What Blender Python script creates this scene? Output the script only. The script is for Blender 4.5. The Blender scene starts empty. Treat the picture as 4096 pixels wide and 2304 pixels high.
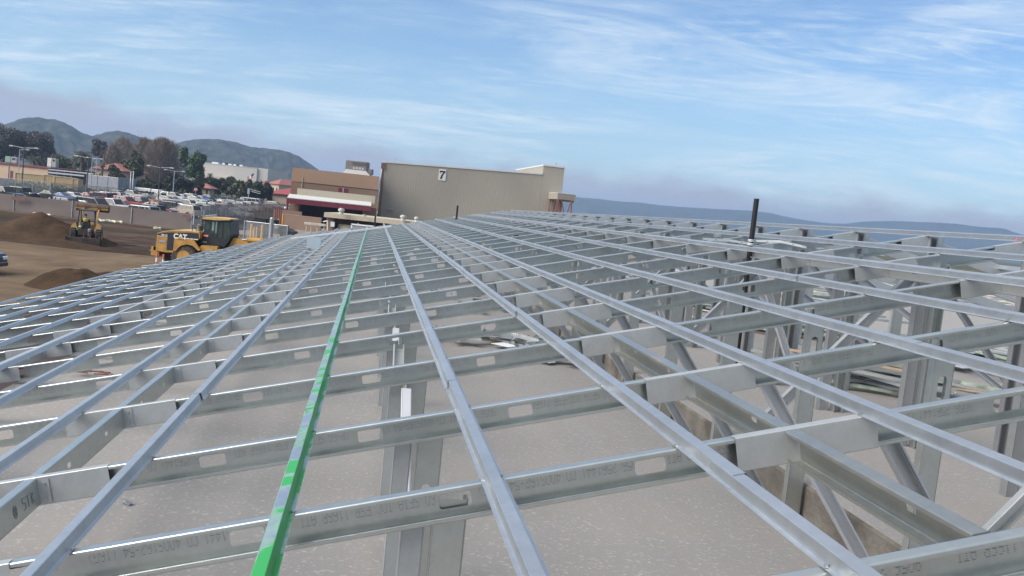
import bpy, bmesh, math, random
from mathutils import Vector, Matrix
R = math.radians
random.seed(7)
SC = bpy.context.scene
COL = SC.collection

# ------------------------------------------------------------------ camera
ROLL, PITCH = R(5.90), R(5.10)
CAM = Vector((0, 0, 6.0))
cr, sr, cp, sp = math.cos(ROLL), math.sin(ROLL), math.cos(PITCH), math.sin(PITCH)
cam_data = bpy.data.cameras.new("camera")
cam_data.sensor_width = 36.0
cam_data.lens = 36.0 * 3547.0 / 4096.0
cam_data.clip_start = 0.05
cam_data.clip_end = 30000
cam = bpy.data.objects.new("camera", cam_data)
COL.objects.link(cam)
right = Vector((cr, sr * sp, sr * cp))
up = Vector((-sr, cr * sp, cr * cp))
back = -Vector((0, cp, -sp))
cam.matrix_world = Matrix(((right.x, up.x, back.x, CAM.x), (right.y, up.y, back.y, CAM.y), (right.z, up.z, back.z, CAM.z), (0, 0, 0, 1)))
SC.camera = cam

# ------------------------------------------------------------------ sky, sun, exposure
SUN_EL, SUN_AZ = R(38), R(-118)          # azimuth measured from +Y towards +X
w = bpy.data.worlds.new("World")
SC.world = w
w.use_nodes = True
nt = w.node_tree
for n in list(nt.nodes): nt.nodes.remove(n)
def N(kind, tree=None, **kw):
    n = (tree or nt).nodes.new(kind)
    for k, v in kw.items(): setattr(n, k, v)
    return n
def L(a, b, tree=None): (tree or nt).links.new(a, b)
def math_(op, a, b=None, c=None, tree=None, clamp=False):
    t = tree or nt
    n = t.nodes.new("ShaderNodeMath"); n.operation = op; n.use_clamp = clamp
    for i, v in enumerate((a, b, c)):
        if v is None: continue
        if hasattr(v, "links"): t.links.new(v, n.inputs[i])
        else: n.inputs[i].default_value = v
    return n.outputs[0]
def mixc(f, a, b, tree=None, blend="MIX"):
    t = tree or nt
    n = t.nodes.new("ShaderNodeMix"); n.data_type = "RGBA"; n.blend_type = blend
    for i, v in ((0, f), (6, a), (7, b)):
        if hasattr(v, "links"): t.links.new(v, n.inputs[i])
        else: n.inputs[i].default_value = v if i == 0 else (*v, 1) if len(v) == 3 else v
    return n.outputs[2]
def ramp(f, stops, tree=None):
    t = tree or nt
    n = t.nodes.new("ShaderNodeValToRGB")
    while len(n.color_ramp.elements) > 1: n.color_ramp.elements.remove(n.color_ramp.elements[0])
    for i, (p, c) in enumerate(stops):
        e = n.color_ramp.elements[0] if i == 0 else n.color_ramp.elements.new(p)
        e.position = p; e.color = (*c, 1) if len(c) == 3 else c
    t.links.new(f, n.inputs[0])
    return n.outputs[0]
sky = N("ShaderNodeTexSky", sky_type="NISHITA", sun_disc=False, sun_elevation=SUN_EL, sun_rotation=SUN_AZ, altitude=0, air_density=1.0, dust_density=0.6, ozone_density=2.5)
tc = N("ShaderNodeTexCoord")
sep = N("ShaderNodeSeparateXYZ"); L(tc.outputs["Generated"], sep.inputs[0])
zz = math_("MAXIMUM", sep.outputs[2], 0.0)
den = math_("ADD", zz, 0.10)
comb = N("ShaderNodeCombineXYZ")
L(math_("DIVIDE", sep.outputs[0], den), comb.inputs[0]); L(math_("DIVIDE", sep.outputs[1], den), comb.inputs[1])
def cloud(rot, scale, nscale, lo, hi, detail=9, dist=0.6, loc=(0, 0, 0), rough=0.62):
    m = N("ShaderNodeMapping"); m.inputs["Rotation"].default_value = (0, 0, R(rot)); m.inputs["Scale"].default_value = scale; m.inputs["Location"].default_value = loc
    L(comb.outputs[0], m.inputs[0])
    n = N("ShaderNodeTexNoise"); n.inputs["Scale"].default_value = nscale; n.inputs["Detail"].default_value = detail; n.inputs["Roughness"].default_value = rough; n.inputs["Distortion"].default_value = dist
    L(m.outputs[0], n.inputs[0])
    mr = N("ShaderNodeMapRange", interpolation_type="SMOOTHSTEP"); mr.inputs[1].default_value = lo; mr.inputs[2].default_value = hi
    L(n.outputs[0], mr.inputs[0])
    return mr.outputs[0]
big = cloud(20, (1, 1, 1), 0.42, 0.38, 0.56, 4, 0.5, (3.1, 1.7, 0))
c1 = cloud(12, (0.75, 1.35, 1), 0.9, 0.40, 0.66, 13, 1.3, (1.0, 4.0, 0), 0.68)
c2 = cloud(-16, (0.7, 2.3, 1), 2.6, 0.46, 0.74, 13, 1.6, (7, 2, 0), 0.7)
cf = math_("MULTIPLY", math_("ADD", math_("MULTIPLY", c1, 0.52), math_("MULTIPLY", c2, 0.42)), math_("ADD", math_("MULTIPLY", big, 0.85), 0.20), clamp=True)
# low veil that whitens the sky towards the horizon
veil = N("ShaderNodeMapRange", interpolation_type="SMOOTHSTEP"); veil.inputs[1].default_value = 0.26; veil.inputs[2].default_value = 0.03; veil.inputs[3].default_value = 0.0; veil.inputs[4].default_value = 0.52
L(zz, veil.inputs[0])
# bank of grey cloud low over the hills
nb = N("ShaderNodeTexNoise"); nb.inputs["Scale"].default_value = 9; nb.inputs["Detail"].default_value = 7; nb.inputs["Roughness"].default_value = 0.6
mb_ = N("ShaderNodeMapping"); mb_.inputs["Scale"].default_value = (1, 1, 2.2); L(tc.outputs["Generated"], mb_.inputs[0]); L(mb_.outputs[0], nb.inputs[0])
edge = math_("ADD", math_("MULTIPLY", math_("SUBTRACT", nb.outputs[0], 0.5), 0.075), math_("ADD", 0.046, math_("MULTIPLY", math_("MAXIMUM", math_("SUBTRACT", -0.12, sep.outputs[0]), 0.0), 0.055)))
bank = N("ShaderNodeMapRange", interpolation_type="SMOOTHSTEP"); bank.inputs[1].default_value = 0.012; bank.inputs[2].default_value = -0.016
L(math_("SUBTRACT", zz, edge), bank.inputs[0])
base = mixc(1.0, sky.outputs[0], (0.60, 0.74, 0.87), blend="MULTIPLY")
base = mixc(veil.outputs[0], base, (3.0, 4.1, 5.2))
base = mixc(cf, base, (4.6, 5.3, 5.9))
base = mixc(math_("MULTIPLY", bank.outputs[0], 0.90), base, (2.55, 2.68, 3.35))
# unseen upper sky whitened so the scene light turns less blue
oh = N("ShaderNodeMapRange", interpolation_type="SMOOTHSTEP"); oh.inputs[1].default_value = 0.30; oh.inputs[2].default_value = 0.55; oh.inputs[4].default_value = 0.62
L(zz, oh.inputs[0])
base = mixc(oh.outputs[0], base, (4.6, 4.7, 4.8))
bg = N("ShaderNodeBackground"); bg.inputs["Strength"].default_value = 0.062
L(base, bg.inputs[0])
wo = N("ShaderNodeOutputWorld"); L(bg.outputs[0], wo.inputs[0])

sun_d = bpy.data.lights.new("sun", "SUN"); sun_d.energy = 2.1; sun_d.angle = R(50); sun_d.color = (1.0, 0.92, 0.83)
sun = bpy.data.objects.new("sun", sun_d); COL.objects.link(sun)
sd = Vector((math.sin(SUN_AZ) * math.cos(SUN_EL), math.cos(SUN_AZ) * math.cos(SUN_EL), math.sin(SUN_EL)))
sun.rotation_euler = sd.to_track_quat("Z", "Y").to_euler()
sun.location = (0, -20, 60)
SC.view_settings.view_transform = "Standard"; SC.view_settings.look = "None"; SC.view_settings.gamma = 1
SC.view_settings.exposure = 1.5
SC.cycles.volume_bounces = 0
SC.cycles.max_bounces = 6
SC.cycles.transparent_max_bounces = 16

# ------------------------------------------------------------------ pixel helpers (4096 x 2304 reference pixels)
def ray(x, y):
    x2, y2 = x - 2048, y - 1152
    px, py = x2 * cr + y2 * sr, -x2 * sr + y2 * cr
    u, w_, d = px, -py, 3547.0
    return Vector((u, d * cp + w_ * sp, w_ * cp - d * sp))
def at(x, y, Y):
    """world point seen at pixel x, y at forward distance Y"""
    r = ray(x, y); return CAM + r * (Y / r.y)
def gp(x, y, z=0.0):
    """world point seen at pixel x, y on the level z"""
    r = ray(x, y); return CAM + r * ((z - 6.0) / r.z)
def hor(x): return 619 + 0.1039 * x
def gx(x, Y, z=0.0):
    """world point in pixel column x (near the horizon row) at distance Y, level z"""
    y = hor(x) + (6 - z) * 3547 / Y
    p = at(x, y, Y); return Vector((p.x, Y, z))

# ------------------------------------------------------------------ materials
MATS = {}
def mat(name, col, rough=0.7, metal=0.0, var=0.12, vscale=3.0, bump=0.0, bscale=30.0, col2=None, spec=0.5, detail=6, stretch=None, coat=0.0, rvar=0.0):
    if name in MATS: return MATS[name]
    m = bpy.data.materials.new(name); m.use_nodes = True
    t = m.node_tree; p = t.nodes["Principled BSDF"]
    p.inputs["Roughness"].default_value = rough; p.inputs["Metallic"].default_value = metal
    p.inputs["Specular IOR Level"].default_value = spec; p.inputs["Coat Weight"].default_value = coat; p.inputs["Coat Roughness"].default_value = 0.08
    tcn = t.nodes.new("ShaderNodeTexCoord")
    src = tcn.outputs["Object"]
    if stretch:
        mp = t.nodes.new("ShaderNodeMapping"); mp.inputs["Scale"].default_value = stretch; t.links.new(src, mp.inputs[0]); src = mp.outputs[0]
    n = t.nodes.new("ShaderNodeTexNoise"); n.inputs["Scale"].default_value = vscale; n.inputs["Detail"].default_value = detail; n.inputs["Roughness"].default_value = 0.6
    t.links.new(src, n.inputs[0])
    c2 = col2 or tuple(c * (1 - 2 * var) for c in col)
    c1_ = col if col2 else tuple(min(1, c * (1 + var)) for c in col)
    o = ramp(n.outputs[0], [(0.32, c2), (0.68, c1_)], t)
    t.links.new(o, p.inputs["Base Color"])
    if rvar:
        t.links.new(math_("ADD", math_("MULTIPLY", n.outputs[0], rvar), rough - rvar / 2, tree=t), p.inputs["Roughness"])
    if bump:
        n2 = t.nodes.new("ShaderNodeTexNoise"); n2.inputs["Scale"].default_value = bscale; n2.inputs["Detail"].default_value = 6
        t.links.new(src, n2.inputs[0])
        b = t.nodes.new("ShaderNodeBump"); b.inputs["Strength"].default_value = bump; b.inputs["Distance"].default_value = 0.02
        t.links.new(n2.outputs[0], b.inputs["Height"]); t.links.new(b.outputs[0], p.inputs["Normal"])
    MATS[name] = m
    return m

def galv(name, base=(0.60, 0.63, 0.64), rough=0.36, rust=0.0, paint=None, paint_cover=0.5, axis=None, dull=0.0):
    if name in MATS: return MATS[name]
    m = bpy.data.materials.new(name); m.use_nodes = True
    t = m.node_tree; p = t.nodes["Principled BSDF"]
    tcn = t.nodes.new("ShaderNodeTexCoord"); geo = t.nodes.new("ShaderNodeNewGeometry")
    v = t.nodes.new("ShaderNodeTexVoronoi"); v.inputs["Scale"].default_value = 55; t.links.new(geo.outputs["Position"], v.inputs[0])
    n = t.nodes.new("ShaderNodeTexNoise"); n.inputs["Scale"].default_value = 2.2; n.inputs["Detail"].default_value = 8; n.inputs["Roughness"].default_value = 0.65; t.links.new(geo.outputs["Position"], n.inputs[0])
    n3 = t.nodes.new("ShaderNodeTexNoise"); n3.inputs["Scale"].default_value = 19; n3.inputs["Detail"].default_value = 4; t.links.new(geo.outputs["Position"], n3.inputs[0])
    f = math_("ADD", math_("MULTIPLY", v.outputs["Distance"], 0.12, tree=t), math_("ADD", math_("MULTIPLY", n.outputs[0], 0.75, tree=t), math_("MULTIPLY", n3.outputs[0], 0.30, tree=t), tree=t), tree=t)
    o = ramp(f, [(0.38, tuple(c * 0.84 for c in base)), (0.85, tuple(min(1, c * 1.08) for c in base))], t)
    metal = 0.92 - dull
    if rust:
        nr = t.nodes.new("ShaderNodeTexNoise"); nr.inputs["Scale"].default_value = 1.9; nr.inputs["Detail"].default_value = 9; nr.inputs["Roughness"].default_value = 0.7; t.links.new(geo.outputs["Position"], nr.inputs[0])
        rf = t.nodes.new("ShaderNodeMapRange"); rf.inputs[1].default_value = 0.60; rf.inputs[2].default_value = 0.72; rf.inputs[4].default_value = rust; t.links.new(nr.outputs[0], rf.inputs[0])
        o = mixc(rf.outputs[0], o, (0.22, 0.12, 0.06), t)
        p.inputs["Metallic"].default_value = metal
        t.links.new(math_("SUBTRACT", metal, math_("MULTIPLY", rf.outputs[0], 0.8, tree=t), tree=t), p.inputs["Metallic"])
    elif paint:
        nr = t.nodes.new("ShaderNodeTexNoise"); nr.inputs["Scale"].default_value = 4.2; nr.inputs["Detail"].default_value = 7; nr.inputs["Roughness"].default_value = 0.6; nr.inputs["Distortion"].default_value = 0.8; t.links.new(geo.outputs["Position"], nr.inputs[0])
        # sprayed from one side: the face that looks along +axis is fully covered, the top only in patches
        dp = t.nodes.new("ShaderNodeVectorMath"); dp.operation = "DOT_PRODUCT"; t.links.new(geo.outputs["True Normal"], dp.inputs[0]); dp.inputs[1].default_value = axis
        cov = math_("MULTIPLY", dp.outputs["Value"], 0.25, tree=t)
        rf = t.nodes.new("ShaderNodeMapRange"); rf.inputs[1].default_value = 0.40; rf.inputs[2].default_value = 0.50; t.links.new(math_("ADD", nr.outputs[0], cov, tree=t), rf.inputs[0])
        o = mixc(rf.outputs[0], o, paint, t)
        t.links.new(math_("SUBTRACT", metal, math_("MULTIPLY", rf.outputs[0], metal - 0.05, tree=t), tree=t), p.inputs["Metallic"])
    else:
        p.inputs["Metallic"].default_value = metal
    t.links.new(o, p.inputs["Base Color"])
    t.links.new(math_("ADD", math_("MULTIPLY", n3.outputs[0], 0.10, tree=t), rough - 0.05, tree=t), p.inputs["Roughness"])
    MATS[name] = m
    return m

# ------------------------------------------------------------------ mesh building
class MB:
    def __init__(s): s.v = []; s.f = []; s.m = []; s.sm = []
    def add(s, vs, fs, m=0, smooth=False):
        o = len(s.v); s.v += [Vector(q) for q in vs]
        for f in fs: s.f.append(tuple(i + o for i in f)); s.m.append(m); s.sm.append(smooth)
    def box(s, c, d, rz=0.0, m=0, rot=None):
        hx, hy, hz = d[0] / 2, d[1] / 2, d[2] / 2
        M = rot if rot is not None else Matrix.Rotation(rz, 3, "Z")
        c = Vector(c)
        vs = [c + M @ Vector((x * hx, y * hy, z * hz)) for z in (-1, 1) for y in (-1, 1) for x in (-1, 1)]
        s.add(vs, [(0, 2, 3, 1), (4, 5, 7, 6), (0, 1, 5, 4), (2, 6, 7, 3), (0, 4, 6, 2), (1, 3, 7, 5)], m)
    def bbox(s, c, d, bev=0.02, rz=0.0, m=0):
        """box with chamfered vertical and top edges"""
        hx, hy, hz = d[0] / 2, d[1] / 2, d[2] / 2; b = min(bev, hx * .9, hy * .9, hz * .9)
        M = Matrix.Rotation(rz, 3, "Z"); c = Vector(c)
        def ring(ix, iy, z): return [(-ix + b, -iy, z), (ix - b, -iy, z), (ix, -iy + b, z), (ix, iy - b, z), (ix - b, iy, z), (-ix + b, iy, z), (-ix, iy - b, z), (-ix, -iy + b, z)]
        vs = ring(hx, hy, -hz) + ring(hx, hy, hz - b) + ring(hx - b, hy - b, hz)
        fs = [tuple(range(7, -1, -1)), tuple(range(16, 24))]
        for k in (0, 8):
            for i in range(8): j = (i + 1) % 8; fs.append((k + i, k + j, k + 8 + j, k + 8 + i))
        s.add([c + M @ Vector(q) for q in vs], fs, m)
    def tube(s, p0, p1, r, n=8, m=0, r1=None, caps=True):
        p0, p1 = Vector(p0), Vector(p1); r1 = r if r1 is None else r1
        d = (p1 - p0).normalized(); a = d.orthogonal().normalized(); b = d.cross(a)
        vs = []
        for p, q in ((p0, r), (p1, r1)):
            for i in range(n): t = 2 * math.pi * i / n; vs.append(p + (a * math.cos(t) + b * math.sin(t)) * q)
        s.add(vs, [(i, (i + 1) % n, n + (i + 1) % n, n + i) for i in range(n)], m, True)
        if caps: s.add(vs[:n], [tuple(range(n - 1, -1, -1))], m); s.add(vs[n:], [tuple(range(n))], m)
    def path(s, pts, r, n=6, m=0):
        for a, b in zip(pts, pts[1:]): s.tube(a, b, r, n, m)
    def cyl(s, c, r, h, axis="Z", n=20, m=0):
        ax = {"X": Vector((1, 0, 0)), "Y": Vector((0, 1, 0)), "Z": Vector((0, 0, 1))}[axis] if isinstance(axis, str) else Vector(axis)
        c = Vector(c); s.tube(c - ax * h / 2, c + ax * h / 2, r, n, m)
    def lathe(s, prof, c=(0, 0, 0), n=16, m=0, axis="Z", smooth=True):
        c = Vector(c); vs = []
        for r, z in prof:
            for i in range(n):
                t = 2 * math.pi * i / n
                q = Vector((r * math.cos(t), r * math.sin(t), z))
                if axis == "Y": q = Vector((q.x, q.z, q.y))
                if axis == "X": q = Vector((q.z, q.x, q.y))
                vs.append(c + q)
        fs = []
        for k in range(len(prof) - 1):
            for i in range(n): j = (i + 1) % n; fs.append((k * n + i, k * n + j, (k + 1) * n + j, (k + 1) * n + i))
        s.add(vs, fs, m, smooth)
        s.add(vs[:n], [tuple(range(n - 1, -1, -1))], m); s.add(vs[-n:], [tuple(range(n))], m)
    def sheet(s, prof, p0, p1, U, V, m=0, smooth=True, segs=1):
        """extrude the open outline prof [(u, v)] from p0 to p1"""
        p0, p1 = Vector(p0), Vector(p1); U, V = Vector(U), Vector(V); k = len(prof); vs = []
        for g in range(segs + 1):
            p = p0.lerp(p1, g / segs)
            vs += [p + U * a + V * b for a, b in prof]
        s.add(vs, [(g * k + i, g * k + i + 1, (g + 1) * k + i + 1, (g + 1) * k + i) for g in range(segs) for i in range(k - 1)], m, smooth)
    def prism(s, prof, p0, p1, U, V, m=0):
        """extrude the closed outline prof"""
        p0, p1 = Vector(p0), Vector(p1); U, V = Vector(U), Vector(V); k = len(prof)
        vs = [p0 + U * a + V * b for a, b in prof] + [p1 + U * a + V * b for a, b in prof]
        s.add(vs, [tuple(range(k - 1, -1, -1)), tuple(range(k, 2 * k))] + [(i, (i + 1) % k, k + (i + 1) % k, k + i) for i in range(k)], m)
    def build(s, name, mats, parent=None, base=None, loc=None, sharp=35):
        """vertices are world coordinates when base is given, else local to the parent"""
        me = bpy.data.meshes.new(name)
        off = Vector(base) if base is not None else Vector((0, 0, 0))
        me.from_pydata([tuple(q - off) for q in s.v], [], s.f)
        for q in (mats if isinstance(mats, (list, tuple)) else [mats]): me.materials.append(q)
        me.polygons.foreach_set("material_index", s.m); me.polygons.foreach_set("use_smooth", s.sm)
        me.update()
        if sharp and any(s.sm): me.set_sharp_from_angle(angle=R(sharp))
        o = bpy.data.objects.new(name, me); COL.objects.link(o)
        if parent: o.parent = parent
        elif base is not None: o.location = off
        if loc is not None: o.location = loc
        return o
def rounded(pts, r, n=3, guard=0.15):
    out = [Vector(pts[0])]
    for i in range(1, len(pts) - 1):
        a, b, c = Vector(pts[i - 1]), Vector(pts[i]), Vector(pts[i + 1])
        d0, d1 = (a - b).normalized(), (c - b).normalized()
        ang = d0.angle(d1); t = r / math.tan(ang / 2)
        s0, s1 = b + d0 * t, b + d1 * t
        cen = b + (d0 + d1).normalized() * (r / math.sin(ang / 2))
        out.append(b + d0 * t * (1 + guard * 3))
        for k in range(n + 1):
            q = s0.lerp(s1, k / n) - cen; out.append(cen + q.normalized() * r)
        out.append(b + d1 * t * (1 + guard * 3))
    out.append(Vector(pts[-1]))
    return [(q.x, q.y) for q in out]
def tag(o, label=None, cat=None, group=None, kind=None):
    if label: o["label"] = label
    if cat: o["category"] = cat
    if group: o["group"] = group
    if kind: o["kind"] = kind
    return o
def thing(name, label, cat, loc=(0, 0, 0), rz=0.0, group=None):
    o = bpy.data.objects.new(name, None); COL.objects.link(o); o.empty_display_size = 0.3
    o.location = loc; o.rotation_euler = (0, 0, rz)
    return tag(o, label, cat, group)
def copy_tree(o, parent=None):
    c = o.copy(); COL.objects.link(c)
    if parent: c.parent = parent
    for ch in list(o.children): copy_tree(ch, c)
    return c

# ================================================================== THE STEEL ROOF FRAME
S = 1.07
YAW, SLOPE, VS, HH = R(9.275), R(13.087), R(-0.553), 0.82186
E2 = Vector((-math.sin(YAW) * math.cos(VS), math.cos(YAW) * math.cos(VS), math.sin(VS)))
e1h = Vector((math.cos(YAW), math.sin(YAW), 0)); e2h = Vector((-math.sin(YAW), math.cos(YAW), 0))
E1 = (e1h * math.cos(SLOPE) + Vector((0, 0, math.sin(SLOPE)))).normalized()
NN = E1.cross(E2).normalized()
def RW(a, b, n=0.0): return CAM + S * (E1 * a + E2 * b + NN * n - Vector((0, 0, HH)))
def HW(ah, bh, z): return CAM + S * (e1h * ah + e2h * bh + Vector((0, 0, z)))
def RD(a, b, n=0.0): return S * (E1 * a + E2 * b + NN * n)
Z_LOW, Z_UP = -1.52, -1.32          # the two slab levels in roof units below the eye
STEP_A, RIDGE_A = 2.43, 4.455
SB_ = math.sin(VS)
def zsl(ah, b): return 6 + S * ((Z_LOW if ah < STEP_A else Z_UP) + (b - 4) * SB_)
BJ = [1.51, 2.373, 3.233, 4.31] + [5.373 + 1.067 * k for k in range(28)]

G = galv("galvanised_steel", (0.60, 0.63, 0.61), 0.33)
GD = galv("galvanised_steel_dull", (0.52, 0.54, 0.54), 0.46, dull=0.25)
GDK = galv("galvanised_steel_dark", (0.34, 0.35, 0.36), 0.5, dull=0.3)
GR = galv("galvanised_steel_rusting", (0.47, 0.48, 0.45), 0.36, rust=0.9)
GG = galv("galvanised_steel_green_paint", (0.62, 0.66, 0.70), 0.34, paint=(0.028, 0.31, 0.066), axis=tuple(e1h))
GT = galv("galvanised_hat_steel", (0.58, 0.61, 0.635), 0.42)
INK = mat("stamp_ink", (0.19, 0.19, 0.19), 0.6, var=0.0)
SCREW = mat("screw_steel", (0.55, 0.56, 0.56), 0.35, metal=0.9)

frame = thing("steel_roof_frame", "galvanised steel roof frame under construction with one green painted hat channel", "roof frame", HW(0, 14, Z_LOW))
FB = frame.location.copy()
DEP, FL, LIP = 0.098, 0.036, 0.012

def web_panel(mb, P, a0, a1, holes, m=0, z0=-DEP + 0.004, z1=-0.004, y=FL):
    """flat web between a0 and a1 with rounded punch-outs; P maps (a, y, n) to a point"""
    holes = [h for h in holes if h[0] - h[1] > a0 + 0.02 and h[0] + h[1] < a1 - 0.02]
    cur = a0
    def quad(q0, q1):
        mb.add([P(q0, y, z0), P(q1, y, z0), P(q1, y, z1), P(q0, y, z1)], [(0, 1, 2, 3)], m)
    for c, hl, hh in holes:
        l, r_ = c - hl - 0.012, c + hl + 0.012
        quad(cur, l); cur = r_
        zc = (z0 + z1) / 2; rad = min(hh, hl) * 0.45
        ring = []
        for (sx, sz, t0) in ((1, 1, 0), (-1, 1, 90), (-1, -1, 180), (1, -1, 270)):
            for k in range(4):
                t = R(t0 + 30 * k); ring.append((c + sx * (hl - rad) + rad * math.cos(t), zc + sz * (hh - rad) + rad * math.sin(t)))
        out = [(r_, z1), (l, z1), (l, z0), (r_, z0)]
        vs = [P(u, y, v) for u, v in ring] + [P(u, y, v) for u, v in out]
        fs = []
        for q in range(4):
            for k in range(3): fs.append((q * 4 + k, q * 4 + k + 1, 16 + q))
            fs.append((q * 4 + 3, ((q + 1) % 4) * 4, 16 + (q + 1) % 4, 16 + q))
        mb.add(vs, fs, m)
    quad(cur, a1)

Cprof = rounded([(0.0, -LIP), (0.0, 0.0), (FL, 0.0), (FL, -0.004 - 0.003)], 0.0052, 4)
Cprof2 = rounded([(FL, -DEP + 0.007), (FL, -DEP), (0.0, -DEP), (0.0, -DEP + LIP)], 0.0035, 3)

FONT = {"C": "01110 10001 10000 10000 10000 10001 01110", "D": "11110 10001 10001 10001 10001 10001 11110", "4": "00010 00110 01010 10010 11111 00010 00010", "0": "01110 10001 10001 10001 10001 10001 01110", "S": "01111 10000 10000 01110 00001 00001 11110", "1": "00100 01100 00100 00100 00100 00100 01110", "6": "01110 10000 10000 11110 10001 10001 01110", "2": "01110 10001 00001 00110 01000 10000 11111", "-": "00000 00000 00000 01110 00000 00000 00000", "5": "11111 10000 11110 00001 00001 10001 01110", "(": "00010 00100 01000 01000 01000 00100 00010", ")": "01000 00100 00010 00010 00010 00100 01000", "G": "01111 10000 10000 10011 10001 10001 01110", "P": "11110 10001 10001 11110 10000 10000 10000", "F": "11111 10000 10000 11110 10000 10000 10000", "I": "01110 00100 00100 00100 00100 00100 01110", "A": "01110 10001 10001 11111 10001 10001 10001", "E": "11111 10000 10000 11110 10000 10000 11111", "R": "11110 10001 10001 11110 10100 10010 10001", "T": "11111 00100 00100 00100 00100 00100 00100", "9": "01110 10001 10001 01111 00001 00001 01110", " ": "00000 00000 00000 00000 00000 00000 00000", "8": "01110 10001 10001 01110 10001 10001 01110"}
STAMP = "CD 400S162-54 (16G)     CP-60 SFIA ICC ESR 1166P ATI     9056 2561441 "
def stamp_mesh(a0, a1, start, holes):
    mb = MB(); pitch, ch = 0.0150, 0.030
    def inhole(a): return any(abs(a - h[0]) < h[1] + 0.004 for h in holes)
    k = 0; a = start
    while a > a0 + 0.1:
        g = FONT[STAMP[k % len(STAMP)]].split(); k += 1
        if a < a1 - 0.05:
            for ry, row in enumerate(g):
                for rx, bit in enumerate(row):
                    if bit == "1":
                        u = a - rx * pitch * 0.17; v = -0.047 + ry * ch / 6 + (-0.004)
                        # lettering stands on its head: rows run upwards, letters run to the left
                        v = -0.050 + ry * ch / 6.0
                        if inhole(u): continue
                        d = 0.00085
                        P = lambda x, z: RD(x, FL - 0.0012, z)
                        mb.add([P(u - d, v - d), P(u + d, v - d), P(u + d, v + d), P(u - d, v + d)], [(0, 1, 2, 3)])
        a -= pitch
    return mb

def joist_data(a0, a1, hoff, wobble=0.0):
    holes = []
    c = hoff - 12 * 0.571
    while c < a1: holes.append((c, 0.046, 0.021)); c += 0.571
    mb = MB()
    P = lambda a, y, n: RD(a, y, n)
    segs = 6
    mb.sheet(Cprof, RD(a0, 0), RD(a1, 0), S * E2, S * NN, segs=segs)
    mb.sheet(Cprof2, RD(a0, 0), RD(a1, 0), S * E2, S * NN, segs=segs)
    web_panel(mb, P, a0, a1, holes)
    return mb, holes

def extents(b):
    a0 = -5.62
    if b > 22: a0 = -5.62 + (b - 22) * 0.165
    a1 = RIDGE_A
    if b > 30.3: a1 = 1.35 - (b - 30.3) * 0.80
    return a0, a1
SLEEVE_HALF = 0.25
HEADS = (-1.12, 1.33, -2.62)
HOFF = [0.30, -0.28, 0.62, 0.05, 0.20, -0.10, 0.15, 0.36, -0.02]
NEAR_TEXT = 10

def sleeve_mesh(c, half, both=False):
    mb = MB()
    pr = rounded([(-0.0022 + FL * 0.9, 0.0022), (-0.0022, 0.0022), (-0.0022, -DEP - 0.0022), (-0.0022 + FL * 0.9, -DEP - 0.0022)], 0.003, 3)
    mb.sheet(pr, RD(c - half, 0), RD(c + half, 0), S * E2, S * NN)
    return mb
def clip_mesh(c):
    mb = MB()
    y = -0.0055
    mb.sheet(rounded([(0.045, y), (0.0, y), (0.0, y - 0.045)], 0.002, 2), RD(c + 0.006, 0, -0.004), RD(c + 0.006, 0, -DEP + 0.004), S * E1, S * E2)
    for n_ in (-0.022, -0.05, -0.078):
        q = RD(c + 0.034, y - 0.001, n_); mb.tube(q, q - S * E2 * 0.004, 0.0045 * S, 6)
        q = RD(c + 0.007, y - 0.022, n_); mb.tube(q, q + S * E1 * 0.004, 0.0045 * S, 6)
    return mb
cache = {}
joists = []
for j, b in enumerate(BJ):
    a0, a1 = extents(b)
    if a1 - a0 < 0.6: continue
    key = (round(a0, 2), round(a1, 2), j % 9 if j < 12 else 3 + j % 3)
    if key not in cache:
        mb, holes = joist_data(a0, a1, HOFF[key[2]])
        txt = stamp_mesh(a0, a1, 4.1 - 0.31 * key[2], holes) if j < NEAR_TEXT else None
        cache[key] = (mb, txt, {})
    mb, txt, done = cache[key]
    loc = RW(0, b) - FB
    if "o" not in done:
        o = mb.build("roof_joist", [G], frame, loc=loc); done["o"] = o
    else:
        o = done["o"].copy(); COL.objects.link(o); o.parent = frame; o.location = loc
    if txt and j < NEAR_TEXT:
        if "t" not in done: t_ = txt.build("stamped_lettering", [INK], o); done["t"] = t_
        else: t_ = done["t"].copy(); COL.objects.link(t_); t_.parent = o
    joists.append((j, b, o, a0, a1))
# sleeves and clips at the headers, one mesh each and then copies
sl = {}
for h in HEADS + (3.42, 4.33):
    sl[h] = [sleeve_mesh(h, (0.12 if h > 4 else 0.22 if h > 0 else SLEEVE_HALF)), clip_mesh(h)]
for h in sl: sl[h] = [sl[h][0].build("splice_sleeve", [GD]), sl[h][1].build("clip_angle", [GD]) if h < 0 else None]
used = set()
for (j, b, o, a0, a1) in joists:
    for h in sl:
        if j == 0 and h > 0: continue
        if h < a0 + 0.4 or h > a1 - 0.115: continue
        for q in sl[h]:
            if q is None: continue
            if q.name not in used: used.add(q.name); c = q
            else: c = q.copy(); COL.objects.link(c)
            c.parent = o; c.location = (0, 0, 0)

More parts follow.
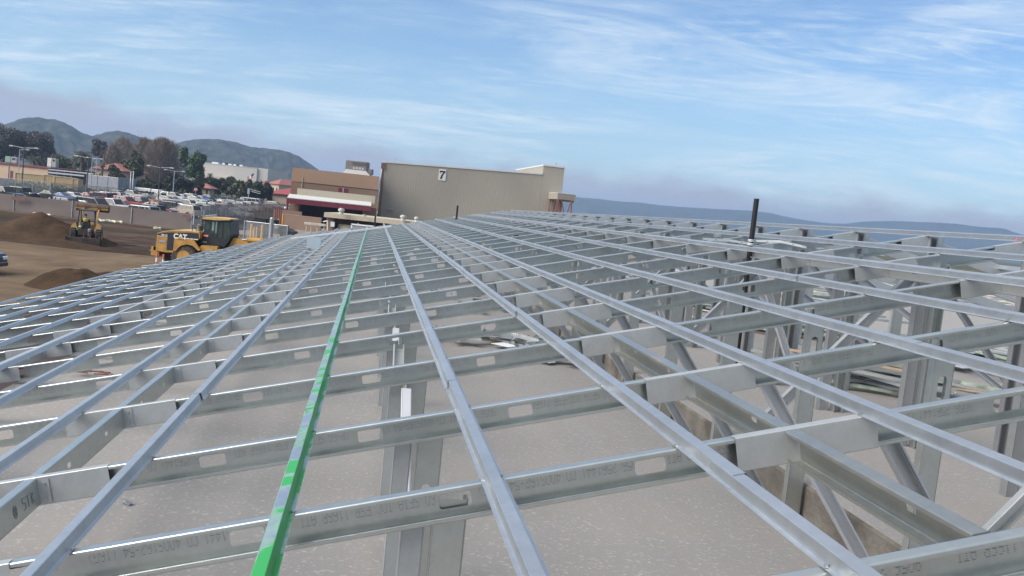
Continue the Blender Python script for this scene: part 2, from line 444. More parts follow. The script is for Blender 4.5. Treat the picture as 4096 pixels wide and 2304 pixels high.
# headers: flush channels that run between the joists
def header(a, open_left, b0, b1, mt, label=None):
    mb = MB(); W, D = 0.040, 0.096
    sgn = 1 if open_left else -1
    bs = [b for b in BJ if b0 <= b <= b1]
    for q0, q1 in zip(bs, bs[1:]):
        p0, p1 = RW(a, q0 + FL + 0.004), RW(a, q1 - 0.006)
        mb.sheet(rounded([(0, -LIP), (0, 0), (sgn * W, 0), (sgn * W, -0.008)], 0.0035, 3), p0, p1, S * E1, S * NN)
        mb.sheet(rounded([(sgn * W, -D + 0.008), (sgn * W, -D), (0, -D), (0, -D + LIP)], 0.0035, 3), p0, p1, S * E1, S * NN)
        L_ = (q1 - 0.006) - (q0 + FL + 0.004)
        base_ = q0 + FL + 0.004
        P = lambda t, y, n: RW(a + sgn * y, base_ + t, n)
        hs = [(c, 0.018, 0.010) for c in (0.27, 0.75) if c < L_ - 0.1]
        web_panel(mb, P, 0, L_, hs, z0=-D + 0.005, z1=-0.005, y=W)
    o = mb.build("header_channel", [mt], frame, base=FB)
    if label: o["label"] = label
header(-1.148, True, 1.5, 33, G)
header(1.262, True, 1.5, 30, GR, "rust stained header channel between the joists")
header(-2.64, True, 3.2, 33, GD)
header(3.40, True, 2.3, 29, GD)
# marker scribble on the near header
mk = MB()
def hm(bb, n_): return RW(-1.148 + 0.0408, bb, n_)
ring = [hm(3.02 + 0.014 * math.cos(R(t)), -0.050 + 0.022 * math.sin(R(t))) for t in range(0, 361, 30)]
mk.path(ring, 0.0012, 4)
for (sb, sn) in ((0.006, -0.042), (0.006, -0.057)):
    mk.path([hm(3.02 + sb * math.cos(R(t)), sn + 0.007 * math.sin(R(t))) for t in range(0, 361, 45)], 0.0011, 4)
for seg in ([(3.105, -0.03), (3.085, -0.026), (3.085, -0.045), (3.105, -0.047), (3.105, -0.066), (3.085, -0.068)], [(3.13, -0.03), (3.13, -0.07)], [(3.118, -0.03), (3.142, -0.032)], [(3.16, -0.07), (3.16, -0.032), (3.178, -0.036), (3.16, -0.05), (3.18, -0.07)]):
    mk.path([hm(*q) for q in seg], 0.0012, 4)
mk.build("marker_writing", [INK], frame, base=FB)

# hat channels
HW_, HT, HHT = 0.0325, 0.0165, 0.034
def hat_prof(g=0.0):
    return rounded([(-HW_ - g, 0.002 + g), (-HT - 0.0045 - g, 0.002 + g), (-HT - g, HHT + g), (HT + g, HHT + g), (HT + 0.0045 + g, 0.002 + g), (HW_ + g, 0.002 + g)], 0.0028, 2, 0.1)
def hat(a, b0, b1, m, first, seglen=3.36, name="hat_channel", label=None, double=False, drift=0.0):
    mb = MB(); q = first; cuts = [b0]
    while q < b1:
        if q > b0: cuts.append(q)
        q += seglen
    cuts.append(b1)
    for i, (c0, c1) in enumerate(zip(cuts, cuts[1:])):
        g = 0.0009 if i % 2 else 0.0
        off = random.uniform(-0.003, 0.003)
        e1_ = c1 + (0.14 if c1 < b1 else 0)
        mb.sheet(hat_prof(g), RW(a + off, c0, 0.001), RW(a + off + drift, e1_, 0.001), S * E1, S * NN, segs=5)
        # knurl lines pressed into the top
        for u in ():
            mb.sheet([(u - 0.0007, HHT + g), (u, HHT + g + 0.0004), (u + 0.0007, HHT + g)], RW(a + off, c0, 0.001), RW(a + off + drift, e1_, 0.001), S * E1, S * NN)
    if double:
        mb.sheet(hat_prof(0.0022), RW(a - 0.030, b0, 0.004), RW(a - 0.034, b1, 0.004), S * E1, S * NN, segs=5)
    # a screw through each lip at every joist
    for b in BJ:
        if b0 < b < min(b1, 14):
            for s_ in (-1, 1):
                p = RW(a + s_ * 0.0265, b + 0.016, 0.004); mb.tube(p, p + NN * 0.006, 0.0055, 6, 1)
    o = mb.build(name, [m, SCREW], frame, base=FB)
    if label: o["label"] = label
    return o
hat(-0.175, 0.5, 26.9, GG, 3.5, label="hat channel sprayed green on one side")
hat(-0.175, 27.05, 32.4, GT, 40)
hat(0.40, 0.5, 32.6, GT, 3.62)
hat(0.965, 0.5, 30.4, GT, 2.0)
hat(1.535, 0.5, 30.4, GT, 4.1)
hat(2.105, 0.5, 30.0, GT, 3.0)
hat(2.685, 0.5, 29.7, GT, 5.1)
hat(3.265, 0.5, 29.2, GT, 3.35)
hat(3.845, 0.5, 28.7, GT, 6.0)
hat(4.455, 0.5, 28.4, GT, 5.3)
hat(-0.745, 0.5, 33.5, GT, 4.2)
hat(-1.315, 1.0, 18.3, GT, 6.0)
hat(-1.315, 19.2, 34.2, GT, 22.0)
hat(-1.895, 1.5, 21.8, GT, 8.4)
hat(-1.90, 21.9, 34.8, GT, 25.0)
hat(-2.47, 2.0, 9.25, GT, 30)
hat(-3.10, 3.0, 7.4, GT, 30)
hat(-3.08, 7.7, 34.0, GT, 19.5, drift=0.01)
hat(-3.68, 4.0, 33.8, GT, 9.6)
hat(-4.28, 4.0, 29.5, GT, 13.2)
hat(-4.88, 4.0, 28.0, GT, 11.2)
hat(-5.50, 4.0, 21.2, GT, 12.9)

# posts, columns, braces under the joists
def stud(mb, p0, p1, width_dir, wid, dep_dir, dep, lipl=0.012, slot=None, m=0):
    """C stud from p0 to p1; web spans width_dir, flanges go along dep_dir"""
    h = wid / 2
    mb.sheet(rounded([(-h + lipl, dep), (-h, dep), (-h, 0), (-h + 0.006, 0)], 0.003, 2), p0, p1, width_dir, dep_dir, m)
    mb.sheet(rounded([(h - lipl, dep), (h, dep), (h, 0), (h - 0.006, 0)], 0.003, 2), p0, p1, width_dir, dep_dir, m)
    p0, p1 = Vector(p0), Vector(p1); L_ = (p1 - p0).length; d = (p1 - p0).normalized(); wd = Vector(width_dir)
    cur = 0.0; cs = []
    if slot:
        q = slot
        while q < L_ - 0.1: cs.append(q); q += 0.61
    def qd(t0, t1, u0, u1): mb.add([p0 + d * t0 + wd * u0, p0 + d * t0 + wd * u1, p0 + d * t1 + wd * u1, p0 + d * t1 + wd * u0], [(0, 1, 2, 3)], m)
    hw, hl = min(0.020, h * 0.45), 0.055
    for c in cs:
        if c - hl < cur: continue
        qd(cur, c - hl, -h + 0.003, h - 0.003)
        # slot with rounded ends
        ring = []
        for k in range(5): t = R(180 * k / 4); ring.append((hw * math.cos(t), hl - hw + hw * math.sin(t)))
        for k in range(5): t = R(180 + 180 * k / 4); ring.append((hw * math.cos(t), -hl + hw + hw * math.sin(t)))
        out = [(h - 0.003, hl), (-h + 0.003, hl), (-h + 0.003, -hl), (h - 0.003, -hl)]
        vs = [p0 + d * (c + v) + wd * u for u, v in ring] + [p0 + d * (c + v) + wd * u for u, v in out]
        mb.add(vs, [(0, 1, 2, 10), (2, 3, 4, 11), (10, 2, 11), (5, 6, 7, 12), (7, 8, 9, 13), (12, 7, 13), (4, 5, 12, 11), (9, 0, 10, 13)], m)
        cur = c + hl
    qd(cur, L_, -h + 0.003, h - 0.003)
UPZ = Vector((0, 0, 1))
def zroof(ah, b):
    a = ah / math.cos(SLOPE); p = RW(a, b, -DEP); return p.z
def post(ah, b, wid=0.095, low=None, slot=0.35, dy=0.0, m=None, name="stud_post", flip=False, ttop=None, dep=0.045):
    zl = zsl(ah, b)
    p = HW(ah, b + dy, 0); zt = zroof(ah, b) + 0.05 if ttop is None else ttop
    mb = MB(); stud(mb, (p.x, p.y, zl), (p.x, p.y, zt), e1h, wid, e2h * (-1 if flip else 1), dep, slot=slot)
    return mb.build(name, [m or G], frame, base=FB)
NT = 20
nbr = 0
for j, b in enumerate(BJ[1:NT + 1], 1):
    bh = b  # level distance along the run
    # bearing wall under the first bays
    post(0.285, bh, 0.105, dy=0.045, slot=0.42)
    if j < 14: post(0.185, bh, 0.070, dy=0.055, slot=None, m=GD)
    # interior truss webs
    post(2.36, bh, 0.10, dy=0.045, slot=0.42)
# built up columns under the ridge side bays
for j, b in enumerate(BJ[1:20], 1):
    mb = MB()
    for k, da in enumerate((-0.05, 0.04)):
        p = HW(3.72 + da, b + 0.05, 0); zl = zsl(3.7, b)
        stud(mb, (p.x, p.y, zl), (p.x, p.y, zroof(3.72, b) + 0.04), e1h, 0.085, e2h * (-1 if k else 1), 0.06, m=k)
    mb.build("built_up_column", [GDK, G], frame, base=FB)
def brace(p0, p1, wdir, wid=0.055, dep=0.032, m=None, name="diagonal_brace", flip=1):
    mb = MB(); d = (Vector(p1) - Vector(p0)).normalized(); wd = Vector(wdir); wd = (wd - d * wd.dot(d)).normalized()
    dd = d.cross(wd) * flip
    stud(mb, p0, p1, wd, wid, dd, dep, 0.008)
    return mb.build(name, [m or GT], frame, base=FB)
WT = mat("white_coated_steel", (0.66, 0.68, 0.71), 0.40, metal=0.6, var=0.05)
for j, b in enumerate(BJ[:16]):
    # kicker from a joist back down to the slab in the bearing wall
    if j >= 2:
        z1 = zroof(0.15, b) + 0.0
        q0 = HW(0.232, b - 0.02, 0); q1 = HW(0.245, b - 0.02 - 0.82, 0)
        if j % 2 == 1 or j == 3 or j > 6: brace((q0.x, q0.y, z1), (q1.x, q1.y, zsl(.2, b) + 0.01), e1h, 0.052, 0.03, WT if j in (3, 5) else GT, flip=-1)
    if j % 2 == 0 and j > 3:
        q0 = HW(0.22, b, 0); q1 = HW(0.22, b - 0.55, 0); brace((q0.x, q0.y, zroof(.22, b)), (q1.x, q1.y, 6 + S * Z_LOW + 0.35), e1h, 0.07, 0.04, GD)
    # diagonals of the interior trusses, in the plane of each joist
    if 1 <= j <= 15:
        bb = b + 0.075
        q0 = HW(1.58, bb, 0); q1 = HW(2.27, bb, 0)
        brace((q0.x, q0.y, zroof(1.58, b) + 0.02), (q1.x, q1.y, zsl(2.2, b) + 0.02), e1h, 0.060, 0.035, WT if j == 2 else GT)
        q0 = HW(3.62, bb, 0); q1 = HW(2.60, bb, 0)
        if j % 2 == 0: brace((q0.x, q0.y, zroof(3.62, b)), (q1.x, q1.y, zsl(2.6, b) + 0.05), e1h, 0.075, 0.04, GD)
        q0 = HW(3.0, bb, 0); q1 = HW(3.5, bb, 0)
        if j % 3 == 2: brace((q0.x, q0.y, zroof(3.0, b)), (q1.x, q1.y, zsl(3.5, b) + 0.02), e1h, 0.06, 0.035, WT)
# ridge: king posts, and the top chords of the far slope
for j, b in enumerate(BJ[:28]):
    if b > 29: break
    ra = RIDGE_A * math.cos(SLOPE)
    zr = RW(RIDGE_A, b).z - 0.01
    mb = MB()
    for k, da in enumerate((-0.045, 0.03)):
        p = HW(ra + 0.075 + da, b + 0.02, 0)
        low = zr - (0.36 if j > 12 else 6)
        stud(mb, (p.x, p.y, max(low, zsl(4, b))), (p.x, p.y, zr), e1h, 0.075, e2h * (1 if k else -1), 0.045, m=k)
    mb.build("king_post", [GDK, GD], frame, base=FB)
    mb = MB(); p0 = HW(ra + 0.02, b + 0.10, 0); p0.z = zr
    end = 2.9 if j < 18 else 1.6
    p1 = HW(ra + 0.02 + end, b + 0.10, 0); p1.z = zr - end * S * math.tan(SLOPE)
    d = (p1 - p0).normalized(); nn = e2h.cross(d); nn = nn if nn.z > 0 else -nn
    # open side turned away, plain web to the camera
    mb.sheet(rounded([(FL, -LIP), (FL, 0), (0, 0), (0, -DEP), (FL, -DEP), (FL, -DEP + LIP)], 0.0035, 2), p0, p1, S * e2h, S * nn)
    mb.build("rear_slope_chord", [GD], frame, base=FB)
for j, b in enumerate(BJ[1:17], 1):
    mb = MB(); da = 1.25 if j % 2 else 1.9
    ra = RIDGE_A * math.cos(SLOPE) + da; p = HW(ra, b + 0.05, 0); zt__ = RW(RIDGE_A, b).z - da * S * math.tan(SLOPE) - 0.08
    stud(mb, (p.x, p.y, zsl(5, b)), (p.x, p.y, zt__), e1h, 0.10, e2h, 0.05, slot=0.4)
    mb.build("rear_post", [G if j % 2 else GD], frame, base=FB)
    q0 = HW(RIDGE_A * math.cos(SLOPE) + 0.1, b + 0.08, 0); q1 = HW(ra - 0.05, b + 0.08, 0)
    brace((q0.x, q0.y, zt__ + 0.12), (q1.x, q1.y, zsl(5, b) + 0.05), e1h, 0.06, 0.035, GT if j % 3 else WT)
for k, a in enumerate((0.75, 1.9)):
    ra = RIDGE_A * math.cos(SLOPE) + a
    mb = MB(); z = RW(RIDGE_A, 6).z - a * S * math.tan(SLOPE) - 0.02
    q0 = HW(ra, 2.5, 0); q1 = HW(ra, 22, 0)
    mb.sheet(hat_prof(), (q0.x, q0.y, z), (q1.x, q1.y, z - 0.1), S * e1h, S * UPZ)
    mb.build("rear_slope_channel", [GT], frame, base=FB)

# ------------------------------------------------------------------ the storey below: slabs, step, eave shade sheet, walls
CONC = bpy.data.materials.new("slab_concrete"); CONC.use_nodes = True
t = CONC.node_tree; p = t.nodes["Principled BSDF"]; g = t.nodes.new("ShaderNodeNewGeometry")
def nz(scale, det=6, rough=0.6, dist=0.0):
    n = t.nodes.new("ShaderNodeTexNoise"); n.inputs["Scale"].default_value = scale; n.inputs["Detail"].default_value = det; n.inputs["Roughness"].default_value = rough; n.inputs["Distortion"].default_value = dist
    t.links.new(g.outputs["Position"], n.inputs[0]); return n.outputs[0]
f1 = nz(44, 5, 0.62, 0.0); f2 = nz(1.3, 5); f3 = nz(150, 3)
fleck = t.nodes.new("ShaderNodeMapRange"); fleck.inputs[1].default_value = 0.56; fleck.inputs[2].default_value = 0.66; t.links.new(f1, fleck.inputs[0])
c = mixc(fleck.outputs[0], (0.262, 0.257, 0.250), (0.39, 0.384, 0.375), t)
c = mixc(math_("MULTIPLY", f3, 0.25, tree=t), c, (0.20, 0.192, 0.184), t)
st = t.nodes.new("ShaderNodeMapRange"); st.inputs[1].default_value = 0.42; st.inputs[2].default_value = 0.70; st.inputs[4].default_value = 0.5; t.links.new(f2, st.inputs[0])
c = mixc(st.outputs[0], c, (0.285, 0.258, 0.235), t)
t.links.new(c, p.inputs["Base Color"]); p.inputs["Roughness"].default_value = 0.8
bp = t.nodes.new("ShaderNodeBump"); bp.inputs["Strength"].default_value = 0.25; bp.inputs["Distance"].default_value = 0.01; t.links.new(f1, bp.inputs["Height"]); t.links.new(bp.outputs[0], p.inputs["Normal"])
STEPM = mat("stained_step_concrete", (0.185, 0.170, 0.148), 0.9, var=0.4, vscale=3.2, bump=0.5, bscale=25, col2=(0.065, 0.057, 0.049))
DARK = mat("dark_eave_shade", (0.060, 0.045, 0.045), 0.9, var=0.3, vscale=2.0)  # dark brown carries the shade below the open eave
BOARD = mat("grey_sheathing_board", (0.30, 0.29, 0.26), 0.85, var=0.1)

storey = thing("lower_storey", "concrete upper storey floor with a low step under the steel roof frame", "building", HW(2, 16, -5.6))
storey.location.z = 0
SB = storey.location.copy()
def hquad(mb, a0, a1, b0, b1, z, m=0):
    mb.add([(*HW(a0, b0, z).xy, 6 + S * z), (*HW(a1, b0, z).xy, 6 + S * z), (*HW(a1, b1, z).xy, 6 + S * z), (*HW(a0, b1, z).xy, 6 + S * z)], [(0, 1, 2, 3)], m)
def hbox(mb, a0, a1, b0, b1, z0, z1, m=0, tilt=False):
    """box in roof axes, z in metres"""
    vs = [(*HW(a, b, 0).xy, z + (S * (b - 4) * SB_ if tilt else 0)) for z in (z0, z1) for (a, b) in ((a0, b0), (a1, b0), (a1, b1), (a0, b1))]
    mb.add(vs, [(3, 2, 1, 0), (4, 5, 6, 7), (0, 1, 5, 4), (1, 2, 6, 5), (2, 3, 7, 6), (3, 0, 4, 7)], m)
zl, zu = 6 + S * Z_LOW, 6 + S * Z_UP
mb = MB(); hbox(mb, -2.33, STEP_A, -4, 34.0, zl - 0.25, zl, tilt=True); mb.build("floor_slab", [CONC], storey, base=SB)
mb = MB(); hbox(mb, STEP_A + 0.012, 15.0, -4, 30.0, zl - 0.25, zu, tilt=True); mb.build("raised_floor_slab", [CONC], storey, base=SB)
# formed face of the step, a little uneven along its foot
mb = MB(); vs = []; n_ = 120
for i in range(n_ + 1):
    b_ = -4 + 34.0 * i / n_
    for k, (da, z_) in enumerate(((-0.012 + random.uniform(-.010, .006), zl + 0.001), (0.0, zl + 0.03), (0.0, zu - 0.012), (0.012, zu + 0.003))):
        q = HW(STEP_A + da, b_, 0); vs.append((q.x, q.y, z_ + S * (b_ - 4) * SB_))
mb.add(vs, [(i * 4 + k, i * 4 + k + 1, i * 4 + k + 5, i * 4 + k + 4) for i in range(n_) for k in range(3)])
mb.build("step_face", [STEPM], storey, base=SB)
ze = RW(-5.62, 8, -0.12).z
mb = MB(); hbox(mb, -5.15, -2.34, -4, 24.0, ze - 0.06, ze - 0.02, tilt=True); mb.build("eave_shade_sheet", [DARK], storey, base=SB)  # added dark sheet, stands in for shade between the eave joists
mb = MB(); hbox(mb, -2.33, 14.9, -3.9, 33.9, 0.0, zl - 0.60); mb.build("outer_wall", [BOARD], storey, base=SB)

# ================================================================== GROUND, HILLS
def ground_mat(name, cols, scale, rough=0.95, ruts=0.0, bump=0.3):
    m = bpy.data.materials.new(name); m.use_nodes = True; t = m.node_tree; p = t.nodes["Principled BSDF"]
    g = t.nodes.new("ShaderNodeNewGeometry")
    def nz(s_, det=7, dist=0.4, st=None):
        src = g.outputs["Position"]
        if st:
            mp = t.nodes.new("ShaderNodeMapping"); mp.inputs["Scale"].default_value = st[0]; mp.inputs["Rotation"].default_value = (0, 0, R(st[1])); t.links.new(src, mp.inputs[0]); src = mp.outputs[0]
        n = t.nodes.new("ShaderNodeTexNoise"); n.inputs["Scale"].default_value = s_; n.inputs["Detail"].default_value = det; n.inputs["Distortion"].default_value = dist; n.inputs["Roughness"].default_value = 0.62
        t.links.new(src, n.inputs[0]); return n.outputs[0]
    a = nz(scale)
    k = len(cols) - 1
    c = ramp(a, [(0.33 + 0.34 * i / k, q) for i, q in enumerate(cols)], t)
    if ruts:
        r1 = nz(1.0, 6, 0.6, ((0.05, 0.9, 1), 8)); rr = t.nodes.new("ShaderNodeMapRange"); rr.inputs[1].default_value = 0.53; rr.inputs[2].default_value = 0.62; rr.inputs[4].default_value = ruts; t.links.new(r1, rr.inputs[0])
        c = mixc(rr.outputs[0], c, cols[0], t)
        r2 = nz(1.0, 6, 0.6, ((0.9, 0.08, 1), -28)); rr = t.nodes.new("ShaderNodeMapRange"); rr.inputs[1].default_value = 0.58; rr.inputs[2].default_value = 0.66; rr.inputs[4].default_value = ruts * 0.7; t.links.new(r2, rr.inputs[0])
        c = mixc(rr.outputs[0], c, tuple(q * 1.2 for q in cols[-1]), t)
    f = nz(9, 8, 0.3); c = mixc(math_("MULTIPLY", f, 0.22, tree=t), c, tuple(q * 0.45 for q in cols[0]), t)
    t.links.new(c, p.inputs["Base Color"]); p.inputs["Roughness"].default_value = rough; p.inputs["Specular IOR Level"].default_value = 0.08
    b = t.nodes.new("ShaderNodeBump"); b.inputs["Strength"].default_value = bump; b.inputs["Distance"].default_value = 0.15; t.links.new(nz(2.2, 9), b.inputs["Height"]); t.links.new(b.outputs[0], p.inputs["Normal"])
    MATS[name] = m
    return m
GRASSLAND = ground_mat("valley_ground", [(0.07, 0.075, 0.035), (0.12, 0.11, 0.06)], 0.02)
DIRT = ground_mat("tan_dirt", [(0.105, 0.075, 0.050), (0.150, 0.110, 0.074), (0.190, 0.142, 0.096)], 0.22, ruts=0.55)
BROWN = ground_mat("brown_dirt", [(0.032, 0.022, 0.016), (0.058, 0.040, 0.028), (0.105, 0.076, 0.054)], 0.16, ruts=0.6)
MUD = ground_mat("dark_mud", [(0.045, 0.028, 0.02), (0.10, 0.065, 0.042)], 0.6, rough=0.8, bump=0.8)
SOIL = ground_mat("dark_soil", [(0.040, 0.026, 0.017), (0.080, 0.052, 0.032)], 0.5, bump=0.7)
ASPH = ground_mat("asphalt", [(0.055, 0.055, 0.06), (0.085, 0.085, 0.088)], 0.15, bump=0.05)
APRON = ground_mat("worn_concrete", [(0.19, 0.165, 0.14), (0.26, 0.23, 0.20)], 0.15, bump=0.05)
LAWN = ground_mat("lawn", [(0.07, 0.10, 0.03), (0.13, 0.15, 0.05)], 0.4)
def flat(name, pts, m, z, kind="structure", label=None, grid=False):
    mb = MB(); mb.add([(p.x, p.y, z) if hasattr(p, "x") else (p[0], p[1], z) for p in pts], [tuple(range(len(pts)))])
    o = mb.build(name, m, None, base=(0, 0, 0)); return tag(o, kind=kind)
mb = MB(); R_ = 9000; nn_ = 24
mb.add([(-R_ + 2 * R_ * i / nn_, -1500 + (R_ * 1.25) * k / nn_, 0) for k in range(nn_ + 1) for i in range(nn_ + 1)], [(k * (nn_ + 1) + i, k * (nn_ + 1) + i + 1, (k + 1) * (nn_ + 1) + i + 1, (k + 1) * (nn_ + 1) + i) for k in range(nn_) for i in range(nn_)])
tag(mb.build("ground", GRASSLAND, None, base=(0, 0, 0)), kind="structure")
FL0, FR0 = gx(-260, 99), gx(765, 97)
flat("dirt_yard", [(-140, 8), (60, 8), (60, 70), (20, 96), (FR0.x, FR0.y), (FL0.x, FL0.y), (-150, 99)], DIRT, 0.02)
flat("churned_dirt", [(-150, 72), (-60, 64), (-30, 62), (-10, 66), (8, 80), (FR0.x - 2, FR0.y - 1.5), (FL0.x, FL0.y - 2)], BROWN, 0.035)
flat("parking_lot", [(-230, 99.5), (FR0.x + 1, 98), (FR0.x + 1.5, 106), (-30, 130), (-34, 240), (-95, 300), (-250, 215)], ASPH, 0.03)
flat("concrete_apron", [(FR0.x + 1.6, 98), (20, 97), (90, 97), (90, 175), (-33, 215), (-29.5, 130), (FR0.x + 2, 106)], APRON, 0.04)
flat("road", [(-95, 242), (20, 235), (20, 262), (-40, 275), (-130, 290)], ASPH, 0.045)
flat("lawn", [(-60, 258), (-46, 252), (-46, 262), (-72, 275)], LAWN, 0.08)

def vnoise(x, y, seed=0):
    def h(i, j): return ((math.sin(i * 127.1 + j * 311.7 + seed * 74.7) * 43758.5453) % 1.0)
    i, j = math.floor(x), math.floor(y); fx, fy = x - i, y - j; fx = fx * fx * (3 - 2 * fx); fy = fy * fy * (3 - 2 * fy)
    return (h(i, j) * (1 - fx) + h(i + 1, j) * fx) * (1 - fy) + (h(i, j + 1) * (1 - fx) + h(i + 1, j + 1) * fx) * fy
def fbm(x, y, seed=0, o=4):
    s_ = 0; a = 0.5
    for k in range(o): s_ += a * (vnoise(x, y, seed + k) - 0.5); x *= 2.1; y *= 2.1; a *= 0.5
    return s_
def ridge_profile(pts, D):
    """skyline pixels -> (x, height) at distance D"""
    return [(at(x, y, D).x, at(x, y, D).z) for x, y in pts]
def hill(name, pts, D, depth, m, seed, kind="structure", nx=150, ny=26, relief=0.16):
    pr = ridge_profile(pts, D); x0, x1 = pr[0][0], pr[-1][0]
    def H(x):
        if x <= pr[0][0]: return pr[0][1]
        for (a, ha), (b, hb) in zip(pr, pr[1:]):
            if x <= b:
                t = (x - a) / (b - a); return ha + (hb - ha) * t
        return pr[-1][1]
    hs = [H(x0 + (x1 - x0) * i / nx) for i in range(nx + 1)]
    hs = [sum(hs[max(0, min(nx, i + k))] for k in (-1, 0, 1)) / 3 for i in range(nx + 1)]
    vs = []
    for k in range(ny + 1):
        t = -1 + 1.6 * k / ny                    # -1 foot, 0 crest, 0.6 behind
        for i in range(nx + 1):
            x = x0 + (x1 - x0) * i / nx; y = D + t * depth
            fall = 1 - abs(t) ** 1.35 if t < 0 else 1 - t * t * 0.9
            rel = fbm(x / depth * 5, y / depth * 5, seed, 5) * relief * hs[i] * 2 * min(1, abs(t) * 3)
            gul = -abs(fbm(x / depth * 7 + t * 0.6, t * 1.6, seed + 9, 3)) * 0.35 * hs[i] * min(1, abs(t) * 2.5)
            crest = fbm(x / 9.0, 3.0, seed + 3, 2) * hs[i] * 0.014 + fbm(x / 7.0, y / 7.0, seed + 5, 3) * hs[i] * 0.05
            # beyond crest the perspective of the foot pulls sideways a little
            vs.append((x * (y / D), y, max(-0.5, hs[i] * fall * (1 if t < 0 else 1) + rel + gul + crest - (0.5 if k in (0, ny) else 0))))
    mb = MB(); mb.add(vs, [(k * (nx + 1) + i, k * (nx + 1) + i + 1, (k + 1) * (nx + 1) + i + 1, (k + 1) * (nx + 1) + i) for k in range(ny) for i in range(nx)], 0, True)
    o = mb.build(name, m, None, base=(0, D, 0), sharp=None); tag(o, kind=kind); return o
HILL = ground_mat("scrub_hillside", [(0.012, 0.017, 0.014), (0.032, 0.038, 0.029), (0.072, 0.072, 0.054)], 0.05, bump=0.9)
HILLF = ground_mat("far_hillside", [(0.015, 0.024, 0.016), (0.045, 0.05, 0.034)], 0.012, bump=0.9)
hill("hills", [(-420, 520), (-200, 560), (-60, 530), (0, 506), (60, 484), (85, 474), (120, 470), (165, 470), (215, 478), (255, 489), (290, 507), (330, 532), (366, 545), (395, 538), (430, 526), (470, 523), (505, 529), (560, 548), (610, 560), (660, 572), (720, 600), (800, 640), (900, 680)], 1500, 210, HILL, 3, relief=0.16, nx=260, ny=60)
hill("hills", [(560, 640), (640, 600), (690, 578), (740, 563), (800, 555), (870, 556), (930, 564), (985, 582), (1040, 592), (1100, 598), (1150, 606), (1190, 622), (1230, 648), (1290, 690), (1350, 725), (1420, 750), (1520, 775), (1700, 800)], 1750, 230, HILL, 11, relief=0.14, nx=260, ny=60)
hill("hills", [(1300, 760), (1700, 770), (2000, 778), (2230, 780), (2290, 788), (2400, 796), (2480, 806), (2560, 810), (2650, 822), (2760, 830), (2900, 838), (3000, 842), (3080, 852), (3150, 868), (3240, 884), (3330, 895), (3390, 895), (3450, 887), (3540, 884), (3620, 886), (3700, 889), (3790, 893), (3860, 900), (3900, 906), (3960, 910), (4020, 915), (4060, 930), (4096, 940), (4200, 948), (4500, 990)], 4200, 480, HILLF, 23, relief=0.14, nx=300, ny=50)

def mound(name, c, rx, ry, h, m, seed, label, rz=0.0, peak=(0, 0), sharpk=1.25):
    n_ = 46; vs = []
    for k in range(n_ + 1):
        for i in range(n_ + 1):
            u, v = -1 + 2 * i / n_, -1 + 2 * k / n_
            d = math.hypot(u - peak[0] * (1 - abs(u)), v - peak[1] * (1 - abs(v)))
            z = max(0.0, 1 - d ** sharpk) * h + fbm(u * 5, v * 5, seed, 5) * h * 0.30 * max(0, 1 - d * 0.9) + fbm(u * 16, v * 16, seed + 2, 3) * h * 0.08 * max(0, 1.05 - d)
            x, y = u * rx, v * ry
            vs.append((x * math.cos(rz) - y * math.sin(rz), x * math.sin(rz) + y * math.cos(rz), z - 0.03 if d < 1 else -0.06))
    mb = MB(); mb.add(vs, [(k * (n_ + 1) + i, k * (n_ + 1) + i + 1, (k + 1) * (n_ + 1) + i + 1, (k + 1) * (n_ + 1) + i) for k in range(n_) for i in range(n_)], 0, True)
    o = mb.build(name, m, None, sharp=None); o.location = (c[0], c[1], 0.03)
    return tag(o, label, "dirt pile")
c = gp(150, 955); mound("dirt_pile", (c.x, c.y + 1), 5.6, 4.2, 2.1, SOIL, 5, "tall pointed heap of dark soil left of the yellow tractor", peak=(-0.05, 0), sharpk=0.92)
c = gp(255, 982); mound("dirt_pile", (c.x, c.y), 3.6, 1.8, 0.40, SOIL, 8, "low spread of dark soil in front of the tractor blade")
c = gp(255, 1160); mound("dirt_pile", (c.x, c.y + 1), 2.3, 1.8, 0.95, SOIL, 15, "lumpy brown soil heap just beyond the near eave", sharpk=1.9)
c = gp(400, 1128); mound("dirt_pile", (c.x, c.y + 1.5), 1.8, 1.8, 0.40, SOIL, 19, "low dark soil ridge behind the eave, near the lumpy heap", sharpk=1.7)
# churned mud
mb = MB(); n_ = 40; c = gp(520, 968); vs = []
for k in range(n_ + 1):
    for i in range(n_ + 1):
        u, v = -1 + 2 * i / n_, -1 + 2 * k / n_; d = math.hypot(u, v) + fbm(u * 4, v * 4, 3, 4) * 0.9
        vs.append((u * 9, v * 7, 0.22 * max(0, fbm(u * 14, v * 14, 44, 4) + 0.12) - 0.02 if d < 0.92 else -0.1))
mb.add(vs, [(k * (n_ + 1) + i, k * (n_ + 1) + i + 1, (k + 1) * (n_ + 1) + i + 1, (k + 1) * (n_ + 1) + i) for k in range(n_) for i in range(n_)], 0, True)
o = mb.build("mud", MUD, None, sharp=None); o.location = (c.x, c.y, 0.05); tag(o, kind="structure")
WATER = mat("puddle_water", (0.06, 0.05, 0.04), 0.25, var=0.0)
mb = MB(); c = gp(545, 985)
pts = [(0.9 * math.cos(t) * (1 + 0.35 * math.sin(3 * t)), 0.22 * math.sin(t) * (1 + 0.3 * math.cos(2 * t)), 0) for t in [2 * math.pi * i / 24 for i in range(24)]]
mb.add(pts, [tuple(range(24))]); o = mb.build("puddle", WATER); o.location = (c.x, c.y, 0.10); tag(o, kind="structure")

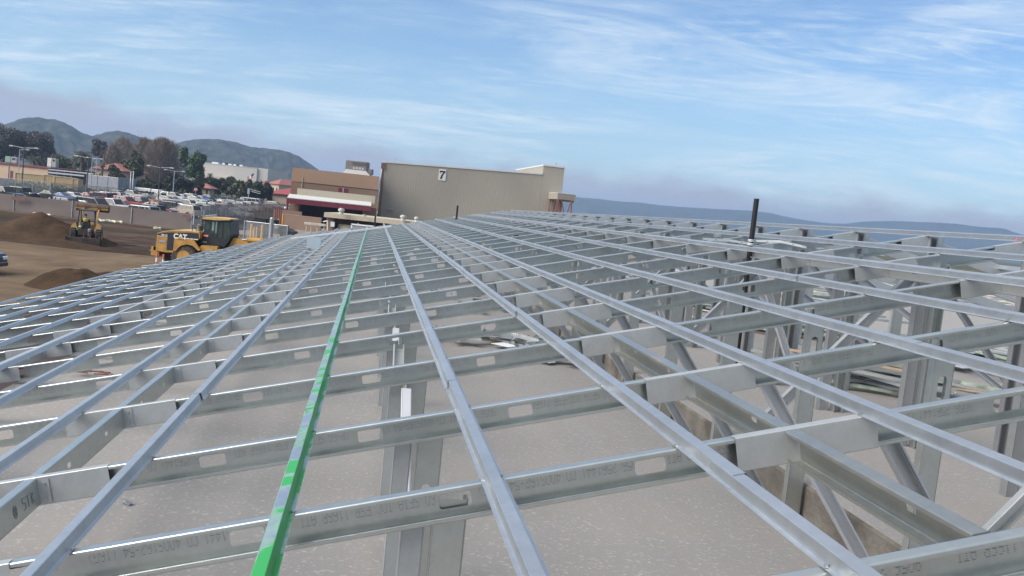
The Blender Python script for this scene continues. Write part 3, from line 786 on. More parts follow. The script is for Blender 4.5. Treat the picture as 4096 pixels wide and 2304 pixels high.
# ================================================================== BUILDINGS
TAN = mat("tan_block_wall", (0.225, 0.145, 0.105), 0.85, var=0.05, vscale=0.35, bump=0.2, bscale=6)
TANL = mat("light_tan_stucco", (0.345, 0.225, 0.150), 0.85, var=0.04, vscale=0.25)
BEIGE = mat("beige_stucco", (0.44, 0.35, 0.26), 0.85, var=0.05, vscale=0.2)
PALE = mat("pale_plaster_parapet", (0.44, 0.39, 0.30), 0.8, var=0.04)
MAROON = mat("maroon_paint", (0.15, 0.022, 0.034), 0.5, var=0.08)
REDROOF = mat("red_ribbed_roof", (0.33, 0.075, 0.070), 0.55, var=0.08)
TILE = mat("faded_red_roof", (0.30, 0.11, 0.09), 0.8, var=0.12)
GREYW = mat("pale_grey_warehouse", (0.46, 0.43, 0.39), 0.8, var=0.03, vscale=0.05)
WHITE = mat("white_paint", (0.78, 0.78, 0.76), 0.5, var=0.03)
STEELW = mat("white_galvanised_flashing", (0.55, 0.56, 0.55), 0.45, var=0.06)
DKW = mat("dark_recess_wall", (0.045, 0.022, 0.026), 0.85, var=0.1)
GLASSD = mat("dark_window_glass", (0.02, 0.025, 0.03), 0.08, var=0.0, spec=0.8)
BLACK = mat("black_rubber", (0.018, 0.018, 0.02), 0.75, var=0.05)
BPIPE = mat("black_pipe_plastic", (0.012, 0.012, 0.014), 0.35, var=0.15)
PIPEG = mat("galvanised_pipe", (0.40, 0.42, 0.44), 0.45, metal=0.6, var=0.08)
RUSTB = mat("rust_red_steel", (0.17, 0.075, 0.055), 0.7, var=0.12)
YEL = mat("machine_yellow", (0.52, 0.285, 0.055), 0.5, var=0.10, vscale=1.6, col2=(0.30, 0.165, 0.05))
YELP = mat("safety_yellow_paint", (0.66, 0.34, 0.02), 0.5, var=0.08)
HVAC = mat("grey_ac_casing", (0.16, 0.155, 0.155), 0.6, var=0.1)
SIDING = bpy.data.materials.new("ribbed_beige_siding"); SIDING.use_nodes = True
t = SIDING.node_tree; p = t.nodes["Principled BSDF"]; tcn = t.nodes.new("ShaderNodeTexCoord")
n = t.nodes.new("ShaderNodeTexNoise"); n.inputs["Scale"].default_value = 0.12; n.inputs["Detail"].default_value = 6; t.links.new(tcn.outputs["Object"], n.inputs[0])
t.links.new(ramp(n.outputs[0], [(0.35, (0.285, 0.258, 0.212)), (0.65, (0.325, 0.295, 0.245))], t), p.inputs["Base Color"]); p.inputs["Roughness"].default_value = 0.55

def axes(p0, p1):
    d = Vector((p1.x - p0.x, p1.y - p0.y, 0)); L_ = d.length; d.normalize(); back_ = Vector((-d.y, d.x, 0))
    return d, back_, L_
def wbox(mb, o, d, bk, u0, u1, v0, v1, z0, z1, m=0):
    """box in wall axes: u along the front, v backwards, z up"""
    vs = [Vector((o.x, o.y, 0)) + d * u + bk * v + Vector((0, 0, z)) for z in (z0, z1) for (u, v) in ((u0, v0), (u1, v0), (u1, v1), (u0, v1))]
    mb.add(vs, [(3, 2, 1, 0), (4, 5, 6, 7), (0, 1, 5, 4), (1, 2, 6, 5), (2, 3, 7, 6), (3, 0, 4, 7)], m)
def zat(x, y, Y): return at(x, y, Y).z
def part(name, m, root, fn, label=None):
    mb = MB(); fn(mb); o = mb.build(name, m, root, base=root.location)
    if label: o["label"] = label
    return o
def sub(name, m, par, root, fn):
    mb = MB(); fn(mb); return mb.build(name, m, par, base=root.location)
def uat(o, d, x, Y):
    """distance along the wall of pixel column x"""
    r = ray(x, hor(x)); # intersect vertical plane through o with direction d
    nx, ny = -d.y, d.x; tt = (o.x * nx + o.y * ny) / (r.x * nx + r.y * ny); q = r * tt
    return (q.x - o.x) * d.x + (q.y - o.y) * d.y

# --- building 7: ribbed metal hall
A = gx(1517, 149); B = A + e1h * 5; B.z = 0
b7 = thing("metal_hall", "large beige ribbed metal hall with a big number 7 on its wall", "building", (A.x, A.y, 0))
d, bk = e1h.copy(), e2h.copy(); o_ = A; L7 = uat(A, d, 2156, 150)
ztop = 6 + 134.5 / 3547 * 149; zs = 6 - 88 / 3547 * 149
ztopr = zat(2156, 692, 153.5); TS = (ztopr - ztop) / L7
def ribs(mb, u0, u1, v, z0, z1, out=-0.014, step=0.30, sl=0.0):
    k = int((u1 - u0) / step); pts = []
    for i in range(k):
        u = u0 + (u1 - u0) * i / k; w_ = (u1 - u0) / k
        pts += [(u, 0), (u + w_ * 0.45, 0), (u + w_ * 0.58, out), (u + w_ * 0.85, out), (u + w_ * 0.98, 0)]
    pts.append((u1, 0))
    base0 = Vector((o_.x, o_.y, 0)) + bk * v
    vs = [base0 + d * a + bk * b_ + Vector((0, 0, z + (sl * a if z == z1 else 0))) for z in (z0, z1) for a, b_ in pts]
    n_ = len(pts); mb.add(vs, [(i, i + 1, n_ + i + 1, n_ + i) for i in range(n_ - 1)])
def slbox(mb, u0, u1, v0, v1, za, zb_, zc_, zd_):
    vs = [Vector((o_.x, o_.y, 0)) + d * u + bk * v + Vector((0, 0, z)) for (u, v, z) in ((u0, v0, za), (u1, v0, zb_), (u1, v1, zb_), (u0, v1, za), (u0, v0, zc_), (u1, v0, zd_), (u1, v1, zd_), (u0, v1, zc_))]
    mb.add(vs, [(3, 2, 1, 0), (4, 5, 6, 7), (0, 1, 5, 4), (1, 2, 6, 5), (2, 3, 7, 6), (3, 0, 4, 7)])
part("wall", SIDING, b7, lambda mb: (ribs(mb, 0.0, L7, 0, zs, ztop - 0.25, sl=TS), slbox(mb, 0.02, L7, 0.06, 46, zs, zs, ztop - 0.25, ztopr - 0.25)))
LT = uat(o_, d, 2239, 134)
zt2 = zat(2158, 656, 153.5)
part("tower_wall", SIDING, b7, lambda mb: (ribs(mb, L7 + 0.01, LT, -0.02, 0.5, zt2 - 0.25), wbox(mb, o_, d, bk, L7 - 0.0, LT, 0.05, 30, 0.5, zt2 - 0.25)))
part("roof_trim", STEELW, b7, lambda mb: (slbox(mb, -0.1, L7 - 0.05, -0.12, 46.1, ztop - 0.25, ztopr - 0.25, ztop, ztopr), wbox(mb, o_, d, bk, L7 - 0.08, LT + 0.08, -0.14, 30.1, zt2 - 0.25, zt2)))
part("base_wall", TAN, b7, lambda mb: wbox(mb, o_, d, bk, -0.5, LT, 0.15, 46, 0, zs - 0.01))
part("red_band", MAROON, b7, lambda mb: wbox(mb, o_, d, bk, 5.0, L7, -0.5, 0.14, zs - 0.75, zs - 0.15))
part("corner_trim", TAN, b7, lambda mb: (wbox(mb, o_, d, bk, -0.5, -0.01, 0.0, 1, 0, ztop - 0.4),))
part("gutter_box", RUSTB, b7, lambda mb: wbox(mb, o_, d, bk, -0.62, -0.04, -0.30, 0.0, ztop - 1.3, ztop - 0.3))
part("downpipe", WHITE, b7, lambda mb: (mb.path([Vector((o_.x, o_.y, 0)) + d * u + bk * v + Vector((0, 0, z)) for u, v, z in ((-0.45, -0.18, ztop - 1.1), (-0.75, -0.25, 5.4), (-1.2, -0.25, 5.15))], 0.09, 6)))
u7 = uat(o_, d, 1759, 146); Y7 = 149 + math.sin(YAW) * u7
def sign7(mb): wbox(mb, o_, d, bk, u7 - 0.62, u7 + 0.62, -0.10, -0.06, zat(1759, 721, Y7), zat(1759, 676, Y7))
sg = part("number_sign", mat("sign_white", (0.62, 0.62, 0.58), 0.6, var=0.03), b7, sign7)
zc7, hh7 = (zat(1759, 721, Y7) + zat(1759, 676, Y7)) / 2, (zat(1759, 676, Y7) - zat(1759, 721, Y7)) / 2
def num7(mb):
    pr = [(-0.46, 0.74), (0.50, 0.74), (0.50, 0.52), (0.16, 0.02), (-0.02, -0.76), (-0.34, -0.76), (-0.14, 0.0), (0.16, 0.48), (-0.28, 0.48), (-0.28, 0.34), (-0.46, 0.34)]
    pr = [(x, z * hh7 * 0.98) for x, z in pr]
    q = Vector((o_.x, o_.y, zc7)) + d * u7
    mb.prism(pr, q + bk * -0.125, q + bk * -0.105, d, Vector((0, 0, 1)))
sub("numeral", BLACK, sg, b7, num7)
ul = uat(o_, d, 1564, 148)
part("wall_lamp_bar", PIPEG, b7, lambda mb: (wbox(mb, o_, d, bk, ul - 0.65, ul + 0.65, -0.45, -0.25, zat(1564, 838, 148), zat(1564, 835, 148)), wbox(mb, o_, d, bk, ul - 0.06, ul + 0.06, -0.3, 0.0, zat(1564, 840, 148), zat(1564, 833, 148))))
for px_, v_ in ((1569, 2.0), (2217, 3.0)):
    uu = uat(o_, d, px_, 140); zz_ = ztop + TS * uu if px_ < 2000 else zt2
    part("roof_light", PIPEG, b7, lambda mb: (mb.tube(Vector((o_.x, o_.y, zz_)) + d * uu + bk * v_, Vector((o_.x, o_.y, zz_ + 0.5)) + d * uu + bk * v_, 0.05, 6), mb.bbox(Vector((o_.x, o_.y, zz_ + 0.6)) + d * uu + bk * v_, (0.22, 0.22, 0.22), 0.05)))
# roof lanterns seen as pale humps along the eave
for px_ in ():
    uu = uat(o_, d, px_, 140)
    part("roof_vent", WHITE, b7, lambda mb: mb.lathe([(1.0, 0), (0.95, 0.15), (0.7, 0.32), (0.3, 0.42), (0.05, 0.44)], Vector((o_.x, o_.y, ztop - 0.02 + TS * uu)) + d * uu + bk * 3, 12))

# entrance canopy on a braced steel stand beside the hall
P0 = gx(2207, 146)
cn = thing("roofed_stand", "beige box canopy on rust red braced legs at the hall corner", "canopy", (P0.x, P0.y, 0))
zc1, zc0 = zat(2207, 770, 146), zat(2207, 794, 146)
Q0 = Vector((P0.x, P0.y, 0)); dd = e1h * uat(P0, e1h, 2295, 146); dd.z = 0; W_ = dd.length; dd.normalize(); bb_ = Vector((-dd.y, dd.x, 0))
DP = 7.0; lf = e2h * 7.6; lf.z = 0; lfl = lf.length; lfd = lf.normalized()
def canopy(mb):
    base = [Q0, Q0 + dd * W_, Q0 + dd * W_ + lf, Q0 + lf]
    for z0, z1, g_ in ((zc0, zc1, 0),):
        mb.add([q + Vector((0, 0, z)) for z in (z0, z1) for q in base], [(3, 2, 1, 0), (4, 5, 6, 7), (0, 1, 5, 4), (1, 2, 6, 5), (2, 3, 7, 6), (3, 0, 4, 7)])
    k = 14
    for i in range(k):
        q = Q0 + dd * (W_ * (i + 0.5) / k); mb.box(q - bb_ * 0.03 + Vector((0, 0, (zc0 + zc1) / 2)), (0.09, 0.06, zc1 - zc0 - 0.04), math.atan2(dd.y, dd.x))
part("canopy_box", SIDING, cn, canopy)
part("canopy_trim", STEELW, cn, lambda mb: mb.add([q + Vector((0, 0, z)) for z in (zc1 + 0.003, zc1 + 0.10) for q in (Q0 - dd * .05 - bb_ * .08, Q0 + dd * (W_ + .05) - bb_ * .08, Q0 + dd * (W_ + .05) + lf, Q0 + lf)], [(3, 2, 1, 0), (4, 5, 6, 7), (0, 1, 5, 4), (1, 2, 6, 5), (2, 3, 7, 6), (3, 0, 4, 7)]))
legs = [Q0 + dd * 0.15, Q0 + dd * (W_ * 0.83), Q0 + dd * 0.2 + lf * 0.92, Q0 + dd * (W_ * 0.45) + lf * 0.4]
for i, q in enumerate(legs):
    part("leg", RUSTB, cn, lambda mb: mb.bbox(q + Vector((0, 0, zc0 / 2)), ((0.42 if i in (0, 3) else 0.2), 0.3, zc0 - 0.02), 0.03))
for a_, b_ in ((0.25, 0.62), (0.80, 0.45)):
    part("brace", RUSTB, cn, lambda mb: mb.tube(Q0 + dd * (W_ * a_) + Vector((0, 0, zc0)), Q0 + dd * (W_ * b_) + Vector((0, 0, zc0 - 4.2)), 0.10, 6))
for a_, b_ in ((0.15, 0.45), (0.85, 0.55)):
    part("brace", RUSTB, cn, lambda mb: mb.tube(Q0 + lf * a_ + Vector((0, 0, zc0)), Q0 + lf * b_ + Vector((0, 0, zc0 - 4.2)), 0.10, 6))
part("platform_beam", RUSTB, cn, lambda mb: wbox(mb, Q0, dd, bb_, 0.1, W_ - 0.2, 0.1, 0.5, zc0 - 0.3, zc0 - 0.01))

# --- tan block building with the maroon canopy
A = gx(1150, 142); B = A + e1h
bt = thing("tan_block_building", "tan block building with a red double door above a long maroon canopy", "building", (A.x, A.y, 0))
d, bk = e1h.copy(), e2h.copy(); o_ = A; LB = uat(A, d, 1511, 140)
zt = 6 + 72 / 3547 * 143; zb = zat(1300, 738, 143)
uj = uat(o_, d, 1197, 145)
part("wall", TAN, bt, lambda mb: (wbox(mb, o_, d, bk, 0, uj, 1.1, 30, 0, zb), wbox(mb, o_, d, bk, uj + .002, LB, 0.0, 30, 3.6, zb), wbox(mb, o_, d, bk, LB - 2.2, LB, -3.2, -0.01, 0, zb - 2.9)))
part("upper_wall", TANL, bt, lambda mb: (wbox(mb, o_, d, bk, 0, uj, 1.05, 30, zb + .004, zt + 0.02), wbox(mb, o_, d, bk, uj + .002, LB, -0.05, 30, zb + .004, zt)))
part("wall_joint", mat("brown_joint", (0.10, 0.05, 0.03), 0.8), bt, lambda mb: wbox(mb, o_, d, bk, uj, LB, -0.06, -0.01, zb - 0.05, zb + 0.03))
ud0, ud1 = uat(o_, d, 1354, 143), uat(o_, d, 1391, 143)
zd0, zd1 = zat(1372, 789, 143), zat(1372, 753, 143)
for k in range(2):
    a_ = ud0 + (ud1 - ud0) * (0.0 if k == 0 else 0.53); b_ = ud0 + (ud1 - ud0) * (0.47 if k == 0 else 1.0)
    part("door", MAROON, bt, lambda mb: wbox(mb, o_, d, bk, a_, b_, -0.09, -0.02, zd0, zd1))
part("door_post", WHITE, bt, lambda mb: wbox(mb, o_, d, bk, ud0 + (ud1 - ud0) * .475, ud0 + (ud1 - ud0) * .525, -0.12, -0.02, zd0, zd1))
part("vent_pipe", BEIGE, bt, lambda mb: mb.tube(Vector((o_.x, o_.y, 4.5)) + d * uat(o_, d, 1208, 145) - bk * 0.1, Vector((o_.x, o_.y, zb + 0.8)) + d * uat(o_, d, 1208, 145) - bk * 0.1, 0.06, 6))
# canopy roof: front beam, sloping sheet and low parapet
CF = gx(1140, 134.5); CR = CF + e1h * uat(CF, e1h, 1489, 130); dc, bc, LC = axes(CF, CR)
zc = 6 - 49.5 / 3547 * 136
part("canopy_roof", STEELW, bt, lambda mb: mb.prism([(0, zc), (0, zc + 0.10), (3.3, zc + 0.62), (3.3, zc + 0.50)], Vector((CF.x, CF.y, 0)), Vector((CR.x, CR.y, 0)), bc, Vector((0, 0, 1))))
part("canopy_fascia", MAROON, bt, lambda mb: wbox(mb, CF, dc, bc, -0.05, LC + 0.05, -0.06, 0.12, zc - 0.78, zc - 0.003))
part("parapet", PALE, bt, lambda mb: (wbox(mb, CF, dc, bc, 1.2, LC + 0.5, 3.31, 3.7, zc + 0.2, zc + 1.62), wbox(mb, CF, dc, bc, 1.1, 1.5, 3.71, 7, zc + 0.2, zc + 1.62)))
part("canopy_post", MAROON, bt, lambda mb: wbox(mb, CF, dc, bc, 0.0, 0.28, 0.0, 0.3, 0, zc - 0.79))
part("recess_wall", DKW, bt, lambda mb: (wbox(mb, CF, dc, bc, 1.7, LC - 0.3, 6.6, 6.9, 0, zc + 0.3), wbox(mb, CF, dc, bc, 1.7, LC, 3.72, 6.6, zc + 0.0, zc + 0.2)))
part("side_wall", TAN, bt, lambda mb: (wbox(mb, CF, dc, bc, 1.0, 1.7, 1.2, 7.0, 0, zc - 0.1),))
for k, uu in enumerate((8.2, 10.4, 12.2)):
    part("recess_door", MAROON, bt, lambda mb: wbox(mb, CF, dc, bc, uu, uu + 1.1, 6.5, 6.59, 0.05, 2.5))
part("flood_lamp", WHITE, bt, lambda mb: (mb.lathe([(0.05, 0), (0.20, 0.12), (0.20, 0.3), (0.05, 0.38)], gx(1141, 137.2, 2.3), 8), mb.lathe([(0.05, 0), (0.20, 0.12), (0.20, 0.3), (0.05, 0.38)], gx(1152, 137.2, 2.3), 8)))
# roof top air handler
Hc = gx(1404, 148)
ah = thing("rooftop_air_handler", "dark grey rooftop air handler on a white tapered plenum", "air conditioner", (Hc.x, Hc.y, zt))
za0, za1, zp0 = zat(1404, 678, 146), zat(1404, 641, 146), zat(1404, 700, 146)
ux0, ux1 = gx(1360, 146).x, gx(1447, 146).x
def acb(mb):
    mb.bbox(((ux0 + ux1) / 2, 147.2, (za0 + za1) / 2), (ux1 - ux0, 2.4, za1 - za0), 0.12)
part("casing", HVAC, ah, acb)
for k in range(5):
    xx = ux0 + (ux1 - ux0) * (0.32 + 0.135 * k)
    part("louvre_panel", mat("darker_grey_panel", (0.09, 0.088, 0.085), 0.6), ah, lambda mb: mb.box((xx + 0.2, 145.98, za1 - 0.45), (0.40, 0.05, 0.52)))
for k in range(4):
    xx = ux0 + (ux1 - ux0) * (0.38 + 0.135 * k)
    part("fan_grille", mat("pale_grille", (0.42, 0.40, 0.36), 0.6), ah, lambda mb: mb.box((xx + 0.1, 145.97, za0 + 0.30), (0.36, 0.06, 0.34)))
part("plenum", STEELW, ah, lambda mb: mb.prism([(ux0 - 0.3, zt - 0.05), (ux1 + 0.7, zt - 0.05), (ux1 - 0.1, za0 - 0.01), (ux0 + 0.3, za0 - 0.01)], (0, 145.6, 0), (0, 148.6, 0), Vector((1, 0, 0)), Vector((0, 0, 1))))
part("side_box", HVAC, ah, lambda mb: mb.bbox((ux1 + 0.35, 147, zt + 0.65), (0.9, 1.6, 0.9), 0.05))

# --- low tan screen wall in front of the canopy
A, B = gx(1136, 124), gx(1281, 123.2); d, bk, LW = axes(A, B); o_ = A
sw = thing("screen_wall", "low tan block screen wall in front of the dark canopy recess", "wall", (A.x, A.y, 0))
zw = zat(1136, 858, 124)
part("block_wall", TAN, sw, lambda mb: (wbox(mb, o_, d, bk, 0, LW, 0, 0.25, 0, zw), wbox(mb, o_, d, bk, 0, 0.25, 0.251, 5, 0, zw)))
part("cap", TANL, sw, lambda mb: wbox(mb, o_, d, bk, -0.02, LW + 0.02, -0.03, 0.28, zw + 0.003, zw + 0.09))
# --- small flat roofed plant building with roof ventilators
A, B = gx(1318, 100), gx(1640, 99.6); d, bk, LP = axes(A, B); o_ = A
zr = zat(1320, 866, 100)
pb = thing("plant_building", "low building with a pale flat roof slab and white ventilators", "building", (A.x, A.y, 0))
part("roof_slab", PALE, pb, lambda mb: wbox(mb, o_, d, bk, -0.7, LP + 4, -0.7, 5.5, zr - 0.1, zr + 0.42))
part("wall", mat("shaded_olive_wall", (0.30, 0.29, 0.21), 0.85, var=0.08), pb, lambda mb: wbox(mb, o_, d, bk, 0.7, LP + 3, 0.4, 5, 0, zr - 0.1))
part("roof_band", mat("stained_band", (0.36, 0.35, 0.25), 0.8, var=0.25, vscale=1.5), pb, lambda mb: wbox(mb, o_, d, bk, 1.0, LP * 0.62, 0.1, 0.39, zr - 1.3, zr - 0.75))
part("dark_reveal", DKW, pb, lambda mb: wbox(mb, o_, d, bk, 0.4, LP + 3, 0.2, 0.395, zr - 0.72, zr - 0.105))
part("end_post", TAN, pb, lambda mb: wbox(mb, o_, d, bk, -0.55, 0.25, 0.0, 0.5, 0, zr - 0.11))
part("meter_box", WHITE, pb, lambda mb: wbox(mb, o_, d, bk, 0.0, 0.45, -0.28, -0.01, 0.9 + zr - 2.0, zr - 0.55))
part("bulkhead_lamp", WHITE, pb, lambda mb: mb.lathe([(0.10, 0), (0.17, 0.1), (0.17, 0.3), (0.07, 0.5)], Vector((o_.x, o_.y, zr - 0.9)) + d * uat(o_, d, 1444, 98) - bk * 0.1, 10))
part("bent_pipe", WHITE, pb, lambda mb: mb.path([gx(1310, 99.5, zr - 1.6), gx(1310, 99.5, zr - 0.5), gx(1293, 99.5, zr - 0.65)], 0.06, 6))
vl = ["fat pale roof ventilator nearest the block building canopy", "small pale mushroom ventilator in the middle of the flat roof", "squat ventilator left of its shorter twin, before the red band", "smallest of the two ventilators by the red band, right hand one"]
for (vx, vy0, vy1, wpx), lb in zip(((1354, 866, 832, 26), (1447, 870, 858, 14), (1601, 893, 859, 26), (1655, 893, 866, 22)), vl):
    q = gx(vx, 98.5); z0_ = zr + 0.40; z1_ = zat(vx, vy1, 98.5); h_ = z1_ - z0_; r_ = wpx / 2 / 3547 * 98.5
    q.z = z0_ + 0.02
    o = MB(); o.lathe([(r_ * .72, 0), (r_ * .72, h_ * .42), (r_ * .82, h_ * .45), (r_ * .8, h_ * .5), (r_, h_ * .55), (r_, h_ * .85), (r_ * .6, h_ * .87), (r_ * .6, h_), (0.01, h_)], (0, 0, 0), 18)
    o = o.build("roof_ventilator", mat("pale_vent_metal", (0.55, 0.53, 0.49), 0.5, var=0.1)); o.location = q
    tag(o, lb, "ventilator", "ventilators on the flat roof")
# framed rack and panel board in front
A = gx(1222, 104)
rk = thing("pipe_rack", "open pale steel rack standing behind the far roof edge", "rack", (A.x, A.y, 0))
xr = gx(1284, 103).x
RK = mat("pale_rack_paint", (0.42, 0.42, 0.36), 0.6)
zk = zat(1222, 893, 104)
part("top_beam", RK, rk, lambda mb: mb.bbox(((A.x + xr) / 2, 104, zk), (xr - A.x + 0.5, 0.3, 0.28), 0.03))
for f_ in (0.0, 0.27, 0.62, 1.0):
    part("upright", RK, rk, lambda mb: mb.box((A.x + (xr - A.x) * f_, 104.0, (zk - 0.15) / 2), (0.11, 0.11, zk - 0.15)))
part("lower_rail", RK, rk, lambda mb: mb.box(((A.x + xr) / 2, 104, 0.75), (xr - A.x, 0.08, 0.08)))
A = gx(1398, 88); xr = gx(1478, 87).x; zk = zat(1400, 896, 88)
sb_ = thing("framed_board", "grey board in a white frame just beyond the far roof edge", "board", (A.x, 88, 0))
part("panel", mat("grey_panel", (0.40, 0.42, 0.42), 0.6), sb_, lambda mb: mb.box(((A.x + xr) / 2, 88, zk / 2 + 0.6), (xr - A.x, 0.06, zk - 1.2)))
part("frame", WHITE, sb_, lambda mb: (mb.box(((A.x + xr) / 2, 87.94, zk), (xr - A.x + 0.1, 0.12, 0.14)), mb.box((A.x, 87.94, zk / 2), (0.12, 0.12, zk)), mb.box((xr, 87.94, zk / 2), (0.12, 0.12, zk))))

# --- red roofed building beside the tan block
A, B = gx(1047, 262), gx(1160, 262); d, bk, LR = axes(A, B); o_ = A
rb = thing("red_roof_building", "tan building with a red ribbed hip roof left of the block building", "building", (A.x, A.y, 0))
zr = zat(1047, 768, 262)
part("wall", BEIGE, rb, lambda mb: wbox(mb, o_, d, bk, 0.7, LR + 6, 0.7, 14, 0, zr - 0.25))
def hip(mb, o, d, bk, u0, u1, v0, v1, z0, h_, over=0.0):
    P = lambda u, v, z: Vector((o.x, o.y, 0)) + d * u + bk * v + Vector((0, 0, z)); w_ = min(u1 - u0, v1 - v0) / 2
    if u1 - u0 >= v1 - v0: r0, r1 = P(u0 + w_, v0 + w_, z0 + h_), P(u1 - w_, v0 + w_, z0 + h_)
    else: r0, r1 = P(u0 + w_, v0 + w_, z0 + h_), P(u0 + w_, v1 - w_, z0 + h_)
    c_ = [P(u0, v0, z0), P(u1, v0, z0), P(u1, v1, z0), P(u0, v1, z0)]
    if u1 - u0 >= v1 - v0: fs = [(0, 1, 5, 4), (1, 2, 5), (2, 3, 4, 5), (3, 0, 4)]
    else: fs = [(0, 1, 4), (1, 2, 5, 4), (2, 3, 5), (3, 0, 4, 5)]
    mb.add(c_ + [r0, r1], fs + [(3, 2, 1, 0)])
def ribroof(mb, o, d, bk, u0, u1, v0, v1, z0, h_):
    hip(mb, o, d, bk, u0, u1, v0, v1, z0, h_); w_ = min(u1 - u0, v1 - v0) / 2; k = int((u1 - u0) / 0.6)
    for i in range(1, k):
        u = u0 + (u1 - u0) * i / k; f_ = min(1, (u - u0) / w_, (u1 - u) / w_)
        mb.tube(Vector((o.x, o.y, z0 + .03)) + d * u + bk * v0, Vector((o.x, o.y, z0 + .03 + h_ * f_)) + d * u + bk * (v0 + w_ * f_), 0.035, 4)
part("roof", REDROOF, rb, lambda mb: ribroof(mb, o_, d, bk, 0, LR + 8, 0, 15, zr, 2.3))
part("fascia", MAROON, rb, lambda mb: wbox(mb, o_, d, bk, 0.02, LR + 8, 0.02, 0.12, zr - 0.26, zr - 0.01))
part("lean_to", BEIGE, rb, lambda mb: (wbox(mb, o_, d, bk, -5.2, 2.6, -3.2, 0.6, 0, zr - 2.2 + 0.9), wbox(mb, o_, d, bk, -5.3, 2.7, -3.3, -3.1, zr - 1.3, zr - 0.95)))
for uu, w_ in ((-4.4, 3.0), (-0.7, 2.2)):
    part("roller_door", MAROON, rb, lambda mb: wbox(mb, o_, d, bk, uu, uu + w_, -3.26, -3.205, 0.05, 2.1))
# --- booth with a red roof behind the parked cars
A = gx(786, 244); B = gx(836, 244); d, bk, LR = axes(A, B); o_ = A
gb = thing("guard_booth", "small tan booth with a red roof at the far edge of the car park", "booth", (A.x, A.y, 0))
zr = zat(800, 750, 245)
part("wall", BEIGE, gb, lambda mb: wbox(mb, o_, d, bk, 0.0, LR, 0, 4, 0, zr))
part("roof", TILE, gb, lambda mb: hip(mb, o_, d, bk, -0.9, LR + 0.9, -0.9, 4.9, zr + 0.003, 1.3))
part("window", GLASSD, gb, lambda mb: wbox(mb, o_, d, bk, LR * 0.72, LR * 0.86, -0.04, -0.005, 1.4, 2.5))
part("door", mat("brown_door", (0.12, 0.07, 0.05), 0.6), gb, lambda mb: wbox(mb, o_, d, bk, LR * 0.30, LR * 0.42, -0.04, -0.005, 0.05, 2.2))
# --- far buildings
def simple_building(name, label, x0, x1, Y0, Y1, ytop, wallm, depth=20, roofm=None, roofh=0.0, rname="roof", win=0, cat="building", hipd=None):
    A, B = gx(x0, Y0), gx(x1, Y1); d, bk, LL = axes(A, B)
    o = thing(name, label, cat, (A.x, A.y, 0)); z1_ = zat(x0, ytop, Y0)
    part("wall", wallm, o, lambda mb: wbox(mb, A, d, bk, 0, LL, 0, depth, 0, z1_))
    if roofm:
        part(rname, roofm, o, lambda mb: hip(mb, A, d, bk, -0.8, LL + 0.8, -0.8, (hipd or depth) + 0.8, z1_ + 0.003, roofh))
    for k in range(win):
        u = LL * (k + 0.5) / win
        part("window", GLASSD, o, lambda mb: wbox(mb, A, d, bk, u - 0.5, u + 0.5, -0.05, -0.005, z1_ * 0.45, z1_ * 0.72))
    return o, A, d, bk, LL, z1_
wh, A, d, bk, LL, z1_ = simple_building("warehouse", "long pale grey warehouse behind the dark trees, below the hill", 786, 1022, 600, 600, 648, GREYW, 60)
part("wall_extension", GREYW, wh, lambda mb: wbox(mb, A, d, bk, LL + 0.01, LL + 7.0, 1.5, 40, 0, z1_ + 0.3))
part("roof_edge", STEELW, wh, lambda mb: wbox(mb, A, d, bk, -0.1, LL, -0.2, 0.3, z1_ + 0.003, z1_ + 0.25))
part("low_annex", PALE, wh, lambda mb: wbox(mb, A, d, bk, 0, LL * 0.62, -12, -0.3, 0, 6.6))
for k, u in enumerate((0.26, 0.44, 0.48, 0.63, 0.67)):
    part("roof_unit", WHITE, wh, lambda mb: mb.box(Vector((A.x, A.y, z1_ + 0.7)) + d * (LL * u) + bk * 4, (4.0, 3, 1.0)))
simple_building("barrack_block", "beige block with a pink roof rising right of the big dark tree", 1070, 1112, 420, 415, 733, BEIGE, 22, TILE, 2.6, win=3)
simple_building("barrack_block", "lower beige block with pink roof beside the tan building edge", 1112, 1146, 470, 470, 739, BEIGE, 22, TILE, 2.4, win=3)
simple_building("barrack_block", "small beige house with pink roof peeping behind the flag trees", 1040, 1066, 520, 520, 741, BEIGE, 22, TILE, 3.0)
simple_building("red_roof_house", "house with a broad faded red hip roof half hidden by bare trees", 372, 486, 262, 262, 672, BEIGE, 16, TILE, 2.1, win=2)
# long low tan building on the left with a maroon fascia
A, B = gx(-420, 240), gx(190, 236); d, bk, LL = axes(A, B); o_ = A
lb_ = thing("low_tan_building", "long low tan building with a maroon fascia and open side walkway", "building", (A.x, A.y, 0))
zt_ = zat(0, 650, 238)
part("wall", mat("peach_stucco", (0.50, 0.36, 0.24), 0.85, var=0.04, vscale=0.3), lb_, lambda mb: wbox(mb, o_, d, bk, 0, LL, 0, 22, 0, zt_ - 0.35))
part("fascia", MAROON, lb_, lambda mb: wbox(mb, o_, d, bk, -0.3, LL + 0.2, -0.3, 22.2, zt_ - 0.35, zt_))
C1, C2 = gx(192, 236), gx(372, 240); dw, bw, LWk = axes(C1, C2)
part("walkway_roof", WHITE, lb_, lambda mb: wbox(mb, C1, dw, bw, 0.1, LWk, -1.4, 0.6, zt_ - 0.62, zt_ - 0.36))
part("walkway_fascia", WHITE, lb_, lambda mb: wbox(mb, C1, dw, bw, 0.1, LWk * 0.80, -1.5, -1.405, zt_ - 1.45, zt_ - 1.05))
part("walkway_wall", mat("shaded_brown_wall", (0.13, 0.085, 0.085), 0.85, var=0.05), lb_, lambda mb: wbox(mb, C1, dw, bw, 0.1, LWk, 0.7, 14, 0, zt_ - 0.63))
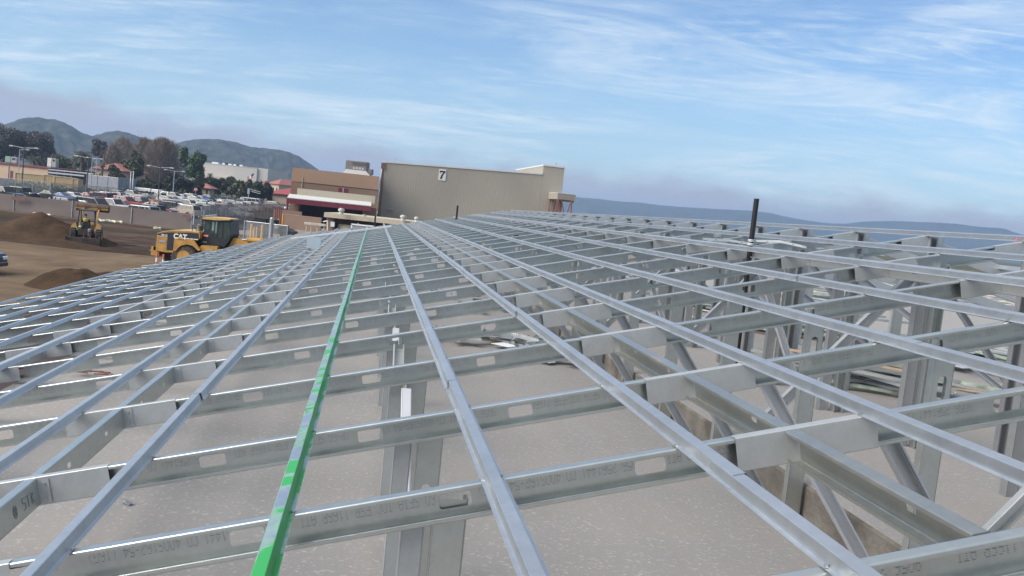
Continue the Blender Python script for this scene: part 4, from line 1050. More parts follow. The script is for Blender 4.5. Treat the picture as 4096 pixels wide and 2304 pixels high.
for k in range(6):
    part("walkway_post", PIPEG if k < 3 else MAROON, lb_, lambda mb: mb.tube(Vector((C1.x, C1.y, 0)) + dw * (LWk * (0.2 + 0.155 * k)) - bw * 1.2, Vector((C1.x, C1.y, zt_ - 0.63)) + dw * (LWk * (0.2 + 0.155 * k)) - bw * 1.2, 0.07, 6))
part("side_door", MAROON, lb_, lambda mb: wbox(mb, o_, d, bk, uat(o_, d, 45, 237), uat(o_, d, 56, 237), -0.05, -0.005, 0, 2.3))
part("drain_pipe", PIPEG, lb_, lambda mb: mb.tube(Vector((o_.x, o_.y, 0)) + d * uat(o_, d, 38, 237) - bk * 0.1, Vector((o_.x, o_.y, zt_ - 0.4)) + d * uat(o_, d, 38, 237) - bk * 0.1, 0.09, 6))
acl = ["green and grey rooftop cooling unit on the maroon edged roof, left one", "pale boxy rooftop cooler on the maroon edged roof near its end"]
for (x0, x1, ya, cols), lbl in zip(((12, 62, 631, ((0.22, 0.36, 0.28), (0.33, 0.33, 0.33))), (181, 218, 638, ((0.62, 0.60, 0.55), (0.30, 0.32, 0.30)))), acl):
    q = gx(x0, 240); q2 = gx(x1, 240); z0_ = zt_ + 0.01; z1_ = zat(x0, ya - 8, 240)
    c_ = thing("rooftop_cooler", lbl, "cooling unit", (q.x, 241, z0_), group="coolers on the low tan building")
    for k in range(2):
        xm = q.x + (q2.x - q.x) * (0.28 + 0.48 * k)
        part("cabinet", mat("cooler_%s_%d" % ("ab"[x0 > 100], k), cols[k], 0.6), c_, lambda mb: (mb.bbox((xm, 241, (z0_ + 0.25 + z1_) / 2), ((q2.x - q.x) * 0.45, 1.6, z1_ - z0_ - 0.25), 0.05), mb.box((xm, 241, z0_ + 0.12), ((q2.x - q.x) * 0.40, 1.2, 0.24))))
    part("grille", BLACK, c_, lambda mb: mb.box((q.x + (q2.x - q.x) * 0.74, 240.17, z1_ - 0.55), ((q2.x - q.x) * 0.22, 0.05, 0.5)))
# storage containers
CT = mat("tan_container_paint", (0.42, 0.31, 0.16), 0.6, var=0.06)
cl = ["longest tan storage container with a pale top rail, left of the other three", "short tan storage container second from the left in the row", "wide tan storage container with a round emblem mark in the row", "last small tan storage container at the right end of the row"]
for (x0, x1, y0_), lbl in zip(((60, 171, 690), (175, 213, 699), (216, 287, 705), (289, 310, 715)), cl):
    A, B = gx(x0, 196), gx(x1, 196); zt0 = max(2.2, zat(x0, y0_, 196)); w_ = B.x - A.x
    c_ = thing("storage_container", lbl, "container", (A.x, 196, 0), group="tan storage containers in a row")
    def cbody(mb):
        k = max(4, int(w_ / 0.35)); pr = []
        for i in range(k): u = w_ * i / k; pr += [(u, 0), (u + w_ / k * .5, 0), (u + w_ / k * .5, 0.05), (u + w_ / k, 0.05)]
        pts = [(u, v) for u, v in pr] + [(w_, 2.4), (0, 2.4)]
        mb.add([Vector((A.x + u, 196 + v, z)) for z in (0.1, zt0) for u, v in pts], [tuple(range(len(pts) - 1, -1, -1)), tuple(range(len(pts), 2 * len(pts)))] + [(i, (i + 1) % len(pts), len(pts) + (i + 1) % len(pts), len(pts) + i) for i in range(len(pts))])
    part("container_body", CT, c_, cbody)
    part("top_rail", mat("pale_container_rail", (0.62, 0.52, 0.38), 0.6), c_, lambda mb: mb.box(((A.x + B.x) / 2, 196.0, zt0 + 0.055), (w_, 0.25, 0.10)))
    for f_ in (0.0, 1.0): part("corner_post", CT, c_, lambda mb: mb.box((A.x + w_ * f_, 195.97, zt0 / 2), (0.16, 0.12, zt0)))

# ================================================================== FENCES, POLES, STREET FURNITURE
SCREEN = mat("tan_privacy_screen", (0.155, 0.128, 0.118), 0.9, var=0.05, vscale=0.5, bump=0.4, bscale=1.2)
def mesh_link(name, col=(0.30, 0.31, 0.32), density=0.5):
    m = bpy.data.materials.new(name); m.use_nodes = True; t = m.node_tree; p = t.nodes["Principled BSDF"]; out = t.nodes["Material Output"]
    p.inputs["Base Color"].default_value = (*col, 1); p.inputs["Roughness"].default_value = 0.6; p.inputs["Metallic"].default_value = 0.3
    tcn = t.nodes.new("ShaderNodeTexCoord"); s_ = t.nodes.new("ShaderNodeSeparateXYZ"); t.links.new(tcn.outputs["Object"], s_.inputs[0])
    u = math_("ADD", s_.outputs[0], math_("MULTIPLY", s_.outputs[1], 0.6, tree=t), tree=t)
    fs = []
    for sg_ in (1, -1):
        q = math_("ADD", u, math_("MULTIPLY", s_.outputs[2], sg_, tree=t), tree=t)
        fr = math_("FRACT", math_("MULTIPLY", q, 12.0, tree=t), tree=t)
        fs.append(math_("LESS_THAN", fr, 1 - math.sqrt(1 - density), tree=t))
    f = math_("MAXIMUM", fs[0], fs[1], tree=t)
    tr = t.nodes.new("ShaderNodeBsdfTransparent"); mx = t.nodes.new("ShaderNodeMixShader")
    t.links.new(f, mx.inputs[0]); t.links.new(tr.outputs[0], mx.inputs[1]); t.links.new(p.outputs[0], mx.inputs[2]); t.links.new(mx.outputs[0], out.inputs[0])
    return m
CHAIN = mesh_link("chain_link_mesh", density=0.42)
CHAIND = mesh_link("dense_chain_link_mesh", (0.26, 0.27, 0.285), 0.78)
def fence(name, label, pts, h, m, cat="fence", posth=None, post_every=3.0, sag=0.0, toprail=True, panel="mesh_panel", z0=0.05, group=None, pr=0.05):
    root = thing(name, label, cat, (pts[0].x, pts[0].y, 0), group=group)
    n_posts = 0
    for a, b in zip(pts, pts[1:]):
        a, b = Vector((a.x, a.y, 0)), Vector((b.x, b.y, 0)); L_ = (b - a).length; k = max(1, round(L_ / post_every)); dd_ = (b - a).normalized(); nrm = Vector((-dd_.y, dd_.x, 0))
        n_ = k * 5; vs = []
        for i in range(n_ + 1):
            for z_ in range(5):
                f_ = i / n_; bulge = math.sin(math.pi * (f_ * k % 1.0)) if sag else 0
                zz_ = z0 + (h - z0) * z_ / 4 - (sag * 0.5 * bulge if z_ == 4 else 0)
                vs.append(a.lerp(b, f_) + nrm * ((random.uniform(-1, 1) * sag * 0.8 + bulge * sag * 0.6 * math.sin(z_ * 0.8)) if sag else 0) + Vector((0, 0, zz_)))
        mb = MB(); mb.add(vs, [(i * 5 + z_, (i + 1) * 5 + z_, (i + 1) * 5 + z_ + 1, i * 5 + z_ + 1) for i in range(n_) for z_ in range(4)], 0, bool(sag))
        mb.build(panel, m, root, base=root.location, sharp=None)
        for i in range(k + 1):
            if n_posts > 95: break
            p = a.lerp(b, i / k) - nrm * 0.06; n_posts += 1
            mb = MB(); mb.tube(p, p + Vector((0, 0, (posth or h) + 0.06)), pr, 6); mb.build("post", PIPEG, root, base=root.location)
        if toprail:
            mb = MB(); mb.tube(a + Vector((0, 0, h)), b + Vector((0, 0, h)), 0.03, 5); mb.build("top_rail", PIPEG, root, base=root.location)
    return root
fence("screened_fence", "tan screened fence along the dirt yard from the left edge to the loader", [gx(-260, 99.5), gx(55, 98.5), gx(765, 96.5)], 1.85, SCREEN, sag=0.06, toprail=False, panel="screen_cloth", post_every=6.2)
# dark tag on the cloth
for px_, Yt in ((72, 98.2), (744, 96.4)):
    q = gx(px_, Yt - 0.25); mb = MB(); mb.box((0, 0, 0), (0.9 if px_ > 500 else 1.6, 0.03, 0.38)); o = mb.build("fence_tag", mat("brown_tag", (0.17, 0.10, 0.09), 0.8)); o.location = (q.x, q.y, 1.5)
    tag(o, "small brown tag hung on the screened fence %s" % ("near the loader" if px_ > 500 else "near the left edge"), "tag", "tags on the screened fence")
fence("chain_link_fence", "tall grey chain link fence running back beside the car park", [gx(800, 104), gx(862, 118), gx(945, 130), gx(1040, 146), gx(1139, 168)], 2.5, CHAIND, post_every=2.6, pr=0.04)
fence("chain_link_fence", "chain link fence behind the front cars before the green hedge", [gx(-80, 147), gx(200, 149), gx(470, 158)], 2.4, CHAIN, post_every=3.0, pr=0.04)
fence("slatted_fence", "tall grey slatted fence enclosure left of the white tank wagon", [gx(345, 214), gx(470, 212), gx(486, 226), gx(540, 236)], 3.6, mat("grey_slat_mesh", (0.23, 0.24, 0.27), 0.7, var=0.1, vscale=1.5), post_every=3.0)
fence("pipe_gate", "swung open galvanised pipe gate beside the loader cab", [gx(972, 76), gx(1143, 75)], zat(972, 883, 76), CHAIN, cat="gate", post_every=16, pr=0.05)
fence("pipe_gate", "narrow galvanised gate section between screened fence and chain link", [gx(770, 96), gx(810, 100)], 2.2, CHAIN, cat="gate", post_every=3.4, pr=0.09)
# heavy gate post in front of the army truck
p = gx(1077, 74.6); mb = MB(); mb.tube((0, 0, 0), (0, 0, zat(1077, 873, 74.6)), 0.17, 12); mb.lathe([(0.17, 0), (0.12, 0.08), (0.02, 0.1)], (0, 0, zat(1077, 873, 74.6)), 12)
o = mb.build("gate_post", PIPEG); o.location = p; tag(o, "thick galvanised gate post in front of the dark green truck", "post")
# barrier arm
p = gx(806, 101, 0); z_ = zat(806, 868, 100)
mb = MB(); q0 = gx(795, 100, z_) - p; q1 = gx(866, 104, zat(866, 861, 104)) - p
ba = thing("barrier_arm", "pale raised barrier arm with a short post above the chain link corner", "barrier", p)
mb.tube(q0, q1, 0.09, 8); mb.build("arm", STEELW, ba)
mb = MB(); mb.tube((0, 0, 0), (0, 0, z_), 0.10, 8); mb.build("post", PIPEG, ba)
# hedge
def leaf_cloud(mb, c, rad, n, size, seed, m=0, shell=0.55, flat_=1.0, up_=0.0):
    rnd = random.Random(seed)
    c = Vector(c)
    for _ in range(n):
        while True:
            q = Vector((rnd.uniform(-1, 1), rnd.uniform(-1, 1), rnd.uniform(-1, 1)))
            if shell < q.length < 1: break
        pos = c + Vector((q.x * rad[0], q.y * rad[1], q.z * rad[2]))
        s_ = size * rnd.uniform(0.5, 1.3); a = Vector((rnd.gauss(0, 1), rnd.gauss(0, 1), rnd.gauss(0, 0.7 + up_))).normalized(); b = a.orthogonal().normalized(); b.rotate(Matrix.Rotation(rnd.uniform(0, 6.28), 3, a)); cc = a.cross(b)
        mb.add([pos - b * s_ - cc * s_ * .5, pos + b * s_ * .3 - cc * s_ * .7, pos + b * s_, pos + cc * s_ * .6], [(0, 1, 2, 3)], m)
def leafm(name, dark, light, rough=0.7, scale=0.5):
    m = mat(name, light, rough, var=0.0, vscale=scale, col2=dark, detail=4)
    return m
LEAF = {"oak": leafm("dark_oak_leaves", (0.016, 0.022, 0.014), (0.045, 0.055, 0.028)), "olive": leafm("olive_tree_leaves", (0.035, 0.042, 0.016), (0.085, 0.090, 0.035)), "green": leafm("bright_green_leaves", (0.028, 0.055, 0.022), (0.075, 0.125, 0.045)),
        "bare": leafm("brown_twigs", (0.13, 0.100, 0.080), (0.23, 0.185, 0.145)), "euca": leafm("dusky_eucalyptus_leaves", (0.035, 0.030, 0.028), (0.105, 0.085, 0.075)), "hedge": leafm("hedge_leaves", (0.04, 0.055, 0.03), (0.095, 0.12, 0.06)), "palm": leafm("palm_fronds", (0.035, 0.045, 0.022), (0.085, 0.10, 0.045))}
BARK = mat("grey_brown_bark", (0.13, 0.105, 0.085), 0.9, var=0.2, vscale=2)
BARKP = mat("pale_bark", (0.34, 0.29, 0.25), 0.9, var=0.2, vscale=2)
hg = MB(); A, B = gx(30, 150), gx(430, 156)
rnd = random.Random(4)
for i in range(52):
    f_ = i / 51; q = A.lerp(B, f_); hh_ = 0.72 + 0.18 * math.sin(i * 1.7) + rnd.uniform(-.2, .3)
    leaf_cloud(hg, (q.x, q.y + rnd.uniform(-.4, .4), hh_ * 0.95), (1.2, 1.0, hh_), 170, 0.17, 100 + i, shell=0.5)
o = hg.build("hedge", LEAF["hedge"], None, base=(A.x, A.y, 0)); tag(o, "long low green hedge behind the chain link, before the tan containers", "hedge")

# light poles
def light_pole(x, ybase_Y, ytop, arms, label, dark=False, boxes=True):
    p = gx(x, ybase_Y); zt_ = zat(x, ytop, ybase_Y)
    o = thing("parking_light", label, "light pole", p, group="parking light poles")
    M_ = mat("dark_bronze_pole", (0.06, 0.05, 0.05), 0.5) if dark else PIPEG
    mb = MB(); mb.tube((0, 0, 0), (0, 0, zt_), 0.13, 8, r1=0.08); mb.build("pole", M_, o)
    for s_ in arms:
        mb = MB(); mb.tube((0.05 * s_, 0, zt_ - 0.15), (s_ * 1.9, 0, zt_ + 0.05), 0.05, 6); mb.build("arm", PIPEG, o)
        mb = MB(); mb.bbox((s_ * 2.15, 0, zt_ + 0.03), (0.75, 0.36, 0.20), 0.06); mb.build("lamp_head", mat("pale_lamp_head", (0.40, 0.39, 0.37), 0.4), o)
    return o
light_pole(87, 152, 588, (-1, 1), "tall dark twin arm light pole at the left of the car park", True)
light_pole(345, 160, 628, (-1,), "light pole with one left arm before the palm tree", True)
light_pole(362, 205, 632, (1,), "thin pole beside the walkway with its arm over the next one")
light_pole(380, 215, 633, (-1,), "thin pole nearest the red roofed house, single arm")
light_pole(632, 165, 667, (-1, 1), "twin arm light pole rising from a tan block in the car park", True)
light_pole(691, 215, 682, (-1, 1), "faint twin arm light pole in front of the bare tree")
light_pole(73, 225, 596, (1,), "slim pole behind the cooling unit at far left")
mb = MB(); p = gx(634, 158); mb.bbox((0, 0, 0.55), (1.4, 1.4, 1.1), 0.05); o = mb.build("block_planter", TAN); o.location = (p.x, p.y, 0.03); tag(o, "tan block base around the twin arm light pole", "block base")
# retaining wall between the two car levels
A, B = gx(650, 168), gx(862, 172)
rw = MB(); d, bk, LL = axes(A, B); wbox(rw, A, d, bk, 0, LL, 0, 0.3, 0, 0.95); o = rw.build("block_wall", TAN, None, base=(A.x, A.y, 0)); tag(o, "low tan block wall between the front and back rows of cars", "wall")
A, B = gx(548, 176), gx(646, 168); rw = MB(); d, bk, LL = axes(A, B); wbox(rw, A, d, bk, 0, LL, 0, 0.3, 0, 0.6); o = rw.build("block_wall", TAN, None, base=(A.x, A.y, 0)); tag(o, "lower tan kerb wall left of the light pole base", "wall")
# white masts
for x, y0, lbl in ((519, 689, "shorter white mast of the pair above the white trailers"), (529, 686, "taller white mast of the pair above the white trailers")):
    p = gx(x, 222); mb = MB(); mb.tube((0, 0, 0), (0, 0, zat(x, y0, 222)), 0.14, 8, r1=0.10); mb.lathe([(0.18, 0), (0.18, 0.1), (0.02, 0.14)], (0, 0, zat(x, y0, 222)), 8)
    o = mb.build("white_mast", WHITE); o.location = p; tag(o, lbl, "mast", "pair of white masts")
# stop sign: octagon on a post
p = gx(780, 205); ss = thing("stop_sign", "red octagonal stop sign above the parked cars", "sign", p)
zc_ = zat(780, 758, 205); mb = MB(); mb.tube((0, 0, 0), (0, 0, zc_ + 0.3), 0.04, 6); mb.build("post", PIPEG, ss)
for nm, r_, y_, m_ in (("white_rim", 0.42, -0.045, WHITE), ("red_face", 0.37, -0.06, mat("stop_red", (0.42, 0.02, 0.03), 0.5))):
    mb = MB(); mb.prism([(r_ * math.cos(R(22.5 + 45 * k)), r_ * math.sin(R(22.5 + 45 * k))) for k in range(8)], (0, y_, zc_), (0, y_ - 0.012, zc_), Vector((1, 0, 0)), Vector((0, 0, 1))); plate = mb.build(nm, m_, ss)
def text_mesh(name, s_, size, m, parent, loc, rot, extrude=0.005, align="CENTER", bold=0.0):
    cu = bpy.data.curves.new(name, "FONT"); cu.body = s_; cu.size = size; cu.extrude = extrude; cu.align_x = align; cu.align_y = "CENTER"; cu.offset = bold
    tmp = bpy.data.objects.new("t", cu); COL.objects.link(tmp)
    dg = bpy.context.evaluated_depsgraph_get(); me = bpy.data.meshes.new_from_object(tmp.evaluated_get(dg)); bpy.data.objects.remove(tmp)
    me.name = name; me.materials.clear(); me.materials.append(m)
    o = bpy.data.objects.new(name, me); COL.objects.link(o); o.parent = parent; o.location = loc; o.rotation_euler = rot
    return o
text_mesh("lettering", "STOP", 0.27, WHITE, plate, (0, -0.08, zc_), (R(90), 0, 0), 0.004, bold=0.006)
# flag on its pole, far away
p = gx(1010, 400); fl = thing("flag_pole", "flag pole with a red, white and blue flag before the far warehouse", "flag pole", p)
zt_ = zat(1018, 655, 400); mb = MB(); mb.tube((0, 0, 0), (0, 0, zt_), 0.09, 8, r1=0.05); mb.build("pole", PIPEG, fl)
FRED = mat("flag_red", (0.50, 0.06, 0.07), 0.7); FBL = mat("flag_blue", (0.03, 0.05, 0.20), 0.7)
zf = zat(1010, 700, 400)
mb = MB()
nx_, nz_ = 12, 13
vs = []
for i in range(nx_ + 1):
    for k in range(nz_ + 1): vs.append((-i * 0.24, 0.18 * math.sin(i * 0.9), zf + 1.0 - k * 0.145 - i * 0.17 - 0.03 * math.sin(i)))
fs = []; ms = []
for i in range(nx_):
    for k in range(nz_):
        fs.append((i * (nz_ + 1) + k, (i + 1) * (nz_ + 1) + k, (i + 1) * (nz_ + 1) + k + 1, i * (nz_ + 1) + k + 1))
        mb.add([vs[q] for q in fs[-1]], [(0, 1, 2, 3)], 2 if (i < 5 and k < 7) else (k % 2))
mb.build("flag", [FRED, WHITE, FBL], fl)
# yellow bollards
bl = ["leftmost tall yellow bollard by the pipe gate", "thin yellow bollard just right of the leftmost one", "third yellow bollard, left of the truck wheel", "thick yellow bollard in front of the truck wheel", "yellow bollard at the foot of the maroon post stack", "yellow bollard beside the maroon canopy post"]
for (x, y0, y1, Y_), lbl in zip(((1000, 899, 948, 80), (1012, 912, 948, 82), (1022, 912, 950, 80), (1042, 901, 951, 78), (1111, 877, 893, 118), (1129, 857, 880, 128)), bl):
    p = gx(x, Y_); z1_ = zat(x, y0, Y_); mb = MB(); mb.tube((0, 0, 0), (0, 0, z1_), 0.10 if x not in (1012, 1022) else 0.07, 10); mb.lathe([(0.10, 0), (0.07, 0.05), (0.01, 0.07)], (0, 0, z1_), 10)
    o = mb.build("bollard", YELP); o.location = p; tag(o, lbl, "bollard", "yellow bollards by the gate")
# maroon upright stack by the far gate
p = gx(1112, 128); st_ = thing("maroon_gate_leaf", "maroon slatted upright gate leaf near the tan screen wall", "gate", p)
for k in range(4):
    mb = MB(); mb.box((-0.5 + k * 0.28, 0, zat(1112, 828, 128) / 2), (0.14, 0.12, zat(1112, 828, 128))); mb.build("slat", MAROON, st_)
p = gx(1118, 132); mb = MB(); mb.box((1.1, 0, 1.15), (4.2, 0.25, 2.3)); o = mb.build("block_wall", TAN); o.location = p; tag(o, "short tan block wall behind the maroon gate leaf", "wall")
# silt sock rolls along the fence
SOCK = mat("pale_straw_roll", (0.50, 0.50, 0.38), 0.9, var=0.1)
sk = ["pale rolled erosion sock lying at the fence right of the tractor", "curled pale erosion sock at the fence post, right of the first", "pale erosion sock lying behind the tall soil heap", "small pale sock scrap at the fence foot near the left edge", "tiny white sock scrap alone near the loader tail"]
for (x, y, L_), lbl in zip(((425, 889, 2.3), (458, 891, 1.9), (168, 863, 2.0), (66, 846, 1.2), (629, 918, 0.7)), sk):
    p = gp(x, y); mb = MB(); rr = random.Random(x)
    pts = [Vector((L_ * (i / 8 - 0.5), 0.25 * math.sin(i * 1.3), 0.13 + 0.05 * math.sin(i * 2.1))) for i in range(9)]
    mb.path(pts, 0.13, 7); o = mb.build("erosion_sock", SOCK); o.location = p; tag(o, lbl, "erosion roll", "pale rolls along the fence foot")
# white trailers and tanks behind the pickups
tr = ["long low white trailer body behind the white crew pickup", "white box trailer right of the small orange marker", "white boxy trailer behind the grey pickup cab"]
for (x0, x1, y0, Y_), lbl in zip(((543, 608, 749, 232), (612, 648, 755, 228), (476, 515, 752, 226)), tr):
    A, B = gx(x0, Y_), gx(x1, Y_); z1_ = zat((x0 + x1) / 2, y0 + 4, Y_)
    o = thing("white_trailer", lbl, "trailer", ((A.x + B.x) / 2, Y_, 0), group="white trailers behind the car park")
    mb = MB(); mb.bbox((0, 0, (z1_ + 0.5) / 2 + 0.1), (B.x - A.x, 2.3, z1_ - 0.6), 0.12); mb.build("box_body", WHITE, o)
    for sx in (-0.3, 0.3):
        mb = MB(); mb.cyl(((B.x - A.x) * sx, -1.1, 0.42), 0.42, 0.25, "Y", 12); mb.build("wheel", BLACK, o)
mb = MB(); p = gx(526, 221); mb.bbox((0, 0, zat(526, 756, 221) / 2), (2.6, 1.5, zat(526, 756, 221)), 0.05); o = mb.build("waste_bin", mat("dark_teal_bin", (0.03, 0.06, 0.07), 0.5)); o.location = p; tag(o, "dark teal bin under the white masts", "bin")
mb = MB(); p = gx(528, 215); mb.bbox((0, 0, zat(528, 766, 215) / 2), (4.6, 1.5, max(0.6, zat(528, 766, 215))), 0.05); o = mb.build("orange_skip", mat("faded_orange_skip", (0.40, 0.13, 0.06), 0.6)); o.location = p; tag(o, "faded orange low skip under the dark teal bin", "skip")
p = gx(1043, 232); cs = thing("cantilever_sign", "grey traffic pole with two long arms in front of the dark trees", "traffic pole", gx(992, 230))
zz_ = zat(992, 757, 230)
mb = MB(); mb.tube((0, 0, 0), (0, 0, zz_), 0.12, 8); mb.bbox((0, -0.2, zz_ - 0.5), (0.6, 0.3, 1.4), 0.05); mb.build("pole", PIPEG, cs)
for dz in (0.35, -0.1):
    mb = MB(); mb.tube((0.2, 0, zz_ + dz - 0.3), (3.0, 0, zz_ + dz - 0.75), 0.06, 6); mb.build("arm", STEELW, cs)
# delineators by the loader
OR = mat("faded_orange_delineator", (0.62, 0.14, 0.07), 0.6); 
for (x, y0, y1), lbl in zip(((620, 1008, 1046), (646, 1016, 1042)), ("leaning orange delineator post left of the loader wheel", "shorter orange delineator post nearest the loader wheel")):
    p = gx(x, 50.5); z1_ = zat(x, y0, 50.5); o = thing("delineator_post", lbl, "marker post", p, group="orange delineators by the loader")
    mb = MB(); mb.tube((0, 0, 0), (0.04, 0, z1_), 0.055, 8); mb.build("tube", OR, o)
    mb = MB(); mb.tube((0.025, 0, z1_ * 0.62), (0.032, 0, z1_ * 0.78), 0.059, 8); mb.build("reflective_band", WHITE, o)

# ================================================================== VEHICLES
CARCOL = {"black": (0.012, 0.012, 0.016), "dark blue": (0.018, 0.026, 0.055), "blue": (0.05, 0.14, 0.34), "white": (0.46, 0.46, 0.455), "red": (0.26, 0.018, 0.022), "maroon": (0.115, 0.012, 0.020), "silver": (0.36, 0.38, 0.40), "grey": (0.13, 0.135, 0.14), "tan": (0.40, 0.33, 0.25), "dark green": (0.03, 0.05, 0.042), "pewter": (0.33, 0.32, 0.29), "yellow": (0.60, 0.42, 0.12)}
def paint(c): return mat("car_paint_" + c.replace(" ", "_"), CARCOL[c], 0.35, metal=0.15 if c not in ("white", "yellow") else 0.0, var=0.04, coat=0.6)
CGLASS = mat("car_glass", (0.018, 0.022, 0.025), 0.16, var=0.0, spec=0.35)
RIM = mat("alloy_rim", (0.50, 0.50, 0.50), 0.35, metal=0.7, var=0.05)
HEADL = mat("headlamp_glass", (0.70, 0.70, 0.68), 0.15, var=0.0)
TAILL = mat("tail_lamp_red", (0.35, 0.01, 0.015), 0.2, var=0.0)
TRIM = mat("black_plastic_trim", (0.03, 0.03, 0.033), 0.6, var=0.05)
CHROME = mat("bright_trim", (0.6, 0.6, 0.6), 0.2, metal=0.9, var=0.0)
# kind: length, width, height, wheel r, wheelbase half, side outline of the body, greenhouse (base x0, roof x0, roof x1, base x1), belt height
KIND = {
 "sedan": dict(L=4.75, W=1.80, H=1.45, r=0.32, wb=1.38, body=[(-2.37, 0.45), (-2.36, 0.80), (-2.28, 0.98), (-1.65, 1.03), (0.95, 0.97), (1.75, 0.86), (2.22, 0.74), (2.37, 0.58), (2.37, 0.35)], gh=(-1.72, -1.05, 0.18, 1.02), belt=0.98),
 "coupe": dict(L=4.5, W=1.78, H=1.38, r=0.32, wb=1.30, body=[(-2.2, 0.45), (-2.22, 0.84), (-2.05, 0.96), (-1.5, 0.98), (0.9, 0.92), (1.7, 0.80), (2.15, 0.68), (2.25, 0.50), (2.25, 0.33)], gh=(-1.75, -0.75, 0.05, 0.95), belt=0.93),
 "wagon": dict(L=4.6, W=1.82, H=1.52, r=0.33, wb=1.35, body=[(-2.25, 0.45), (-2.28, 0.90), (-2.2, 1.02), (-1.6, 1.04), (0.95, 0.99), (1.75, 0.88), (2.2, 0.74), (2.32, 0.56), (2.32, 0.35)], gh=(-2.16, -1.75, 0.25, 1.08), belt=1.0),
 "suv": dict(L=4.85, W=1.92, H=1.80, r=0.38, wb=1.42, body=[(-2.40, 0.55), (-2.42, 1.05), (-2.36, 1.16), (-1.6, 1.18), (0.95, 1.14), (1.80, 1.06), (2.28, 0.94), (2.42, 0.75), (2.42, 0.42)], gh=(-2.32, -2.02, 0.28, 1.0), belt=1.15),
 "bigsuv": dict(L=5.2, W=2.0, H=1.92, r=0.40, wb=1.50, body=[(-2.58, 0.55), (-2.60, 1.1), (-2.55, 1.22), (-1.6, 1.24), (1.05, 1.20), (1.95, 1.14), (2.48, 1.04), (2.60, 0.8), (2.60, 0.45)], gh=(-2.50, -2.30, 0.42, 1.10), belt=1.21),
 "boxsuv": dict(L=4.4, W=1.85, H=1.82, r=0.42, wb=1.30, body=[(-2.0, 0.6), (-2.02, 1.15), (-1.98, 1.22), (0.7, 1.20), (1.9, 1.12), (2.12, 1.08), (2.18, 0.6)], gh=(-1.95, -1.88, 0.48, 0.75), belt=1.2),
 "pickup": dict(L=5.8, W=1.98, H=1.88, r=0.40, wb=1.80, body=[(-2.88, 0.60), (-2.90, 1.16), (-2.85, 1.22), (-0.95, 1.22), (1.15, 1.18), (2.2, 1.13), (2.78, 1.02), (2.90, 0.8), (2.90, 0.48)], gh=(-0.92, -0.70, 0.62, 1.22), belt=1.2),
 "shell": dict(L=5.8, W=1.98, H=1.90, r=0.40, wb=1.80, body=[(-2.88, 0.60), (-2.90, 1.16), (-2.85, 1.22), (-0.95, 1.22), (1.15, 1.18), (2.2, 1.13), (2.78, 1.02), (2.90, 0.8), (2.90, 0.48)], gh=(-0.92, -0.70, 0.62, 1.22), belt=1.2),
 "van": dict(L=5.6, W=2.0, H=2.10, r=0.37, wb=1.72, body=[(-2.75, 0.5), (-2.78, 1.12), (-2.75, 1.22), (1.5, 1.2), (2.3, 1.05), (2.72, 0.86), (2.78, 0.42)], gh=(-2.74, -2.66, 1.15, 1.75), belt=1.2),
}
car_cache = {}
